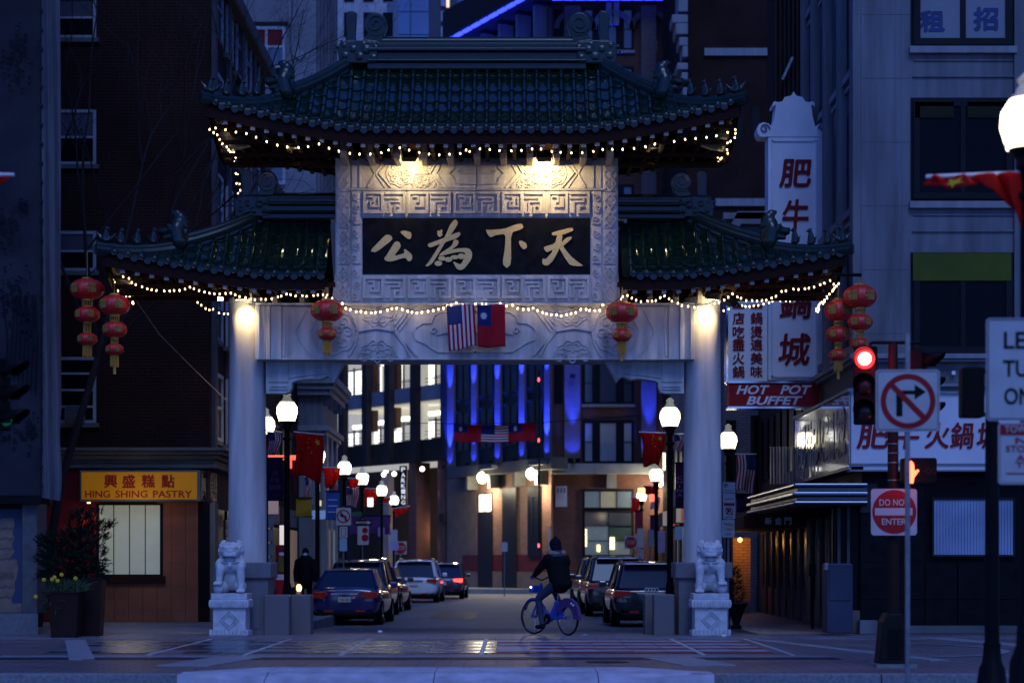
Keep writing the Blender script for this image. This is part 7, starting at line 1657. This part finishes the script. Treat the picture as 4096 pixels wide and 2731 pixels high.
# slanted awning stays
for x in (2010, 2110): MB().prism([(0, 0), (0, 1.3), (.7, 1.3)], -.02, .02, Matrix.Translation(f1.at(x) + Vector((0, 0, zk(2070)))) @ Matrix.Rotation(R(100), 4, 'Z')).build('awning_side', DKW, bb)
for px, py, e in ((1930, 1908, 480), (2127, 1893, 540)):
    c = f1.at(px, 1.0) + Vector((0, 0, H - (py - HY) * f1.at(px, 1.0).y / F)); MB().ball(c, .32, 14, 10).build('globe_light', GLOBE, bb, smooth=True); plight(c + f1.n * .1 + Vector((0, 0, -.5)), e, (1, .86, .58), .3, bb)
    f1.part('light_hood', CRN, bb, px - 14, px + 36, f1.z(px, py) + .3, f1.z(px, py) + .5, 0, 1.4)
c = f2.at(2632) + f2.n * 1.2 + Vector((0, 0, z2(1925))); MB().ball(c, .30, 14, 10).build('globe_light', GLOBE, bb, smooth=True); plight(c + Vector((0, 0, -.4)), 480, (1, .86, .55), .3, bb)
f2.part('keystone', GPB, bb, 2428, 2466, z2(1952), z2(1896), 0, .3)
f2.part('shop_dark', DKW, bb, 2330, 2535, -.2, z2(1955), .0, .05)
SHL = mat('shop_cool_glass', (.10, .13, .15), .25, emit=(.35, .5, .6), es=.10); SHW = mat('shop_warm_glass', (.2, .2, .18), .3, emit=(.7, .65, .4), es=.12)
window(f2, bb, 2334, 2534, z2(2034), z2(1960), DFR, SHL, 1, 3, .07, .06, .06, [SHL, SHW, SHL])
window(f2, bb, 2336, 2534, z2(2222), z2(2042), DFR, SHL, 3, 2, .06, .06, .06, [SHL, mat('shop_pale_glass', (.14, .17, .18), .3, emit=(.5, .6, .6), es=.08), SHL, mat('shop_dark_green', (.04, .07, .06), .3), BGL, BGL])
for x0, x1, y0, y1 in ((2440, 2458, 2148, 2196), (2388, 2400, 2178, 2205), (2342, 2347, 2115, 2185)): f2.part('neon_tube', noemis(mat('yellow_neon', (1, .9, .4), .4, var=0, emit=(1, .85, .3), es=2.5)), bb, x0, x1, z2(y1), z2(y0), .14, .17)
f2.part('notice', mat('notice_paper', (.45, .45, .5), .6), bb, 2222, 2268, z2(2026), z2(1943), .02, .06)
for i in range(3): f2.part('notice_line', mat('notice_ink', (.15, .16, .3), .6), bb, 2228 + i * 13, 2236 + i * 13, z2(1970), z2(1950), .06, .065)
f2.part('drain_pipe', mat('pale_pipe', (.35, .36, .38), .6), bb, 2196, 2204, 0, z2(2105), .1, .3)
t = thing('traffic_sensor', 'two small red lights on a dark pole left of the wide blue pier', 'light', P(2155, 1750, 100)); MB().tube([P(2157, 1480, 100), P(2157, 2200, 100)], .05, 6).build('pole', IRON, t)
for y in (1518, 1760, 2181): MB().ball(P(2155, y, 99.8), (.05, .04, .10), 8, 6).build('red_light', noemis(mat('small_red_on', (1, .1, .1), .4, var=0, emit=(1, .04, .05), es=6)), t)

# right corner building
CX_ = 6.72; YC = 38.5; rc = thing('grey_corner_building', 'grey stone corner building above the hot pot restaurant', 'building', (8, 39, 0)); g1 = Face((CX_, YC), (20, YC)); g2 = Face((CX_, YC), (CX_, 45.5)); zc = lambda y: Z_(y, YC)
MB().box(CX_, 20, YC, 45.5, zc(1880), 21).build('wall', GPA, rc); MB().box(CX_ + .02, 20, YC + .03, 45.5, 0, zc(1880)).build('ground_floor_wall', mat('black_granite_wall', (.008, .008, .010), .5, var=.3, spec=.15), rc)
for i in range(7):
    y0 = 60 + i * 255
    g1.part('stone_joint', mat('joint_dark', (.10, .105, .12), .9), rc, 3446, 3640, zc(y0), zc(y0 - 2), -.01, .003)  # thin strips darker than the facade mark the joints
for x in (3500, 3580, 3605): g1.part('stone_joint', mat('joint_dark', (0, 0, 0)), rc, x, x + 1, zc(1420), 20, -.01, .003)
PB2 = mat('ghost_blind', (.20, .22, .25), .7, var=.05)
for (ya, yb_, kind) in ((-60, 190, 'blind'), (392, 808, 'dark'), (1010, 1422, 'shade'), (-700, -300, 'dark')):
    g1.part('window_reveal', DFR, rc, 3643, 4058, zc(yb_), zc(ya), 0, .02)
    if kind == 'blind':
        o = window(g1, rc, 3655, 4050, zc(yb_ - 6), zc(ya), DFR, PB2, 1, 2, .13, .05, .03, [PB2, PB2])
        for ch, x0, x1, y0, y1 in (('租', 3682, 3776, 46, 126), ('招', 3897, 3990, 32, 120)): ptext(ch, x0, y0, x1, y1, YC - .05, mat('ghost_char', (.03, .05, .16), .6), o, bold=.04, ext=.003)
    else:
        o = window(g1, rc, 3655, 4050, zc(yb_ - 10), zc(ya + 12), DFR, GLASS, 1, 2, .12, .05, .03)
        if kind == 'shade': g1.part('green_shade', mat('green_shade', (.07, .09, .010), .8), rc, 3652, 4045, zc(1125), zc(1014), .06, .09)
        elif ya > 0: g1.part('roller_shade', mat('olive_shade', (.035, .04, .022), .8), rc, 3660, 3815, zc(475), zc(412), .06, .08); g1.part('roller_shade', mat('olive_shade', (0, 0, 0)), rc, 3870, 4048, zc(475), zc(412), .06, .08)
    g1.part('sill', GPB, rc, 3640, 4070, zc(yb_ + 28), zc(yb_), 0, .12, bevel=.01)
    g1.part('spandrel_line', GPA, rc, 3655, 4055, zc(yb_ + 55), zc(yb_ + 50), 0, .03); g1.part('spandrel_line', GPA, rc, 3650, 4060, zc(yb_ + 120), zc(yb_ + 114), 0, .04)
g1.part('pier', GPA, rc, 4058, 4200, zc(1880), 20.5, 0, .08)
for i, ya in enumerate((38.5, 40.1, 41.9, 43.6, 45.1)):
    MB().box(CX_ - .16, CX_ - .002, ya + .004, ya + .42, zc(1420) + .0, 21).build('pilaster', GPA, rc, bevel=.01); MB().box(CX_ - .10, CX_ - .002, ya + .422, ya + .56, zc(1420), 21).build('pilaster_edge', GPB, rc)
    if i < 4:
        for fl in range(6):
            z0 = 5.6 + fl * 2.7 - (0); MB().box(CX_ - .02, CX_ + .02, ya + .58, ya + 1.5, z0, z0 + 1.95).build('window_glass', GLASS, rc); MB().box(CX_ - .12, CX_ + .02, ya + .57, ya + 1.55, z0 - .14, z0).build('sill', GPB, rc); MB().box(CX_ - .07, CX_ + .02, ya + .57, ya + 1.55, z0 - .3, z0 - .22).build('sill_line', GPB, rc)
for y0, y1, d in ((1418, 1438, .25), (1438, 1450, .16), (1535, 1548, .10)):
    MB().box(CX_ - d, 20, YC - d, 45.5, zc(y1), zc(y0) - .002).build('string_course', GPB, rc, bevel=.01)
g1.part('wall_lamp', WHITE, rc, 3808, 3822, zc(1500), zc(1485), 0, .1)
# black shopfront wall with window
g1.part('granite_panel', mat('dim_granite', (.05, .05, .055), .5), rc, 3440, 3510, zc(2050), zc(1932), .0, .06)
for i in range(5):
    for j in range(4):
        if 3720 < 3440 + i * 130 + 60 < 4080 and j in (2, 3): continue
        g1.part('granite_slab', mat('black_granite', (.009, .009, .011), .4, var=.4, vs=4, spec=.2), rc, 3442 + i * 130, 3568 + i * 130, zc(2545 - j * 150), zc(2545 - (j + 1) * 150 + 2), .0, .03)
o = window(g1, rc, 3728, 4062, zc(2226), zc(1990), DFR, mat('dim_blue_blind', (.20, .26, .36), .7), 1, 1, .04, .05, .05)
b = MB(); 
for i in range(26): g1.slab(b, 3736 + i * 12.3, 3745 + i * 12.3, zc(2218), zc(1996), .07, .075)
b.build('vertical_blind', mat('blind_blue', (.24, .30, .42), .7), o, kind='stuff')
g1.part('base_course', GPA, rc, 3440, 3510, 0, zc(2478), .04, .3); g1.part('base_course', CRN, rc, 3510, 4200, 0, zc(2500), .04, .2)
# white band sign
sb = thing('restaurant_sign', 'long white band sign with dark red characters at the corner', 'sign', P(3700, 1700, 38.2)); Ys = 38.25
o = MB().pbox(3405, 1572, 4300, 1880, Ys, .3).build('sign_panel', mat('sign_panel_white', (.60, .60, .63), .5, var=.05), sg if 0 else sb)
MB().pbox(3400, 1564, 4300, 1574, Ys - .05, .4).build('top_rail', GPB, sb); MB().pbox(3400, 1852, 4300, 1858, Ys - .04, .04).build('lower_rail', GPB, sb); MB().pbox(3400, 1878, 4300, 1884, Ys - .05, .4).build('bottom_rail', GPB, sb)
DR = mat('character_red', (.22, .008, .012), .5)
for ch, x0, x1 in (('肥', 3428, 3558), ('牛', 3570, 3675), ('火', 3700, 3795), ('鍋', 3802, 3893), ('城', 3908, 4010)): ptext(ch, x0, 1690, x1, 1792, Ys - .001, DR, o, bold=.012, shear=.12, ext=.02)
# glossy side sign along the street face
Xs = 6.45; ms = thing('side_sign_box', 'tall glossy sign box along the side wall reflecting street lights', 'sign', (Xs, 41, 3.5))
zt_, zb2 = 4.62, 3.19; MB().box(Xs, Xs + .25, 38.3, 45.6, zb2, zt_).build('sign_face', mat('glossy_acrylic', (.14, .14, .16), .12, spec=.9, var=.3, vs=4, bump=.25, bs=3, coat=1), ms)
MB().box(Xs - .04, Xs + .27, 38.25, 45.65, zt_, zt_ + .06).build('top_rail', GALV, ms); MB().box(Xs - .04, Xs + .27, 38.25, 45.65, zb2 - .06, zb2).build('bottom_rail', GALV, ms)
GL2 = mat('sign_streak', (.5, .48, .4), .3, emit=(1, .95, .75), es=.5)
Mx = Matrix.Translation((Xs - .005, 45.4, 0)) @ Matrix.Rotation(R(-90), 4, 'Z')
rq = random.Random(5)
text('肥牛火鍋城', (.3, zb2 + .25, 6.7, zt_ - .25), 0, mat('acrylic_letters', (.06, .03, .10), .15, coat=1, spec=.8), ms, bold=.02, M=Mx)
# silver canopy
cn = thing('shop_canopy', 'banded silver metal canopy over the corner shopfront', 'canopy', (6, 40, 2.8)); SIL = mat('silver_canopy', (.12, .13, .16), .25, metal=1, var=.1)
for y0, y1, d in ((1932, 1946, .04), (1946, 1966, -.04), (1966, 1983, .07), (1983, 2003, -.03), (2003, 2016, .05)):
    MB().box(5.36 - d, CX_, 37.75 - d, 45.2, Z_(y1, 37.8), Z_(y0, 37.8)).build('canopy_band', SIL if d > 0 else mat('grey_canopy', (.12, .125, .13), .4, metal=.5), cn, bevel=.025)
MB().box(5.45, CX_, 37.85, 45.1, Z_(2022, 37.8), Z_(2016, 37.8)).build('canopy_soffit', DKM, cn)
# shopfront under it, along the street
sf = thing('shopfront', 'dark glass shopfront with brown piers under the silver canopy', 'shop', (CX_, 42, 0)); BPI = mat('brown_pier', (.075, .06, .055), .6, var=.2, vs=4); PNK = mat('dusty_riser', (.13, .09, .09), .8)
ya = 38.9; k = 0
while ya < 45.2:
    MB().box(CX_ - .12, CX_ + .02, ya, ya + .3, 0, 2.35).build('pier', BPI, sf, bevel=.01); MB().box(CX_ - .05, CX_ + .01, ya + .3, ya + 1.35, .55 if k % 2 else .1, 2.3).build('shop_glass', GLASS, sf)
    MB().box(CX_ - .09, CX_ + .01, ya + .3, ya + 1.35, 0, .55 if k % 2 else .1).build('riser', PNK, sf); MB().box(CX_ - .07, CX_ + .0, ya + .8, ya + .84, .1, 2.3).build('mullion', GALV, sf); ya += 1.35; k += 1
MB().pbox(3330, 2020, 3444, 2480, 38.6, .1).build('glass_end', GLASS, sf); MB().pbox(3350, 2020, 3362, 2500, 38.5, .1).build('pier', BPI, sf); MB().pbox(3388, 2020, 3400, 2500, 38.5, .1).build('pier', BPI, sf); MB().pbox(3330, 2440, 3440, 2530, 38.5, .1).build('riser', PNK, sf)
# second shop: awning with characters
aw = thing('awning_shop', 'small restaurant with dark red awning bearing three pale characters', 'shop', (6.5, 47, 0)); CRM = mat('awning_maroon', (.07, .012, .016), .8)
MB().box(6.9, 14, 45.6, 56, -.1, 7.4).build('wall', mat('dark_shop_wall', (.06, .045, .04), .8), aw)
MB().add([(5.25, 45.3, 2.15), (5.25, 52, 2.15), (6.9, 52, 2.15), (6.9, 45.3, 2.15), (5.25, 45.3, 2.4), (5.25, 52, 2.4), (6.9, 45.3, 3.1), (6.9, 52, 3.1)], [(0, 1, 2, 3), (0, 4, 5, 1), (4, 6, 7, 5), (0, 3, 6, 4), (1, 5, 7, 2)]).build('awning', CRM, aw)
q = MB().pbox(3028, 2062, 3196, 2104, 45.25, .04).build('awning_panel', CRM, aw)
for ch, x in zip('新金門', (3060, 3100, 3138)): ptext(ch, x, 2068, x + 27, 2096, 45.2, mat('pale_char', (.85, .82, .9), .6), q, bold=.02, ext=.01)
for i in range(8):
    ya = 45.7 + i * 1.25; MB().box(6.75, 6.9, ya, ya + .22, 0, 2.2).build('pier', BPI, aw); MB().box(6.82, 6.9, ya + .25, ya + 1.2, .7, 2.1).build('shop_glass', GLASS, aw); MB().box(6.8, 6.9, ya + .25, ya + 1.2, 0, .7).build('riser', PNK, aw)
    MB().box(6.83, 6.89, ya + .3, ya + 1.1, 3.6, 5.2).build('upper_window', GLASS, aw)
for i in range(14): MB().box(6.80, 6.9, 45.65, 45.75, 0, 0.01) 
for i in range(16): MB().box(5.9 + i * .07, 5.93 + i * .07, 45.62, 45.7, 3.15, 4.0).build('louvre', mat('louvre_white', (.3, .3, .3), .4), aw)
# lit stair doorway
t = thing('lit_stairway', 'orange lit brick stair doorway right of the right gate base', 'doorway', P(2965, 2400, 54)); AMB = mat('amber_brick', (.45, .22, .08), .7, brick=(.24, .08, (.25, .1, .04), (.4, .18, .06), .012), var=.15)
MB().pbox(2926, 2150, 3002, 2410, 54, .1).build('brick_wall', AMB, t); MB().pbox(2926, 2150, 2932, 2480, 53.2, .8).build('door_jamb', BPI, t); MB().pbox(2930, 2400, 3002, 2440, 53.6, .4).build('step', CONC, t)
plight(P(2960, 2165, 53.4), 14, (1, .48, .10), .1, t); MB().ball(P(2960, 2158, 53.4), .06, 8, 6).build('bulb_lamp', noemis(mat('amber_glow', (0, 0, 0))), t)
# vertical hot pot sign
Ys = 43.2; vsn = thing('vertical_sign', 'tall white vertical restaurant sign with curled crown and red characters', 'sign', P(3180, 900, Ys)); SWH = mat('sign_enamel', (.74, .75, .78), .45, var=.07, vs=3)
MB().pbox(3072, 548, 3292, 1520, Ys, .55).build('cabinet', SWH, vsn, bevel=.015)
q = MB().pbox(3092, 566, 3262, 1502, Ys - .02, .04).build('face_panel', mat('sign_face_white', (.80, .80, .82), .5, var=.05), vsn)
for x0, x1, y0, y1 in ((3088, 3093, 560, 1508), (3261, 3266, 560, 1508), (3088, 3266, 1500, 1508), (3088, 3266, 560, 566)): MB().pbox(x0, y0, x1, y1, Ys - .05, .06).build('face_frame', SWH, vsn)
cr = [(3040, 548), (3030, 535), (3028, 515), (3036, 497), (3055, 489), (3075, 495), (3088, 508), (3098, 470), (3104, 420), (3090, 427), (3092, 412), (3100, 405), (3110, 409), (3128, 407), (3140, 388), (3164, 383), (3175, 366)]
out = cr + [(6350 - x, y) for x, y in cr[::-1][1:]]
MB().pprism(out, Ys - .02, .5).build('crown', SWH, vsn, bevel=.01)
for x, e in ((3058, 1), (3292, -1)): 
    c = pxz(x, 517, Ys); spiral(b := MB(), c, .11, 1.3, Ys - .022, .03, .03, 0 if e > 0 else math.pi, e); b.build('crown_scroll', mat('scroll_shadow', (.15, .17, .22), .6), vsn)
for ch, x0, y0, x1, y1 in (('肥', 3118, 640, 3243, 748), ('牛', 3130, 800, 3232, 930), ('鍋', 3120, 1165, 3243, 1272), ('城', 3115, 1335, 3240, 1460)): ptext(ch, x0, y0, x1, y1, Ys - .02, DR, q, bold=.014, shear=.1, ext=.03)
MB().pbox(3290, 690, 3322, 700, Ys, .1).build('wall_bracket', IRON, vsn); MB().pbox(3285, 1485, 3322, 1493, Ys, .1).build('wall_bracket', IRON, vsn)
t = thing('menu_sign', 'white side panel sign with two columns of small red characters', 'sign', P(2990, 1360, Ys)); q = MB().pbox(2912, 1196, 3070, 1524, Ys, .4).build('panel', mat('sign_face_white', (0, 0, 0)), t, bevel=.01)
MB().pbox(2905, 1194, 2913, 1526, Ys - .02, .44).build('edge_trim', CHR, t)
for col, x in (('一店吃盡火鍋', 2954), ('一鍋燙遍美味', 3026)):
    for ch, y in zip(col, (1227, 1273, 1328, 1378, 1433, 1487)): h = 23 if ch != '一' else 5; ptext(ch, x - 23, y - h, x + 23, y + h, Ys - .005, DR, q, bold=.014, ext=.012)
t = thing('hot_pot_sign', 'dark red sign reading hot pot buffet in pale slanted letters', 'sign', P(3095, 1580, Ys)); q = MB().pbox(2916, 1530, 3280, 1626, Ys, .45).build('panel', mat('hotpot_red', (.30, .010, .018), .5, var=.1), t)
MB().pbox(2912, 1524, 3284, 1531, Ys - .04, .5).build('top_rail', CHR, t); MB().pbox(2912, 1625, 3284, 1633, Ys - .04, .5).build('bottom_rail', CHR, t)
LT = mat('sign_pale_letters', (.75, .76, .85), .5)
for w, x0, x1, y0, y1 in (('HOT', 2945, 3078, 1540, 1577), ('POT', 3120, 3247, 1540, 1577), ('BUFFET', 2985, 3210, 1584, 1619)): ptext(w, x0, y0, x1, y1, Ys - .003, LT, q, bold=.03, shear=.28, ext=.01)
# cabinets on the pavement
t = thing('utility_cabinet', 'dark blue-grey street cabinet before the corner shopfront', 'cabinet', P(3360, 2525, 37.3)); MB().pprism(rrect(3308, 2252, 3412, 2532, 10), 37.0, .6).build('body', mat('cabinet_blue', (.035, .042, .07), .5, var=.2), t, bevel=.02); MB().pbox(3318, 2275, 3402, 2400, 36.98, .03).build('door_panel', mat('cabinet_blue', (0, 0, 0)), t, bevel=.005); MB().pbox(3300, 2250, 3312, 2278, 36.95, .2).build('corner_plate', GALV, t)
t = thing('parking_meter', 'parking meter on a thin post in front of the shop glass', 'parking meter', P(3250, 2500, 41)); MB().tube([P(3250, 2300, 41), P(3250, 2520, 41)], .03, 8).build('post', IRON, t); MB().pprism(rrect(3236, 2250, 3264, 2305, 8), 40.95, .12).build('head', DKM, t, bevel=.01)

# grey brick block, tall dark brick building, backdrop towers
t = thing('grey_brick_block', 'pale grey brick building with a dark window right of the column', 'building', (8, 56, 0)); f = Face((5.95, 56), (13, 56)); zf = lambda y: Z_(y, 56)
MB().box(5.95, 13, 56.02, 75, -.2, zf(860)).build('wall', GBR, t); window(f, t, 3004, 3100, zf(2010), zf(1662), DFR, GLASS, 2, 1, .1, .08); window(f, t, 2905, 2945, zf(1990), zf(1680), DFR, GLASS, 2, 1, .08, .06)
MB().prism([(5.9, zf(1000)), (5.9, zf(960)), (6.3, zf(850)), (7.2, zf(850)), (9.2, zf(1020)), (9.2, zf(1060)), (7.2, zf(900)), (6.4, zf(900))], 55.8, 56).build('parapet', GPB, t); f.part('upper_band', GPB, t, 2894, 3110, zf(880), zf(855), 0, .2)
for i in range(9):
    ya = 57 + i * 2; MB().box(5.8, 5.95, ya, ya + .3, 0, 3).build('pier', BPI, t); MB().box(5.86, 5.95, ya + .35, ya + 1.9, .5, 2.6).build('shop_glass', [SHW, GLASS, SHL][i % 3], t); MB().box(5.5, 5.95, ya + .3, ya + 2, 2.7, 3.2).build('shop_sign', [mat('row_red', (.25, .02, .02), .6, emit=(1, .1, .05), es=.15), mat('row_pale', (.3, .3, .28), .6, emit=(.9, .85, .7), es=.12), PUR][i % 3], t)
    MB().box(5.9, 5.96, ya + .4, ya + 1.3, 4, 5.8).build('upper_window', GLASS, t)
t = thing('dark_brick_tower', 'tall dark brick building with pale stone bands behind the right roof', 'building', (9, 90, 0)); f = Face((X_(2745, 90), 90), (X_(3300, 90), 90)); zf = lambda y: Z_(y, 90)
MB().box(X_(2745, 90), X_(3300, 90), 90, 104, -.2, 33).build('wall', DBR, t)
for x0, x1, y0, y1 in ((2818, 3098, 196, 226), (2862, 3070, 796, 826), (2862, 3070, 1180, 1200)): f.part('stone_band', GPB, t, x0, x1, zf(y1), zf(y0), 0, .15)
for i in range(6): f.part('upper_window', DFR, t, 2800 + i * 70, 2830 + i * 70, zf(560), zf(430), -.01, .03)
for k, (y0, y1, w) in enumerate(((-40, 60, 40), (70, 105, 64), (105, 150, 50), (160, 195, 36), (195, 240, 22), (262, 290, 44), (300, 330, 26), (360, 400, 20))):
    MB().box(X_(2752 - w, 89.5), X_(2752, 89.5), 89.5, 91, zf(y1), zf(y0)).build('quoin', GPB, t, bevel=.05)
t = thing('dark_annex', 'very dark ribbed building side between the brick tower and the corner', 'building', (11, 60, 0)); MB().box(X_(3095, 60), X_(3300, 60), 60, 61.5, -.2, 26).build('wall', DBR, t)
for i in range(8): MB().box(X_(3098 + i * 17, 60), X_(3103 + i * 17, 60), 59.85, 60, 0, 26).build('rib', DKM, t)
b = MB(); b.tube([P(3170, 230, 59.6), P(3130, 320, 59.6)], .05, 5); b.build('stair_rail', GALV, t)
t = thing('grey_brick_tower', 'pale grey brick tower with a red-blind window behind the left roof tip', 'building', (-11, 90, 0)); f = Face((X_(800, 90), 90), (X_(1265, 90), 90)); zf = lambda y: Z_(y, 90)
MB().box(X_(700, 90), X_(1265, 90), 90, 101, -.2, 34).build('wall', GBR, t)
f.part('window_head', DFR, t, 940, 1152, zf(105), zf(90), 0, .1)
window(f, t, 988, 1142, zf(350), zf(108), FRM, RBL, 3, 2, .14, .06, .02, [BGL, GLASS, RBL, BGL, RBL, RBL]); window(f, t, 988, 1142, zf(740), zf(520), FRM, BGL, 2, 2, .14, .06, .02)
c = f.at(1198); MB().prism([(c.x - .28, zf(220)), (c.x, zf(196)), (c.x + .28, zf(220)), (c.x, zf(244))], 89.9, 90).build('diamond_tile', GPB, t)
for i in range(4): MB().box(X_(1265, 90), X_(1265, 90) + .03, 91 + i * 2.4, 92.2 + i * 2.4, 20, 23).build('side_window', GLASS, t)
for i in range(6): MB().box(X_(1265, 90) - .02, X_(1265, 90) + .1, 90.5 + i * 1.7, 90.8 + i * 1.7, 0, 34).build('side_rib', GPA, t)
t = thing('pale_tower', 'pale tower with square dark windows behind the ridge finial', 'building', (-12, 150, 0)); f = Face((X_(1300, 150), 150), (X_(1548, 150), 150)); zf = lambda y: Z_(y, 150)
MB().box(X_(1200, 150), X_(1548, 150), 150, 165, 0, 60).build('wall', mat('pale_tower_stone', (.34, .35, .40), .8), t)
for r in range(5):
    for i in range(5): x = 1298 + i * 78; f.part('window', GLASS, t, x, x + 40, zf(52 + 96 + r * 140 - 140), zf(52 + r * 140 - 140), 0, .1) if x < 1540 else None
t = thing('glass_tower', 'blue glass office tower beyond the pale tower', 'building', (-10, 220, 0)); f = Face((X_(1540, 220), 220), (X_(1800, 220), 220)); zf = lambda y: Z_(y, 220)
MB().box(X_(1540, 220), X_(1830, 220), 220, 240, 0, 90).build('wall', mat('tower_dark', (.03, .035, .06), .4), t)
for r in range(8):
    for i, (x0, x1) in enumerate(((1568, 1640), (1644, 1715))): f.part('glass_panel', mat('tower_glass', (.10, .16, .30), .15, var=.3, vs=.1, spec=.8), t, x0, x1, zf(50 + r * 92 - 90 + 88), zf(50 + r * 92 - 90), 0, .2)
for r in range(8): f.part('window_bay', mat('bay_pale', (.30, .34, .42), .6), t, 1764, 1800, zf(30 + r * 62), zf(-8 + r * 62 - 4), .0, .5)
f.part('lit_window', noemis(mat('far_warm_window', (1, .7, .4), .5, var=0, emit=(1, .6, .3), es=1.2)), t, 1786, 1797, zf(36), zf(2), .5, .52)
t = thing('backdrop_block', 'dim blue-grey office block far beyond the end of the street', 'building', (0, 260, 0)); MB().box(-60, 60, 260, 280, -1, 70).build('wall', mat('far_block', (.12, .13, .16), .8), t)
for r in range(14):
    for i in range(30): pass
